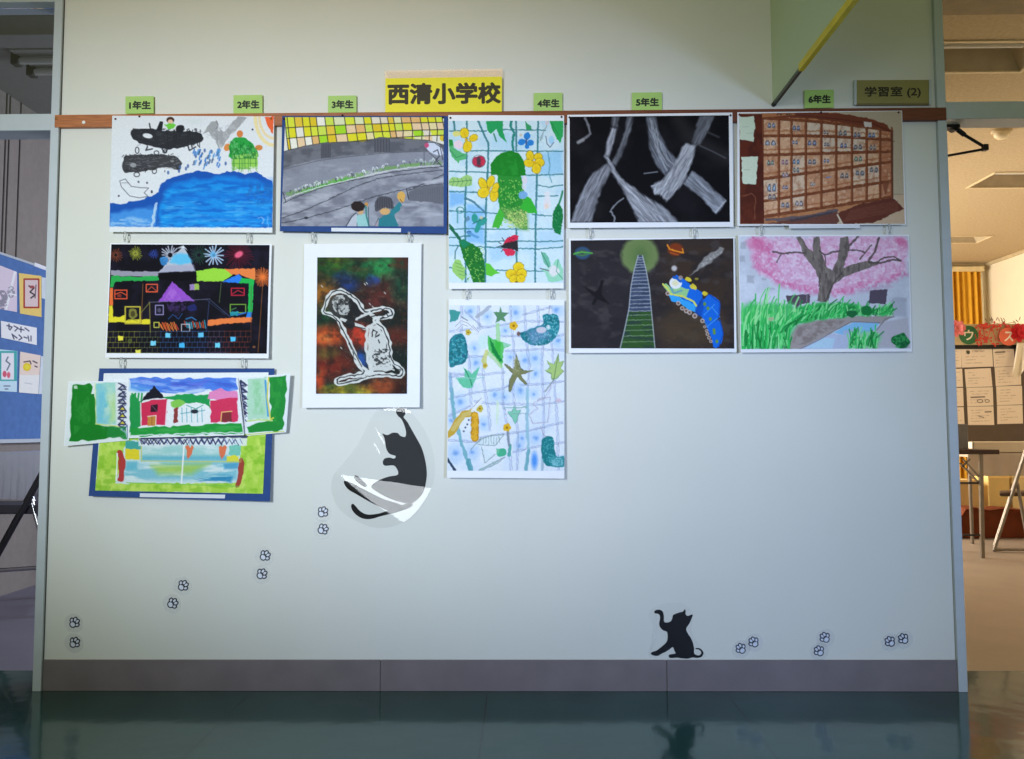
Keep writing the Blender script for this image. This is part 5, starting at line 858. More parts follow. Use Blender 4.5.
# right room
XR, YB, HC = 4.98, 5.85, 2.6
b = MB(); b.box(.95, 5.6, YT, 6.0, -.05, .0); st(b, 'floor_right', M['room_floor'])
b = MB(); b.box(XR, XR+.1, .2, 6.0, 0, HC); st(b, 'wall_right', M['wall_warm'])
b = MB(); b.box(.95, XR, YB, YB+.1, 0, HC); st(b, 'wall_right_back', M['wall_warm'])
b = MB(); b.box(.95, 1.0, .16, YB, 0, 2.72); st(b, 'wall_between', M['wall_warm'])
def cz_(px, py, z): d = rays(px, py); return CAM+d*((z-CAM[2])/d[2])
FX = []
for pa, pb, xa_, xb_ in (((1020, 41), (1020, 71), 1.35, None), ((988, 172.5), (968, 187.5), None, 1.2), ((992, 236), (985, 242.5), -1.2, None)):
    a_, b_ = cz_(*pa, HC), cz_(*pb, HC)
    if xb_ is None and xa_ > 0: FX.append((xa_, float(b_[0]), float(a_[1]), float(b_[1])))
    elif xa_ is None: FX.append((float(b_[0]), float(b_[0])+xb_, float(a_[1]), float(b_[1])))
    else: FX.append((float(a_[0])+xa_, float(a_[0]), float(a_[1]), float(b_[1])))
b = MB(); ylast = .16
for x0, x1, y0, y1 in FX:
    b.box(1.0, XR+.1, ylast, y0, HC, HC+.06); b.box(1.0, x0, y0, y1, HC, HC+.06); b.box(x1, XR+.1, y0, y1, HC, HC+.06); ylast = y1
b.box(1.0, XR+.1, ylast, YB+.1, HC, HC+.06); b.box(1.0, XR+.1, .16, YB+.1, HC+.16, HC+.18); st(b, 'ceiling_right', M['ceil_warm'])
b = MB(); b.box(1.0, XR, YB-.03, YB, HC-.055, HC); b.box(XR-.02, XR, .3, YB-.03, HC-.03, HC); st(b, 'trim_5', mat('ceiling_moulding', (196, 178, 140), .7))
b = MB(); b.box(1.55, XR, .40, .52, HC-.045, HC); st(b, 'trim_6', mat('ceiling_beam', (150, 132, 104), .8))
# outer wall stretches beside the two doorways
b = MB(); b.box(-4.2, -2.75, 0, .16, 0, 3.3); st(b, 'wall_far_left', M['wall']); b = MB(); b.box(2.75, 5.6, 0, .16, 0, 3.3); st(b, 'wall_far_right', M['wall'])

# ------------------------------------------------------------------ pins, cards and hooks
M['pin_dark'] = mat('dark_pin', (60, 34, 28), .35, metal=.6); M['pin_gold'] = mat('brass_pin', (176, 130, 60), .3, metal=.9); M['pin_white'] = mat('white_pin', (235, 232, 225), .35)
M['pin_red'] = mat('dark_red_pin', (96, 26, 24), .4)
def pin(px, py, Y, m, label, r=.0042):
    b = MB(); c = wp(px, py, Y); b.lathe(c, (0, -1, 0), [(r*.9, 0), (r, .001), (r*.95, .002), (r*.6, .0032), (.0004, .0036)], 16)
    return tag(b.build('push_pin', m, None, loc=c, smooth=True), label, 'pin', 'push pins along the wooden rail')
top = [(115.5, 119, 'red', 'dark red pin in the top left corner of the whale drawing'), (139.5, 116.6, 'dark', 'dark pin at the top edge of the whale drawing below the 1年生 card'), (271, 118.5, 'gold', 'brass pin in the top right corner of the whale drawing'),
 (284, 119, 'dark', 'dark pin in the top left corner of the street painting'), (342.5, 115.4, 'dark', 'dark pin at the top edge of the street painting below the 3年生 card'), (443, 117.5, 'dark', 'dark pin in the top right corner of the street painting'),
 (450.5, 118, 'dark', 'dark pin in the top left corner of the cucumber painting'), (561.5, 117, 'dark', 'dark pin in the top right corner of the cucumber painting'),
 (569.5, 117.5, 'dark', 'dark pin in the top left corner of the branches drawing'), (730.5, 115.4, 'dark', 'dark pin in the top right corner of the branches drawing'),
 (739.5, 114.6, 'red', 'dark red pin in the top left corner of the shoe cupboard painting'), (821, 112.6, 'red', 'dark red pin at the top edge of the shoe cupboard painting below the 6年生 card'), (898.5, 112.4, 'red', 'dark red pin in the top right corner of the shoe cupboard painting')]
for x, y, k, l in top: pin(x, y, YTOP-.0005, M['pin_'+k], l, .0036)
pin(83.9, 122.4, -.0163, M['pin_white'], 'white pin stuck in the bare left end of the wooden rail', .0062)
pin(56.3, 118.5, -.0163, M['pin_gold'], 'small brass nail at the left tip of the wooden rail', .004)

M['clear'] = clear_mat('clear_plastic', (.86, .87, .88), .10, .06, haze=.28)
M['wire'] = mat('plastic_link', (176, 176, 172), .25, .05, 40, spec=.6)
def hook(px, py, label, Y, first=[None]):
    c = wp(px, py, Y)
    if first[0] is None:
        t = thing('paper_hook', c, label, 'hook', 'plastic hooks joining the pictures'); first[0] = t
        for s, h in ((1, .020), (-1, .019)):
            b = MB(); b.box(c.x-.0044, c.x+.0044, c.y-.0006, c.y+.0006, c.z+s*.008, c.z+s*(.008+h*.55)); b.build('tab', M['clear'], t, bevel=.0006)
        b = MB(); pts = []
        for k in range(20):
            a = 2*math.pi*k/20; pts.append((c.x+.0036*math.cos(a)+.001*math.sin(2*a), c.y-.0015+.0015*math.sin(a), c.z+.0125*math.sin(a)))
        b.tube(pts, .0012, 8, closed=True); b.build('link', M['wire'], t, smooth=True)
        return t
    t = copy_thing(first[0], c); t['label'] = label; return t
for x, y, l in ((125, 236.6, 'plastic hook under the whale drawing, left of the pair'), (248, 237.6, 'plastic hook under the whale drawing, right of the pair'), (121, 362.6, 'plastic hook under the fireworks drawing, left of the pair'), (242.5, 363.4, 'plastic hook under the fireworks drawing, right of the pair'),
 (312.5, 237.5, 'plastic hook under the grey street painting, left of the pair'), (409, 237.2, 'plastic hook under the grey street painting, right of the pair'), (467, 294.4, 'plastic hook under the cucumber painting, left of the pair'), (551.3, 294, 'plastic hook under the cucumber painting, right of the pair'),
 (590.4, 233.6, 'plastic hook under the charcoal branches drawing, left of the pair'), (694.6, 233.2, 'plastic hook under the charcoal branches drawing, right of the pair'), (761.5, 230.2, 'plastic hook under the shoe cupboard painting, left of the pair'), (889.5, 229.2, 'plastic hook under the shoe cupboard painting, right of the pair')): hook(x, y, l, {'whale': YTOP-.0046, 'fireworks': YLOW-.0078, 'street': YTOP-.0040, 'cucumber': YTOP-.0058, 'branches': YTOP-.0047, 'cupboard': YTOP-.0058}[[k for k in ('whale', 'fireworks', 'street', 'cucumber', 'branches', 'cupboard') if k in l][0]])

M['ink'] = mat('black_ink', (34, 42, 26), .6, .05, 50); M['ink_brown'] = mat('dark_brown_ink', (52, 46, 22), .6, .05, 50)
M['green_card'] = mat('light_green_card', (176, 214, 118), .6, .03, 30); M['yellow_card'] = mat('yellow_card', (246, 232, 44), .5, .02, 30)
def wq(pts, Y): return [wp(x, y, Y) for x, y in pts]
for i, (x0, y0, x1, y1) in enumerate(((125.4, 96.4, 153.6, 113.6), (233.4, 95.2, 262.4, 113.4), (328, 95.8, 356.4, 112.6), (533.6, 93, 562.4, 113.2), (632, 92.6, 662, 111.2), (804.6, 90, 833.8, 107.9))):
    Y = -.010; n = i+1; q = wq([(x0, y0), (x1, y0-.4), (x1, y1-.3), (x0, y1+.2)], Y)
    t = thing('year_card', (q[2]+q[3])/2, 'light green card reading %d年生 standing on the wooden rail' % n, 'card', 'school year cards along the rail')
    b = MB(); b.prism(q, (0, .0012, 0)); b.build('card', M['green_card'], t)
    w = x1-x0; cy = (y0+y1)/2+.3; h = 8.6
    a = wq([(x0+w*.13, cy-h/2), (x1-w*.10, cy-h/2-.3), (x0+w*.13, cy+h/2)], Y-.0003); lettering('lettering', '%d年生' % n, a[0], a[1], a[2], .0003, M['ink'], t, .05)
Y = -.0185; q = wq([(385.4, 78.4), (502, 76.6), (501.8, 111.4), (385.2, 112.2)], Y)
t = thing('school_name_card', (q[2]+q[3])/2, 'large yellow card reading 西清小学校 above the wooden rail', 'sign')
b = MB(); b.prism(q, (0, .0014, 0)); b.build('card', M['yellow_card'], t)
q2 = wq([(384.6, 70.4), (502.8, 68.8), (502.8, 77), (384.6, 79)], Y+.0004); b = MB(); b.prism(q2, (0, .0006, 0)); b.build('clear_edge', clear_mat('laminate', (.95, .95, .95), .06, .05, haze=.08), t)
a = wq([(387.4, 83.2), (500.8, 82), (387.4, 104.8)], Y-.0003); lettering('lettering', '西清小学校', a[0], a[1], a[2], .0004, M['ink_brown'], t, .042)
M['plate'] = mat('olive_sign_plate', (150, 142, 84), .5, .04, 20); M['plate_ink'] = mat('sign_ink', (44, 34, 14), .6); M['plate_edge'] = mat('sign_edge', (120, 110, 70), .5)
q = wq([(856.6, 80.2), (929.4, 79.8), (929.6, 103.4), (856.6, 103.8)], -.008); t = thing('room_sign', (q[2]+q[3])/2, 'olive wall sign reading 学習室(2) in grey end caps', 'sign')
b = MB(); b.prism(q, (0, .008, 0)); b.build('plate', M['plate'], t)
for x0, x1 in ((854.4, 856.8), (929.2, 931.6)):
    qq = wq([(x0, 79.6), (x1, 79.4), (x1, 104.6), (x0, 104.8)], -.011); b = MB(); b.prism(qq, (0, .011, 0)); b.build('end_cap', M['frame'], t, bevel=.0008)
qq = wq([(856.6, 103.2), (929.6, 102.8), (929.6, 104.6), (856.6, 105)], -.010); b = MB(); b.prism(qq, (0, .010, 0)); b.build('lower_edge', M['plate_edge'], t)
a = wq([(864.6, 86.6), (920.8, 86.2), (864.6, 98.2)], -.0083); lettering('lettering', '学習室 (2)', a[0], a[1], a[2], .0004, M['plate_ink'], t, .024)

# hanging wired glass panel across the corridor
M['wired'] = clear_mat('greenish_wired_glass', (.76, .86, .72), .10, .02, haze=.58, hazecol=(.80, .92, .68))
t = thing('glass_panel', (wp(773.5, 104).x, -.3, 2.0), 'greenish wired glass panel hanging from above beside the room sign', 'glass panel')
gx = wp(773.5, 104).x; zb = wp(775.6, 106.4).z
b = MB(); b.box(gx-.003, gx+.003, -1.6, -.0005, zb+.012, 3.3); b.build('pane', M['wired'], t)
b = MB()
for k in range(40):
    y = -.04-k*.038; b.box(gx-.0006, gx+.0006, y-.0004, y+.0004, zb+.012, 3.3)
b.build('wires', mat('grey_wire', (120, 130, 120), .5, metal=.4), t)
b = MB(); b.box(gx-.005, gx+.005, -1.6, -.0005, zb, zb+.012); b.build('bottom_rail', mat('dark_green_rail', (58, 70, 60), .4), t)
ys = CAM[1]+ (gx-CAM[0])/ (rays(801, 70)[0]/rays(801, 70)[1])
b = MB(); b.box(gx-.0075, gx+.0075, -1.55, float(ys), zb-.001, zb+.022); b.build('yellow_tape', mat('yellow_tape', (226, 206, 30), .4), t)
b = MB(); b.lathe((gx, -.012, zb+.006), (0, -1, 0), [(.008, -.012), (.008, .004), (.005, .008)], 16); b.build('wall_bracket', mat('dark_bracket', (60, 66, 60), .5, metal=.5), t, smooth=True)

# ------------------------------------------------------------------ black cats and paw prints
M['cat'] = mat('black_sticker', (10, 9, 16), .6, .1, 30, spec=.12)
M['film'] = clear_mat('laminating_film', (.985, .985, .985), .045, .02, haze=.006)
M['film_dull'] = clear_mat('thin_sticker_film', (.985, .985, .985), .002, .3, haze=.012)
def film(name, pts_px, Y, m, parent, wave=0.0):
    """clear film cut to an outline, gently wavy so that it mirrors in bands"""
    from mathutils.geometry import tessellate_polygon
    bm = bmesh.new(); vs = [bm.verts.new(wp(x, y, Y)) for x, y in pts_px]; bm.faces.new(vs); bmesh.ops.triangulate(bm, faces=bm.faces)
    if wave:
        bmesh.ops.subdivide_edges(bm, edges=bm.edges, cuts=3, use_grid_fill=True)
    me = bpy.data.meshes.new(name); bm.to_mesh(me); bm.free()
    return link_mesh(name, me, m, parent)
Z1 = (320, 395, 5.056); Z2 = (635, 590, 9.489)
def sticker(label, Z, outline, extra, filmpts, Yc, Yf, m, curl=False):
    P = zpx(spl(outline, 3), Z); c = wp(sum(p[0] for p in P)/len(P), max(p[1] for p in P), Yc)
    t = thing('cat_sticker', c, label, 'sticker', 'black cat stickers')
    b = MB(); b.prism([wp(x, y, Yc) for x, y in P], (0, .0004, 0))
    for e in extra: b.prism([wp(x, y, Yc-.00002) for x, y in zpx(spl(e, 3), Z)], (0, .0004, 0))
    b.build('cat_silhouette', M['cat'], t)
    if not curl: film('clear_film', zpx(spl(filmpts, 4), Z), Yf, m, t)
    else:
        P = np.array(spl(filmpts, 4)); cc = np.array([335., 385.]); NR = 44; vs = []
        for r in range(NR+1): vs += [tuple(cc+(q-cc)*max(r/NR, .001)) for q in P]
        V = np.array(vs); vv = np.arange(40, 700, 2.0)
        sl = np.interp(vv, [40, 100, 200, 300, 392, 412, 660], [-.036, -.027, -.010, .008, .022, .060, .106]); dz = 2.0/5.056/296
        off = np.cumsum(sl)*dz; off -= off.min(); o = np.interp(V[:, 1]-.13*(V[:, 0]-72), vv, off)+.004-np.clip(V[:, 1]-398-.78*(V[:, 0]-72), 0, 999)*.000668*.13
        ph = (V[:, 0]*.87-V[:, 1]*.5)/46*2*math.pi; env = np.clip((390-V[:, 1])/120, 0, 1)*np.clip((380-V[:, 0])/60, 0, 1)
        o = o+.00022*np.sin(ph)*env
        px = V/5.056+np.array([320., 395.]); W_ = wpv(px[:, 0], px[:, 1], -.001-o); n = len(P)
        b = MB(); b.add([tuple(q) for q in W_], [(r*n+k, r*n+(k+1) % n, (r+1)*n+(k+1) % n, (r+1)*n+k) for r in range(NR) for k in range(n)]); b.build('clear_film', m, t, smooth=True)
    return t
cat1 = [(383, 82), (392, 66), (412, 62), (429, 75), (431, 98), (422, 112), (440, 134), (465, 178), (490, 222), (515, 270), (532, 330), (540, 390), (536, 440), (522, 492), (492, 530), (452, 548), (400, 540), (340, 518), (290, 490), (258, 462), (300, 430), (350, 412), (392, 404), (392, 380), (372, 356), (330, 358), (317, 342), (326, 322), (352, 316), (374, 322), (382, 308), (352, 298), (335, 272), (330, 240), (324, 214), (315, 195), (340, 203), (366, 191), (392, 192), (406, 206), (430, 212), (435, 190), (428, 158), (412, 122), (394, 106)]
tail1 = [(322, 592), (280, 602), (238, 604), (204, 588), (180, 562), (166, 550), (157, 560), (164, 584), (188, 610), (222, 626), (262, 626), (310, 612), (400, 590), (470, 560), (440, 548)]
foot1 = [(172, 412), (186, 408), (215, 432), (238, 458), (224, 464), (186, 438)]
leg1 = [(120, 438), (150, 440), (240, 486), (330, 530), (400, 550), (408, 580), (350, 585), (260, 545), (190, 505), (140, 475)]
fl1 = [(360, 66), (300, 74), (262, 110), (230, 170), (196, 240), (130, 330), (72, 398), (56, 460), (72, 530), (110, 590), (190, 640), (290, 672), (392, 656), (470, 606), (530, 530), (566, 464), (580, 390), (574, 300), (540, 200), (480, 110), (420, 62)]
t = sticker('black climbing cat sticker in shiny clear film below the colour print', Z1, cat1, [tail1, foot1, leg1], fl1, -.0008, -.0045, M['film'], True)
cat2 = [(183, 207), (200, 190), (236, 188), (264, 206), (274, 250), (276, 300), (310, 308), (340, 296), (354, 268), (360, 240), (385, 226), (425, 212), (455, 205), (474, 182), (481, 205), (480, 230), (500, 246), (520, 240), (547, 234), (536, 275), (515, 320), (486, 366), (500, 410), (530, 455), (552, 510), (561, 560), (562, 602), (600, 622), (624, 610), (628, 586), (605, 565), (578, 562), (578, 551), (612, 553), (640, 575), (650, 605), (630, 635), (590, 645), (545, 640), (500, 652), (440, 648), (400, 642), (340, 646), (320, 632), (326, 614), (360, 607), (386, 602), (372, 572), (358, 542), (310, 576), (250, 606), (215, 625), (175, 621), (150, 606), (165, 588), (205, 575), (250, 540), (290, 505), (308, 470), (305, 400), (270, 385), (240, 355), (230, 320), (238, 270), (232, 236), (210, 224), (190, 222)]
fl2 = [(130, 228), (160, 180), (220, 145), (300, 125), (400, 120), (490, 150), (550, 215), (548, 300), (530, 380), (570, 460), (630, 540), (662, 600), (650, 648), (400, 654), (170, 650), (125, 610), (130, 560), (180, 500), (212, 430), (205, 330), (150, 285)]
t = sticker('black sitting cat sticker with one raised paw just above the baseboard', Z2, cat2, [], fl2, -.0008, -.0016, M['film_dull'])
M['paw_white'] = mat('white_print', (228, 232, 240), .5); M['paw_black'] = mat('black_print', (24, 28, 44), .5)
PAW = [(0, -.30, .42, .36, 0), (-.56, .10, .20, .27, 30), (-.22, .52, .21, .30, 10), (.22, .52, .21, .30, -10), (.56, .10, .20, .27, -30)]
def paw(px, py, ang, size, label, first=[None]):
    c = wp(px, py, -.0005)
    if first[0] is None:
        t = thing('paw_sticker', c, label, 'sticker', 'paw print stickers'); first[0] = t; r = .0215
        def el(x, y, rx, ry, a, g, Y):
            a = math.radians(a); return [Vector((c.x+r*(x+(rx+g)*math.cos(k*math.pi/12)*math.cos(a)-(ry+g)*math.sin(k*math.pi/12)*math.sin(a)), Y, c.z+r*(y+(rx+g)*math.cos(k*math.pi/12)*math.sin(a)+(ry+g)*math.sin(k*math.pi/12)*math.cos(a)))) for k in range(24)]
        b = MB()
        for i, (x, y, rx, ry, a) in enumerate(PAW): b.prism(el(x, y, rx, ry, a, .15, c.y-.00004*i), (0, .0010, 0))
        b.build('outline', M['paw_black'], t)
        b = MB()
        for i, (x, y, rx, ry, a) in enumerate(PAW): b.prism(el(x, y, rx, ry, a, -.035, c.y-.0004), (0, .0001, 0))
        b.build('pads', M['paw_white'], t)
        b = MB(); b.prism([Vector((c.x+r*1.55*math.cos(k*math.pi/12), c.y-.0007, c.z+r*1.4*math.sin(k*math.pi/12))) for k in range(24)], (0, .0001, 0)); b.build('clear_film', M['film_dull'], t)
    else: t = copy_thing(first[0], c); t['label'] = label
    t.rotation_euler = (0, math.radians(ang), 0); t.scale = (size, 1, size)
    return t
GL = ['far left pair near the baseboard', 'second pair from the left', 'third pair from the left, half way up', 'pair just left of the climbing cat']
for (x, y, a), l in zip(((74, 623, 40), (74.2, 643, 42), (182.7, 586, 48), (172.2, 603.6, 60), (264.6, 556, 50), (261.4, 574.4, 48), (322.5, 512.5, 40), (322.5, 529.5, 60)), [('upper' if k % 2 == 0 else 'lower')+' white paw print of the '+GL[k//2] for k in range(8)]): paw(x, y, a, 1, l)
GR = ['pair just right of the sitting cat', 'middle pair right of the sitting cat', 'rightmost pair above the baseboard end']
for (x, y, a), l in zip(((741.2, 649, -38), (754, 642.6, -36), (825.2, 638, -36), (819.4, 651.4, -34), (890.4, 642, -42), (903.8, 639.2, -42)), ['left paw print of the '+GR[0], 'right paw print of the '+GR[0], 'upper paw print of the '+GR[1], 'lower paw print of the '+GR[1], 'left paw print of the '+GR[2], 'right paw print of the '+GR[2]]): paw(x, y, a, .95, l)
# ------------------------------------------------------------------ left room
WH = (226, 228, 234)
bp_ = onplane((XL+.03, 0, 0), (1, 0, 0))
def lq(pts, off=0.0): return [Vector(bp_(x, y, off)) for x, y in pts]
yA, yB = lq([(-30, 430)])[0].y, lq([(48, 430)])[0].y
zt = lq([(20, 261)])[0].z; zb_ = lq([(20, 439)])[0].z
M['board_blue'] = mat('blue_felt', (92, 126, 182), .85, .08, 30, .1, 300, spec=.1)
t = thing('display_board', (XL+.02, (yA+2.6)/2, zb_), 'blue display board with postcards on the left room\'s side wall', 'display board')
b = MB(); b.box(XL+.004, XL+.029, yA, 2.6, zb_, zt); b.build('panel', M['board_blue'], t)
for z0, z1 in ((zb_-.02, zb_), (zt, zt+.012)):
    b = MB(); b.box(XL+.004, XL+.034, yA, 2.6, z0, z1); b.build('frame_edge', M['frame'], t)
def card(name, quad, label, cat, paintf, bg=WH):
    c = lq([quad[3]])[0]; t = thing(name, (c.x+.0007, c.y, c.z), label, cat, 'cards on the blue board')
    A = Art(quad, (0, 0, 1), bg, res=3, gain=1.3); paintf(A)
    b = MB(); b.prism(lq(quad, .0022), (-.0016, 0, 0)); b.build('card', M['paper'], t)
    A.mesh('picture', lambda px, py, u, v: bp_(px, py, .0026), t)
def p1(A):
    A.rect(-20, 262, 17, 313, (206, 192, 204)); A.line([(16, 268), (6, 310)], 2.2, (236, 238, 244)); A.ell(2, 300, 6, 10, (120, 118, 130), .8, tex=(2, 2, .4, .5)); A.ell(11, 292, 4, 6, (130, 130, 140), .8, tex=(2, 2, .4, .5)); A.line([(10, 294), (16, 295)], 1.2, (240, 240, 246))
card('postcard', [(-6, 263), (17, 272), (17, 312), (-6, 308)], 'pinkish postcard in a clear sleeve at the board\'s upper left', 'card', p1, (206, 194, 206))
def p2(A):
    A.frame(24.2, 279.2, 38.6, 307.4, 1.7, (156, 54, 50)); A.rect(25, 280, 38, 306.6, (206, 186, 184)); A.line([(29, 286), (34, 288), (30, 292), (35, 295), (31, 298)], 1.4, (60, 54, 60)); A.ell(32, 287, 2.6, 1.5, (150, 80, 80)); A.line([(36, 285), (35, 298)], 1, (90, 80, 84))
card('postcard', [(19, 273), (41.5, 276), (41.5, 317), (20, 313.5)], 'yellow postcard with a red framed drawing on the blue board', 'card', p2, (224, 190, 110))
def p3(A):
    for p in ([(7, 325.5), (12, 327), (10, 330)], [(9, 324), (9, 329)], [(14, 326), (18, 328), (15, 331)], [(19, 329), (24, 330)], [(21, 327), (21, 332)], [(25, 328), (29, 331)], [(12, 334), (14, 339)], [(13, 335), (17, 338)], [(19, 335), (22, 338), (19, 340)], [(24, 337), (27, 338)], [(28, 336), (29, 341)], [(31, 336), (31, 341)]): A.line(p, 1.2, (60, 62, 80), .9)
card('caption_card', [(1, 320.8), (36.8, 327.8), (36.8, 345), (1.4, 337.6)], 'white caption card with handwritten lines in the middle of the blue board', 'card', p3, (222, 222, 234))
def p4(A):
    A.rect(-4, 351, 17, 381, (70, 160, 156)); A.rect(1.4, 353, 14, 379.6, (222, 216, 220)); A.line([(8, 357), (6, 361), (10, 364), (7, 370)], 1.3, (90, 110, 120)); A.ell(4.6, 374, 2, 3.2, (200, 90, 110)); A.ell(8.6, 375, 1.8, 3, (206, 100, 116)); A.line([(4, 386), (10, 386)], 1, (90, 90, 110)); A.line([(5, 389), (8, 389)], 1, (90, 90, 110))
card('postcard', [(-3, 349), (17.4, 351), (16.8, 392), (-3, 391)], 'teal framed postcard low on the blue board', 'card', p4, (186, 210, 226))
def p5(A):
    A.rect(20, 352, 40.5, 375, (236, 200, 186)); A.ell(27, 367, 4, 4, (222, 186, 40)); A.ell(27, 367, 2.6, 2.6, (230, 206, 70)); A.line([(24, 362), (30, 361), (31, 364)], 1.2, (80, 70, 60)); A.line([(33, 361), (37, 363)], 1.3, (80, 80, 90)); A.line([(35, 366), (37, 367)], 1.3, (80, 80, 90)); A.line([(25, 383), (32, 384)], 1, (120, 130, 150)); A.rect(20, 375, 40, 393, (226, 226, 220), .6)
card('postcard', [(20.2, 351.6), (40.6, 355.4), (38.4, 394), (19, 392.4)], 'orange postcard with a yellow fruit low on the blue board', 'card', p5, (232, 214, 204))
M['sleeve'] = mat('bright_plastic_sleeve', (226, 236, 244), .2, .06, 25)
for q, l in (([(41.8, 277), (48, 278.5), (48, 300), (41.8, 298)], 'clear plastic sleeve beside the yellow postcard'), ([(41, 356), (47, 357), (46.6, 394), (38.8, 394)], 'clear plastic sleeve beside the orange postcard')):
    c = lq([q[3]])[0]; b = MB(); b.prism(lq(q, .0024), (-.0018, 0, 0)); tag(b.build('plastic_sleeve', M['sleeve'], None, loc=c), l, 'sleeve', 'cards on the blue board')
b = MB(); q = [(35, 262.5), (48, 267.5), (48, 271), (34.4, 266)]; b.prism(lq(q, .006), (-.0068, 0, 0)); tag(b.build('paper_strip', M['paper'], None, loc=lq([q[3]])[0]), 'white paper strip along the top edge of the blue board', 'paper')
# table under a white cloth below the board
YT1 = 1.42; xr = wp(46, 452, YT1).x+.25
tz = wp(20, 452, YT1).z; cz = wp(20, 500, YT1).z
t = thing('folding_table', (XL+.6, 1.85, 0), 'dark folding table under a white cloth below the blue board', 'table')
M['dark_steel'] = mat('dark_steel', (54, 52, 58), .4, .05, 30, metal=.5); M['chrome'] = mat('chrome_tube', (206, 206, 212), .15, .02, 30, metal=1)
b = MB(); b.box(XL+.06, xr-.02, YT1+.02, 2.06, tz-.03, tz-.004); b.build('table_top', mat('dark_board', (70, 62, 66), .5), t)
for x in (XL+.29, xr-.08):
    for y in (YT1+.10, 1.98):
        b = MB(); b.tube([(x, y, 0), (x, y, tz-.03)], .014, 12); b.build('leg', M['dark_steel'], t, smooth=True)
b = MB(); n = 44; pts = []
for k in range(n+1):
    x = XL+.045+(xr+.0-XL-.045)*k/n; pts.append((x, YT1-.008*(1+math.sin(k*1.9))-.004*math.sin(k*.7), 1))
vs = []
for s in range(6):
    f = s/5
    for (x, y, _) in pts: vs.append((x, YT1+(y-YT1)*f, tz+(cz-tz)*f+.006*math.sin(x*9)*f))
fs = [(s*(n+1)+k, s*(n+1)+k+1, (s+1)*(n+1)+k+1, (s+1)*(n+1)+k) for s in range(5) for k in range(n)]
b.add(vs, fs); b.add([(XL+.045, YT1, tz), (xr, YT1, tz), (xr, 2.07, tz), (XL+.045, 2.07, tz)], [(0, 1, 2, 3)])
c = b.build('table_cloth', mat('white_cloth', (206, 206, 222), .85, .04, 12, spec=.1), None, loc=((XL+xr)/2, 1.8, tz), smooth=True); tag(c, 'white pleated cloth over the table below the blue board', 'tablecloth')
# folding chair in front of it
t = thing('folding_chair', (wp(10, 520, 1.2).x, 1.2, 0), 'dark folding chair with chrome legs beside the left doorway', 'chair')
def dl(p0, p1, Y, r, m, nm):
    a, c = wp(*p0, Y), wp(*p1, Y); d = c-a
    bb = MB(); bb.tube([a, a+d*.5, c], r, 12); return bb.build(nm, m, t, smooth=True)
Yc = 1.08
a = wp(41.5, 476, Yc); e = wp(0, 551, Yc); d = (e-a); tt = (.012-a.z)/d.z; foot = a+d*tt; up = a-d*.42
ov = Vector((a.x-CAM[0], a.y-CAM[1], 0)).normalized()*.30
for o in (Vector((0, 0, 0)), ov):
    b = MB(); b.tube([up+o, a+o, foot+o], .0135, 12); b.build('leg', M['dark_steel'], t, smooth=True)
a2 = wp(31.5, 500, Yc+.03); e2 = wp(40.5, 533, Yc+.03); d2 = e2-a2; f2 = a2+d2*((.012-a2.z)/d2.z)
for o in (Vector((0, 0, 0)), ov*.93):
    b = MB(); b.tube([a2+o, f2+o], .011, 12); b.build('leg', M['chrome'], t, smooth=True)
sz = wp(10, 510, Yc).z; uz = Vector((0, 0, .022))
s0 = Vector((foot.x+.02, Yc+.02, sz)); s1 = Vector((a2.x+.10, Yc+.02, sz))
b = MB(); b.prism([s0-uz, s1-uz, s1+ov*.88-uz, s0+ov*.88-uz], uz*2); b.build('seat', mat('grey_seat_vinyl', (60, 58, 68), .5), t, bevel=.008)
q0 = up+d*.10; b = MB(); b.prism([q0+ov*.05, up+ov*.05, up+ov*.95, q0+ov*.95], Vector((.014, 0, .004))); b.build('backrest', M['dark_steel'], t, bevel=.005)
zc = wp(10, 571, Yc).z
k = (zc-a.z)/d.z; pc = a+d*k; b = MB(); b.tube([pc, pc+ov], .011, 10); b.build('stretcher', M['chrome'], t, smooth=True)
k2 = (.10-a2.z)/d2.z; pc2 = a2+d2*k2; b = MB(); b.tube([pc2, pc2+ov*.93], .010, 10); b.build('stretcher', M['chrome'], t, smooth=True)
b = MB(); b.tube([pc, Vector((pc2.x, pc.y, zc+.02))], .010, 10); b.build('side_bar', M['chrome'], t, smooth=True)
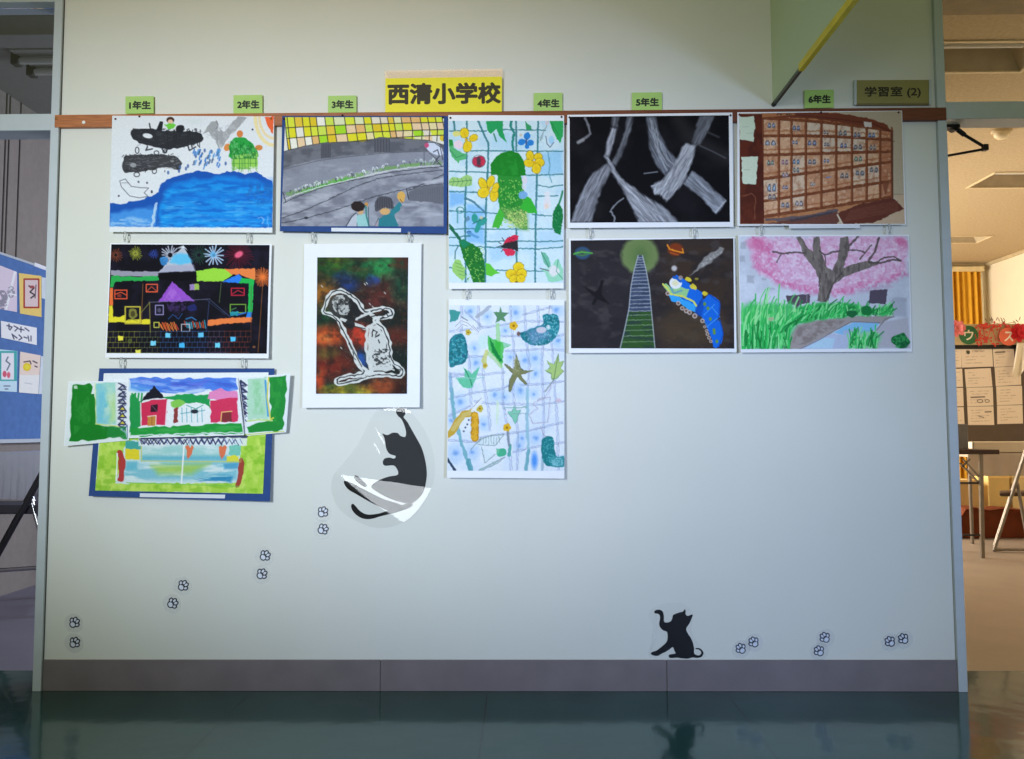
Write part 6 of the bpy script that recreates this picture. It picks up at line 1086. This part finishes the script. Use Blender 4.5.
# low beam of folded furniture behind it
# ceiling lights
M['fix'] = mat('ceiling_light_casing', (170, 168, 162), .5, .03, 20); M['fix_dark'] = mat('ceiling_light_end', (60, 56, 54), .5); M['tube'] = mat('unlit_tube', (206, 204, 198), .3, .02)
def lamp(x0, x1, y0, y1, z, label, tubes=2, recessed=False, end=True):
    t = thing('ceiling_light', ((x0+x1)/2, (y0+y1)/2, z), label, 'ceiling light')
    if recessed:
        b = MB(); w = .03; d = .028
        b.add([(x0, y0, z), (x1, y0, z), (x1, y1, z), (x0, y1, z), (x0+w, y0+w, z-d), (x1-w, y0+w, z-d), (x1-w, y1-w, z-d), (x0+w, y1-w, z-d)], [(0, 1, 5, 4), (1, 2, 6, 5), (2, 3, 7, 6), (3, 0, 4, 7), (4, 5, 6, 7), (0, 3, 2, 1)])
        b.build('casing', mat('warm_light_casing', (206, 190, 156), .5), t)
        b = MB(); b.box(x0+w+.01, x1-w-.01, (y0+y1)/2-.012, (y0+y1)/2+.012, z-d-.014, z-d); b.build('ridge', mat('light_ridge', (222, 206, 170), .4), t, bevel=.004)
        b = MB(); b.box(x0+w+.01, x1-w-.01, y1-w-.05, y1-w-.01, z-d-.003, z-d); b.build('louvre', mat('light_louvre', (130, 116, 92), .6), t)
        return t
    b = MB(); b.box(x0+.02, x1, y0, y1, z-.035, z); b.build('casing', M['fix'], t, bevel=.004)
    for k in range(tubes):
        yy = y0+(y1-y0)*(.28+.5*k); b = MB(); b.tube([(x0+.03, yy, z-.055), (x1-.03, yy, z-.055)], .016, 12); u = b.build('tube', M['tube'], t, smooth=True)
        b = MB(); b.box(x0, x0+.035, yy-.022, yy+.022, z-.078, z-.02); b.build('lamp_holder', M['fix_dark'], t, bevel=.004)
    return t
_a, _b = cz_(13, 61, 2.605), cz_(25, 70, 2.605)
lamp(float(_a[0]), -1.1, float(_a[1])-.28*.24, float(_a[1])+.72*.24, 2.66, 'unlit twin tube ceiling light behind the left transom window')
for (x0, x1, y0, y1), l in zip(FX, ('near recessed ceiling light seen above the right transom', 'middle recessed ceiling light seen below the right transom', 'far recessed ceiling light near the yellow curtain')):
    t = thing('ceiling_light', ((x0+x1)/2, (y0+y1)/2, HC), l, 'ceiling light'); h = .11; w = .035
    b = MB(); b.add([(x0, y0, HC), (x1, y0, HC), (x1, y1, HC), (x0, y1, HC), (x0+.07, y0+w, HC+h), (x1-.07, y0+w, HC+h), (x1-.07, y1-w, HC+h), (x0+.07, y1-w, HC+h)], [(0, 1, 5, 4), (1, 2, 6, 5), (2, 3, 7, 6), (3, 0, 4, 7), (4, 5, 6, 7)])
    b.build('trough', mat('warm_trough', (176, 158, 128), .6), t)
    b = MB(); r_ = .012
    b.box(x0-r_, x1+r_, y0-r_, y0+.004, HC-.006, HC+.001); b.box(x0-r_, x1+r_, y1-.004, y1+r_, HC-.006, HC+.001); b.box(x0-r_, x0+.004, y0, y1, HC-.006, HC+.001); b.box(x1-.004, x1+r_, y0, y1, HC-.006, HC+.001); b.build('rim', mat('warm_rim', (214, 194, 156), .5), t)
    b = MB(); yy = (y0+y1)/2-.02; b.tube([(x0+.09, yy, HC+.05), (x1-.09, yy, HC+.05)], .016, 12); b.build('tube', M['tube'], t, smooth=True)
# ------------------------------------------------------------------ right room
c = Vector(cz_(1001.5, 130, HC)); t = thing('smoke_detector', c, 'round smoke detector on the right room ceiling below the transom', 'smoke detector')
b = MB(); b.lathe(c, (0, 0, -1), [(.055, 0), (.055, .012), (.05, .02)], 28); b.build('base', mat('detector_base', (190, 166, 124), .5), t, smooth=True)
b = MB(); b.lathe(c+Vector((0, 0, -.02)), (0, 0, -1), [(.042, 0), (.04, .016), (.026, .03), (.001, .033)], 28); b.build('head', mat('detector_head', (222, 204, 164), .4), t, smooth=True)
# door closer arm
M['black'] = mat('black_metal', (30, 28, 28), .4, .05, 30, metal=.5)
yk = .10; c = wp(953, 126, yk); t = thing('door_closer', c, 'black folding door closer arm under the right transom', 'door closer')
b = MB(); b.box(wp(944, 126, yk).x, wp(951, 126, yk).x, yk-.02, yk+.02, wp(950, 129, yk).z, wp(950, 122, yk).z); b.build('bracket', M['black'], t, bevel=.003)
b = MB(); b.lathe(wp(954, 127, yk)+Vector((0, .018, 0)), (0, -1, 0), [(.013, 0), (.0165, .004), (.0165, .03), (.010, .036)], 20); b.build('pivot', M['black'], t, smooth=True)
b = MB(); b.tube([wp(954, 127, yk), wp(964.5, 135, yk)], .0085, 12); b.tube([wp(964.5, 135, yk), wp(984.5, 147, yk-.03)], .0055, 12); b.build('arm', M['black'], t, smooth=True)
b = MB(); q = wp(985, 147.4, yk-.03); b.box(q.x-.0085, q.x+.0085, q.y-.01, q.y+.01, q.z-.012, q.z+.010); b.build('joint', M['black'], t, bevel=.002)
b = MB(); b.tube([wp(985, 149, yk-.03), wp(944, 156.4, yk+.05)], .0045, 10); b.build('arm', M['black'], t, smooth=True)
# curtain at the back wall
x0, x1 = wp(935, 300, YB-.08).x, wp(980.5, 300, YB-.08).x; zt_, zb2 = wp(965, 272, YB-.08).z, .35
b = MB(); n = 120; vs = []
for s in range(8):
    f = s/7
    for k in range(n+1):
        u = k/n; vs.append((x0+(x1-x0)*u, YB-.09+.028*math.sin(u*2*math.pi*7.5+.5*math.sin(u*9))*(0.7+.3*f)+.008*math.sin(u*61), zt_+(zb2-zt_)*f))
b.add(vs, [(s*(n+1)+k, s*(n+1)+k+1, (s+1)*(n+1)+k+1, (s+1)*(n+1)+k) for s in range(7) for k in range(n)])
t = thing('curtain', ((x0+x1)/2, YB-.08, zb2), 'yellow ochre pleated curtain at the back of the right room', 'curtain')
b.build('cloth', mat('ochre_cloth', (214, 160, 48), .8, .06, 20, spec=.15), t, smooth=True)
b = MB(); b.box(x0-.05, x1+.03, YB-.12, YB-.001, zt_, zt_+.05); b.build('curtain_rail', mat('curtain_rail_cream', (226, 206, 158), .6), t)
b = MB(); b.box(x1+.01, x1+.05, YB-.05, YB-.001, .35, zt_); tag(b.build('trim_7', mat('white_window_edge', (250, 246, 226), .5)), None, None, None, 'structure')
# notice board
YN = 4.45
def nq(pts, off=0.0): return [wp(x, y, YN-off) for x, y in pts]
p = nq([(940, 322), (1060, 320), (1060, 430), (940, 431)]); t = thing('notice_board', (1.0*(p[2].x+p[3].x)/2, YN+.02, 0), 'dark notice board with a decorated header in the right room', 'notice board')
b = MB(); b.box(p[0].x, p[1].x, YN, YN+.03, nq([(990, 456)])[0].z, nq([(990, 346)])[0].z); b.build('panel', mat('dark_brown_panel', (84, 70, 58), .7, .08, 12), t)
b = MB(); b.box(p[0].x, p[1].x, YN-.004, YN+.026, nq([(990, 346)])[0].z, nq([(990, 324)])[0].z); b.build('header', mat('beige_header_board', (196, 172, 128), .7, .05, 20), t)
b = MB(); q = nq([(990, 349)]); b.box(p[0].x, p[1].x, YN-.010, YN, q[0].z, nq([(990, 345)])[0].z); b.build('header_edge', M['black'], t)
for x in (p[0].x+.06, p[1].x-.06):
    b = MB(); b.tube([(x, YN+.02, 0), (x, YN+.02, nq([(990, 454)])[0].z)], .018, 12); b.build('leg', M['dark_steel'], t, smooth=True)
    b = MB(); b.box(x-.02, x+.02, YN-.12, YN+.16, 0, .03); b.build('foot', M['dark_steel'], t, bevel=.004)
M['sheet'] = mat('printed_sheet', (222, 206, 186), .6, .02, 40)
Zp = (944, 335, 6.6)
rowsn = ['top', 'second', 'third', 'bottom']; colsn = ['left edge', 'middle', 'right']
grid = [[[(30, 85), (112, 82), (116, 214), (32, 218)], [(36, 225), (120, 222), (126, 342), (40, 344)], [(44, 350), (126, 348), (130, 470), (50, 472)], [(52, 478), (130, 476), (136, 590), (58, 590)]],
        [[(112, 74), (316, 66), (324, 208), (118, 215)], [(136, 226), (308, 218), (320, 340), (146, 346)], [(148, 348), (322, 344), (326, 466), (154, 472)], [(154, 474), (326, 470), (332, 594), (160, 594)]],
        [[(322, 84), (460, 74), (468, 204), (330, 212)], [(334, 214), (506, 204), (510, 328), (342, 338)], [(344, 340), (514, 334), (518, 458), (350, 464)], [(350, 466), (518, 462), (522, 584), (352, 588)]]]
rr = random.Random(5)
for ci in range(3):
    for ri in range(4):
        q = grid[ci][ri]; qp = zpx(q, Zp); c = nq([qp[3]])[0]; Y = YN-.002
        t = thing('notice_sheet', (c.x, Y, c.z), 'cream printed sheet on the notice board, %s column, %s row' % (colsn[ci], rowsn[ri]), 'paper', 'printed sheets on the notice board')
        b = MB(); b.prism([wp(x, y, Y) for x, y in qp], (0, .0008, 0)); b.build('sheet', M['sheet'], t)
        A = Art(q, Zp, (220, 204, 186), res=2.5, gain=1.1); x0, y0 = q[0]; w = q[1][0]-x0; h = q[3][1]-y0
        for k in range(5):
            y = y0+h*(.2+.15*k); A.line([(x0+w*.15, y), (x0+w*rr.uniform(.4, .85), y-4)], 5, (150, 132, 116), .55, tex=(9, 9, .3, .55))
        if ci == 1 and ri == 0: A.ell(158, 112, 15, 13, (56, 60, 50), .9, rough=4); A.line([(190, 110), (262, 106)], 10, (130, 116, 104), .6, tex=(9, 9, .3, .5))
        if ri == 0 and ci == 2: A.line([(340, 116), (400, 112)], 9, (90, 78, 70), .8)
        if ci == 1 and ri == 2: A.line([(180, 412), (268, 408)], 8, (80, 70, 62), .8); A.ring(238, 436, 18, 10, 5, (110, 96, 86)); A.ring(285, 436, 14, 9, 5, (120, 104, 92))
        if ci == 1 and ri == 3: A.line([(272, 508), (310, 506)], 8, (90, 78, 70), .8); A.line([(230, 535), (262, 545)], 7, (110, 98, 90), .7)
        A.mesh('print', lambda px, py, u, v, Y=Y: wpv(px, py, Y-.0006), t)
# header decorations
def disc(px, py, r, Y, m, name, label, ch):
    c = wp(px, py, Y); rad = r*(c.y-CAM[1])/FPX
    t = thing(name, c, label, 'decoration', 'header letters'); b = MB(); b.lathe(c, (0, -1, 0), [(rad, -.002), (rad, .001), (rad*.97, .0016)], 36); b.build('disc', m, t)
    a = [wp(px-r*.48, py-r*.55, Y-.003), wp(px+r*.52, py-r*.55, Y-.003), wp(px-r*.48, py+r*.55, Y-.003)]; lettering('lettering', ch, a[0], a[1], a[2], .001, mat('pale_letter', (232, 220, 200), .6), t, .02)
disc(968.6, 335, 9.4, YN-.010, mat('green_disc', (40, 104, 60), .7), 'letter_disc', 'green round letter disc reading ウ on the notice board header', 'ウ')
disc(1008.6, 336.5, 9.0, YN-.038, mat('coral_disc', (222, 104, 74), .7), 'letter_disc', 'coral round letter disc reading ス on the notice board header', 'ス')
def petal(b, c, ang, L, w, tilt):
    ca, sa = math.cos(ang), math.sin(ang); d = Vector((ca, -tilt, sa)); s = Vector((-sa, 0, ca)); vs = [c]
    for f, g in ((.35, .7), (.75, 1), (1.0, .45)): vs += [c+d*L*f+s*w*g+Vector((0, -.004*f, 0)), c+d*L*f-s*w*g+Vector((0, -.004*f, 0))]
    b.add(vs, [(0, 1, 2), (1, 3, 4, 2), (3, 5, 6, 4)])
def bloom(px, py, r, Y, m, label, n=24):
    c = wp(px, py, Y); R = r*(c.y-CAM[1])/FPX; b = MB()
    for k in range(n):
        ring = k % 3; petal(b, c+Vector((0, -.006*ring, 0)), k*2.4, R*(1-.25*ring), R*.30, .15+.3*ring)
    return tag(b.build('paper_flower', m, None, loc=c), label, 'flower', 'paper flowers on the notice board')
bloom(956.4, 328.5, 8.6, YN-.03, mat('pink_tissue', (240, 150, 146), .7, .12, 60, rgb2=(226, 110, 116)), 'pink paper flower at the left end of the board header')
bloom(1019, 333, 9.6, YN-.035, mat('red_tissue', (206, 34, 48), .7, .15, 60), 'large red paper flower at the right of the board header', 30)
b = MB(); rr = random.Random(9)
for k in range(84):
    u = rr.random(); x = 977+34*u; y = 326+rr.uniform(-2, 3) if k % 2 else (342+rr.uniform(-3, 2) if u < .6 else 330+rr.uniform(-6, 8))
    if k % 7 == 0: y = rr.uniform(326, 343); x = 981+rr.uniform(-2, 5)
    petal(b, wp(x, y, YN-.012-rr.uniform(0, .01)), rr.uniform(0, 6.28), .030, .008, .2)
b.tube([wp(975+2.1*k, 334+7*math.sin(k*1.4), YN-.012-.004*(k % 2)) for k in range(19)], .003, 6)
tag(b.build('leaf_garland', mat('red_leaf', (206, 60, 48), .7, .2, 50), None, loc=wp(994, 334, YN-.01)), 'red and orange leaf garland along the board header', 'garland')
b = MB()
for k in range(14):
    x = 1000+rr.uniform(-14, 20); petal(b, wp(x, 322+rr.uniform(-1, 2), YN-.012), rr.uniform(.6, 2.6), .04, .004, .1)
for k in range(10): b.tube([wp(986+3*k, 323+.6*math.sin(k*2), YN-.011), wp(989+3*k, 323+.6*math.sin(k*2+2), YN-.011)], .002, 6)
tag(b.build('twig', mat('brown_twig', (110, 84, 60), .8), None, loc=wp(1000, 322, YN-.01)), 'thin brown twig along the top of the board header', 'twig')
# white cloth hanging at the right
pts = [(1016, 343), (1030, 341), (1034, 380), (1020.6, 374), (1018, 378), (1012.4, 372), (1014, 356)]
b = MB(); V = []
n = 14
for s in range(9):
    f = s/8
    for k in range(n+1):
        u = k/n; x = 1017-4.5*f+u*(17+4*f); y = 343+30*f+5*f*math.sin(u*7); V.append(wp(x, y, YN-.05-.016*math.sin(u*13+f)*(.3+f)))
b.add(V, [(s*(n+1)+k, s*(n+1)+k+1, (s+1)*(n+1)+k+1, (s+1)*(n+1)+k) for s in range(8) for k in range(n)])
tag(b.build('white_cloth', mat('cream_cloth', (232, 222, 204), .85, .03, 20), None, loc=wp(1022, 376, YN-.05), smooth=True), 'white cloth hanging over the right of the notice board', 'cloth')
# brown folding table near the doorway
Yt = float(fp(983, 558)[1]); 
def tq(x, y, dy=0): return wp(x, y, Yt+dy)
ztop, zund = tq(980, 449.6).z, tq(980, 454.2).z
t = thing('folding_table', (tq(970, 556).x, Yt+.2, 0), 'dark topped folding table with steel legs in the right room', 'table')
xa, xb = tq(930, 452).x, tq(997, 452).x
b = MB(); b.box(xa, xb, Yt-.03, Yt+.42, zund, ztop); b.build('table_top', mat('dark_wood_top', (62, 38, 34), .4, .1, 20), t, bevel=.003)
M['steel'] = mat('grey_steel', (140, 130, 120), .35, .05, 30, metal=.6)
for dy in (0, .30):
    b = MB(); b.obox((tq(982.4, 556).x, Yt+dy, 0), (tq(980.6, 454).x, Yt+dy, zund), .024, .024, up=(0, 1, 0)); b.build('leg', M['steel'], t, bevel=.003)
    b = MB(); b.obox((tq(935, 556).x, Yt+dy, 0), (tq(935, 454).x, Yt+dy, zund), .024, .024, up=(0, 1, 0)); b.build('leg', M['steel'], t, bevel=.003)
for p0, p1 in (((960, 463), (979, 483)), ((963, 459), (979, 477)), ((970, 459), (962, 467))):
    b = MB(); b.obox(tq(*p0, .01), tq(*p1, .01), .010, .010, up=(0, 1, 0)); b.build('brace', M['steel'], t)
for y in (483, 535):
    b = MB(); b.obox(tq(935, y, .01), tq(981, y, .01), .012, .012); b.build('stretcher', M['dark_steel'], t)
b = MB(); q0 = tq(956, 424, .14); q1 = tq(969, 450, .14); b.box(tq(948, 440, .14).x, q1.x, Yt+.14, Yt+.34, ztop, q0.z)
tag(b.build('grey_box', mat('blue_grey_plastic', (128, 126, 132), .5, .04, 20), None, loc=(q1.x, Yt+.2, ztop), bevel=.006), 'blue grey box standing on the dark folding table', 'box')
# clothed table behind, with a tray
Y2 = Yt+.62; zt2 = wp(1000, 453, Y2).z
t = thing('side_table', (wp(1005, 480, Y2).x, Y2+.18, 0), 'table under a pale cloth behind the dark folding table', 'table'); xa2, xb2 = wp(968, 453, Y2).x, wp(1060, 453, Y2).x
b = MB(); b.box(xa2+.01, xb2-.01, Y2+.012, Y2+.30, zt2-.03, zt2-.003); b.build('table_top', mat('pale_board', (190, 170, 150), .6), t)
for x in (xa2+.04, xb2-.04):
    for y in (Y2+.06, Y2+.30):
        b = MB(); b.tube([(x, y, 0), (x, y, zt2-.03)], .013, 10); b.build('leg', M['steel'], t, smooth=True)
zc2 = wp(1000, 476, Y2).z; b = MB(); n = 30; vs = []
for s in range(4):
    for k in range(n+1): vs.append((xa2+(xb2-xa2)*k/n, Y2-.006*math.sin(k*1.3)*s/3, zt2+(zc2-zt2)*s/3))
b.add(vs, [(s*(n+1)+k, s*(n+1)+k+1, (s+1)*(n+1)+k+1, (s+1)*(n+1)+k) for s in range(3) for k in range(n)]); b.add([(xa2, Y2, zt2), (xb2, Y2, zt2), (xb2, Y2+.31, zt2), (xa2, Y2+.31, zt2)], [(0, 1, 2, 3)])
tag(b.build('table_cloth', mat('pale_cloth', (206, 190, 176), .85, .04, 12), None, loc=((xa2+xb2)/2, Y2+.1, zt2), smooth=True), 'pale cloth over the rear table in the right room', 'tablecloth')
x0, x1 = wp(973.5, 446, Y2).x, wp(1050, 446, Y2).x; b = MB(); zz = wp(1000, 442, Y2).z-zt2
b.box(x0, x1, Y2+.01, Y2+.30, zt2+.001, zt2+.010)
for a_ in ((x0, x1, Y2+.01, Y2+.022), (x0, x1, Y2+.288, Y2+.30), (x0, x0+.012, Y2+.01, Y2+.30), (x1-.012, x1, Y2+.01, Y2+.30)): b.box(*a_, zt2+.001, zt2+zz)
tag(b.build('tray', mat('cream_tray', (226, 212, 190), .5, .02, 20), None, loc=((x0+x1)/2, Y2+.15, zt2), bevel=.003), 'long cream tray on the clothed table under the notice board', 'tray')
# boxes and a brown bag behind
Y3_ = Y2+.62
def crate(x0, x1, y0, y1, Y, dep, rgb, label):
    b = MB(); a, c = wp(x0, y0, Y), wp(x1, y1, Y); t = thing('storage_box', ((a.x+c.x)/2, Y+dep/2, 0), label, 'box', 'boxes under the tables')
    b.box(a.x, c.x, Y, Y+dep, 0, a.z-.006); b.build('box_body', mat('box_board', rgb, .6, .05, 12), t, bevel=.003)
    b = MB(); b.box(a.x-.004, c.x+.004, Y-.004, Y+dep+.004, a.z-.03, a.z); b.build('lid', mat('box_lid', tuple(min(255, v*1.12) for v in rgb), .6, .03, 12), t, bevel=.002)
crate(988, 1011, 474.6, 520, Y3_, .2, (226, 196, 124), 'yellow cream box under the clothed table')
crate(955, 980, 480, 520, Y3_, .2, (206, 172, 110), 'tan box behind the dark table\'s legs'); crate(1011.8, 1045, 474, 520, Y3_, .2, (232, 206, 146), 'pale yellow box at the right frame edge')
Y4 = Y2+.33; pr = [(958, 546), (961, 516), (966, 508.5), (976, 507), (990, 509.5), (1003, 507.5), (1020, 509), (1040, 512), (1046, 546)]
P = [wp(x, y, Y4) for x, y in pr]; b = MB(); n = len(P); vs = []
for dy, k in ((0.03, .9), (0, .97), (.05, 1), (.16, 1), (.22, .95), (.25, .85)):
    for p in P: vs.append((p.x, Y4+dy, max(0.005, p.z*k)))
b.add(vs, [(s*n+k, s*n+k+1, (s+1)*n+k+1, (s+1)*n+k) for s in range(5) for k in range(n-1)]+[tuple(range(n))[::-1], tuple(5*n+k for k in range(n))])
tag(b.build('brown_bag', mat('brown_cloth', (116, 58, 34), .8, .12, 14, spec=.15), None, loc=(wp(1000, 540, Y4).x, Y4+.12, 0), smooth=True), 'low brown cloth bundle on the floor under the tables', 'bag')
# folding chair at the right edge
Yf = float(fp(1005, 552)[1]); t = thing('folding_chair', (wp(1015, 550, Yf).x, Yf+.2, 0), 'grey steel folding chair at the right edge of the doorway', 'chair')
a = wp(994.6, 548.5, Yf); e = wp(1026, 452, Yf); d = e-a; a = a+d*((.012-a.z)/d.z)
h = wp(1017.5, 484, Yf); g = wp(1026, 531, Yf); dg = g-h; g2 = h+dg*((.012-h.z)/dg.z)
ov = Vector((a.x-CAM[0]+.06, a.y-CAM[1], 0)).normalized()*.26
for o in (Vector((0, 0, 0)), ov):
    b = MB(); b.tube([a+o, e+o+d*.45], .011, 12); b.build('leg', M['steel'], t, smooth=True); b = MB(); b.tube([h+o, g2+o], .011, 12); b.build('leg', M['steel'], t, smooth=True)
s0 = wp(999.5, 494.6, Yf); s1 = Vector((s0.x+.36, s0.y, s0.z)); uz = Vector((0, 0, .014)); o0 = ov*.06; o1 = ov*.94
b = MB(); b.prism([s0+o0-uz, s1+o0-uz, s1+o1-uz, s0+o1-uz], uz*2); b.build('seat', mat('brown_seat', (92, 66, 50), .5), t, bevel=.01)
q0 = e+d*.22; q1 = e+d*.45
b = MB(); b.prism([q0+o0, q1+o0, q1+o1, q0+o1], Vector((.016, 0, -.004))); b.build('backrest', mat('brown_back', (92, 66, 50), .5), t, bevel=.004)
for q in (a, g2):
    b = MB(); b.tube([q, q+ov], .010, 10); b.build('stretcher', M['steel'], t, smooth=True)
b = MB(); b.tube([a+Vector((0, 0, .004)), Vector((g2.x, a.y, a.z+.004))], .009, 10); b.build('floor_bar', M['steel'], t, smooth=True)

# ------------------------------------------------------------------ light
def aim(o, loc, target):
    COL.objects.link(o); o.location = loc; o.rotation_euler = (Vector(target)-Vector(loc)).to_track_quat('-Z', 'Y').to_euler(); return o
def area(name, loc, target, sx, sy, col, e, spread=180):
    l = bpy.data.lights.new(name, 'AREA'); l.shape = 'RECTANGLE'; l.size = sx; l.size_y = sy; l.color = col; l.energy = e; l.spread = math.radians(spread)
    return aim(bpy.data.objects.new(name, l), loc, target)
def spot(name, loc, target, ang, col, e, rad=.25):
    l = bpy.data.lights.new(name, 'SPOT'); l.spot_size = math.radians(ang); l.spot_blend = 1; l.color = col; l.energy = e; l.shadow_soft_size = rad
    return aim(bpy.data.objects.new(name, l), loc, target)
LC = dict(A=((.79, .89, 1), 640), B=((.42, .57, 1), 470), C=((.5, .7, 1), 8), D=((1, .5, .1), 1.0), E=((.98, 1, .50), .222))
spot('daylight_pool_spot_left', (-1.7, -4.6, 1.75), (-.78, 0, 1.33), 33, *LC['A']).scale = (1.7, 1, 1)  # added spot for daylight, cone shaped to the wall's bright pool and vignette
spot('daylight_pool_spot_right', (2.2, -4.6, 1.0), (.5, 0, .68), 42, *LC['B'])  # added blue spot for daylight, soft cone shaped to the lower right wall
area('corridor_window', (-.6, -5.0, 1.2), (-.6, 0, 1.2), 3.0, 1.4, *LC['C'])
area('corridor_ceiling_lamp', (-.6, -1.7, 2.8), (-.6, 0, 2.35), 2.0, .3, *LC['D'], spread=75)
area('film_glint_strip', (-1.35, -5.02, 1.0), (-1.35, 0, 1.0), 1.4, .36, (.9, .95, 1), 15)  # added bright strip, placed to mirror in the climbing cat's film
area('right_room_fill', (1.15, 4.3, 1.6), (5, 4.3, 1.5), 2.2, 1.5, (1.0, .94, .82), 155)  # added area light before the partition, standing in for window light
area('right_ceiling_bounce', (3.2, 2.4, 1.0), (3.3, 2.5, 3), 1.6, 1.2, (1.0, .90, .76), 10)  # added upward light standing in for bounce onto the ceiling
area('left_room_fill', (.3, 2.2, 1.6), (-2.6, 1.6, 1.0), 1.4, 1.2, (.78, .84, 1.0), 60)  # added cool light out of view, brightens the left room
w = bpy.data.worlds.new('world'); SC.world = w; w.use_nodes = True
bg = w.node_tree.nodes['Background']; bg.inputs[0].default_value = (*LC['E'][0], 1); bg.inputs[1].default_value = LC['E'][1]
SC.view_settings.view_transform = 'Standard'; SC.view_settings.look = 'None'; SC.view_settings.exposure = 0; SC.view_settings.gamma = 1
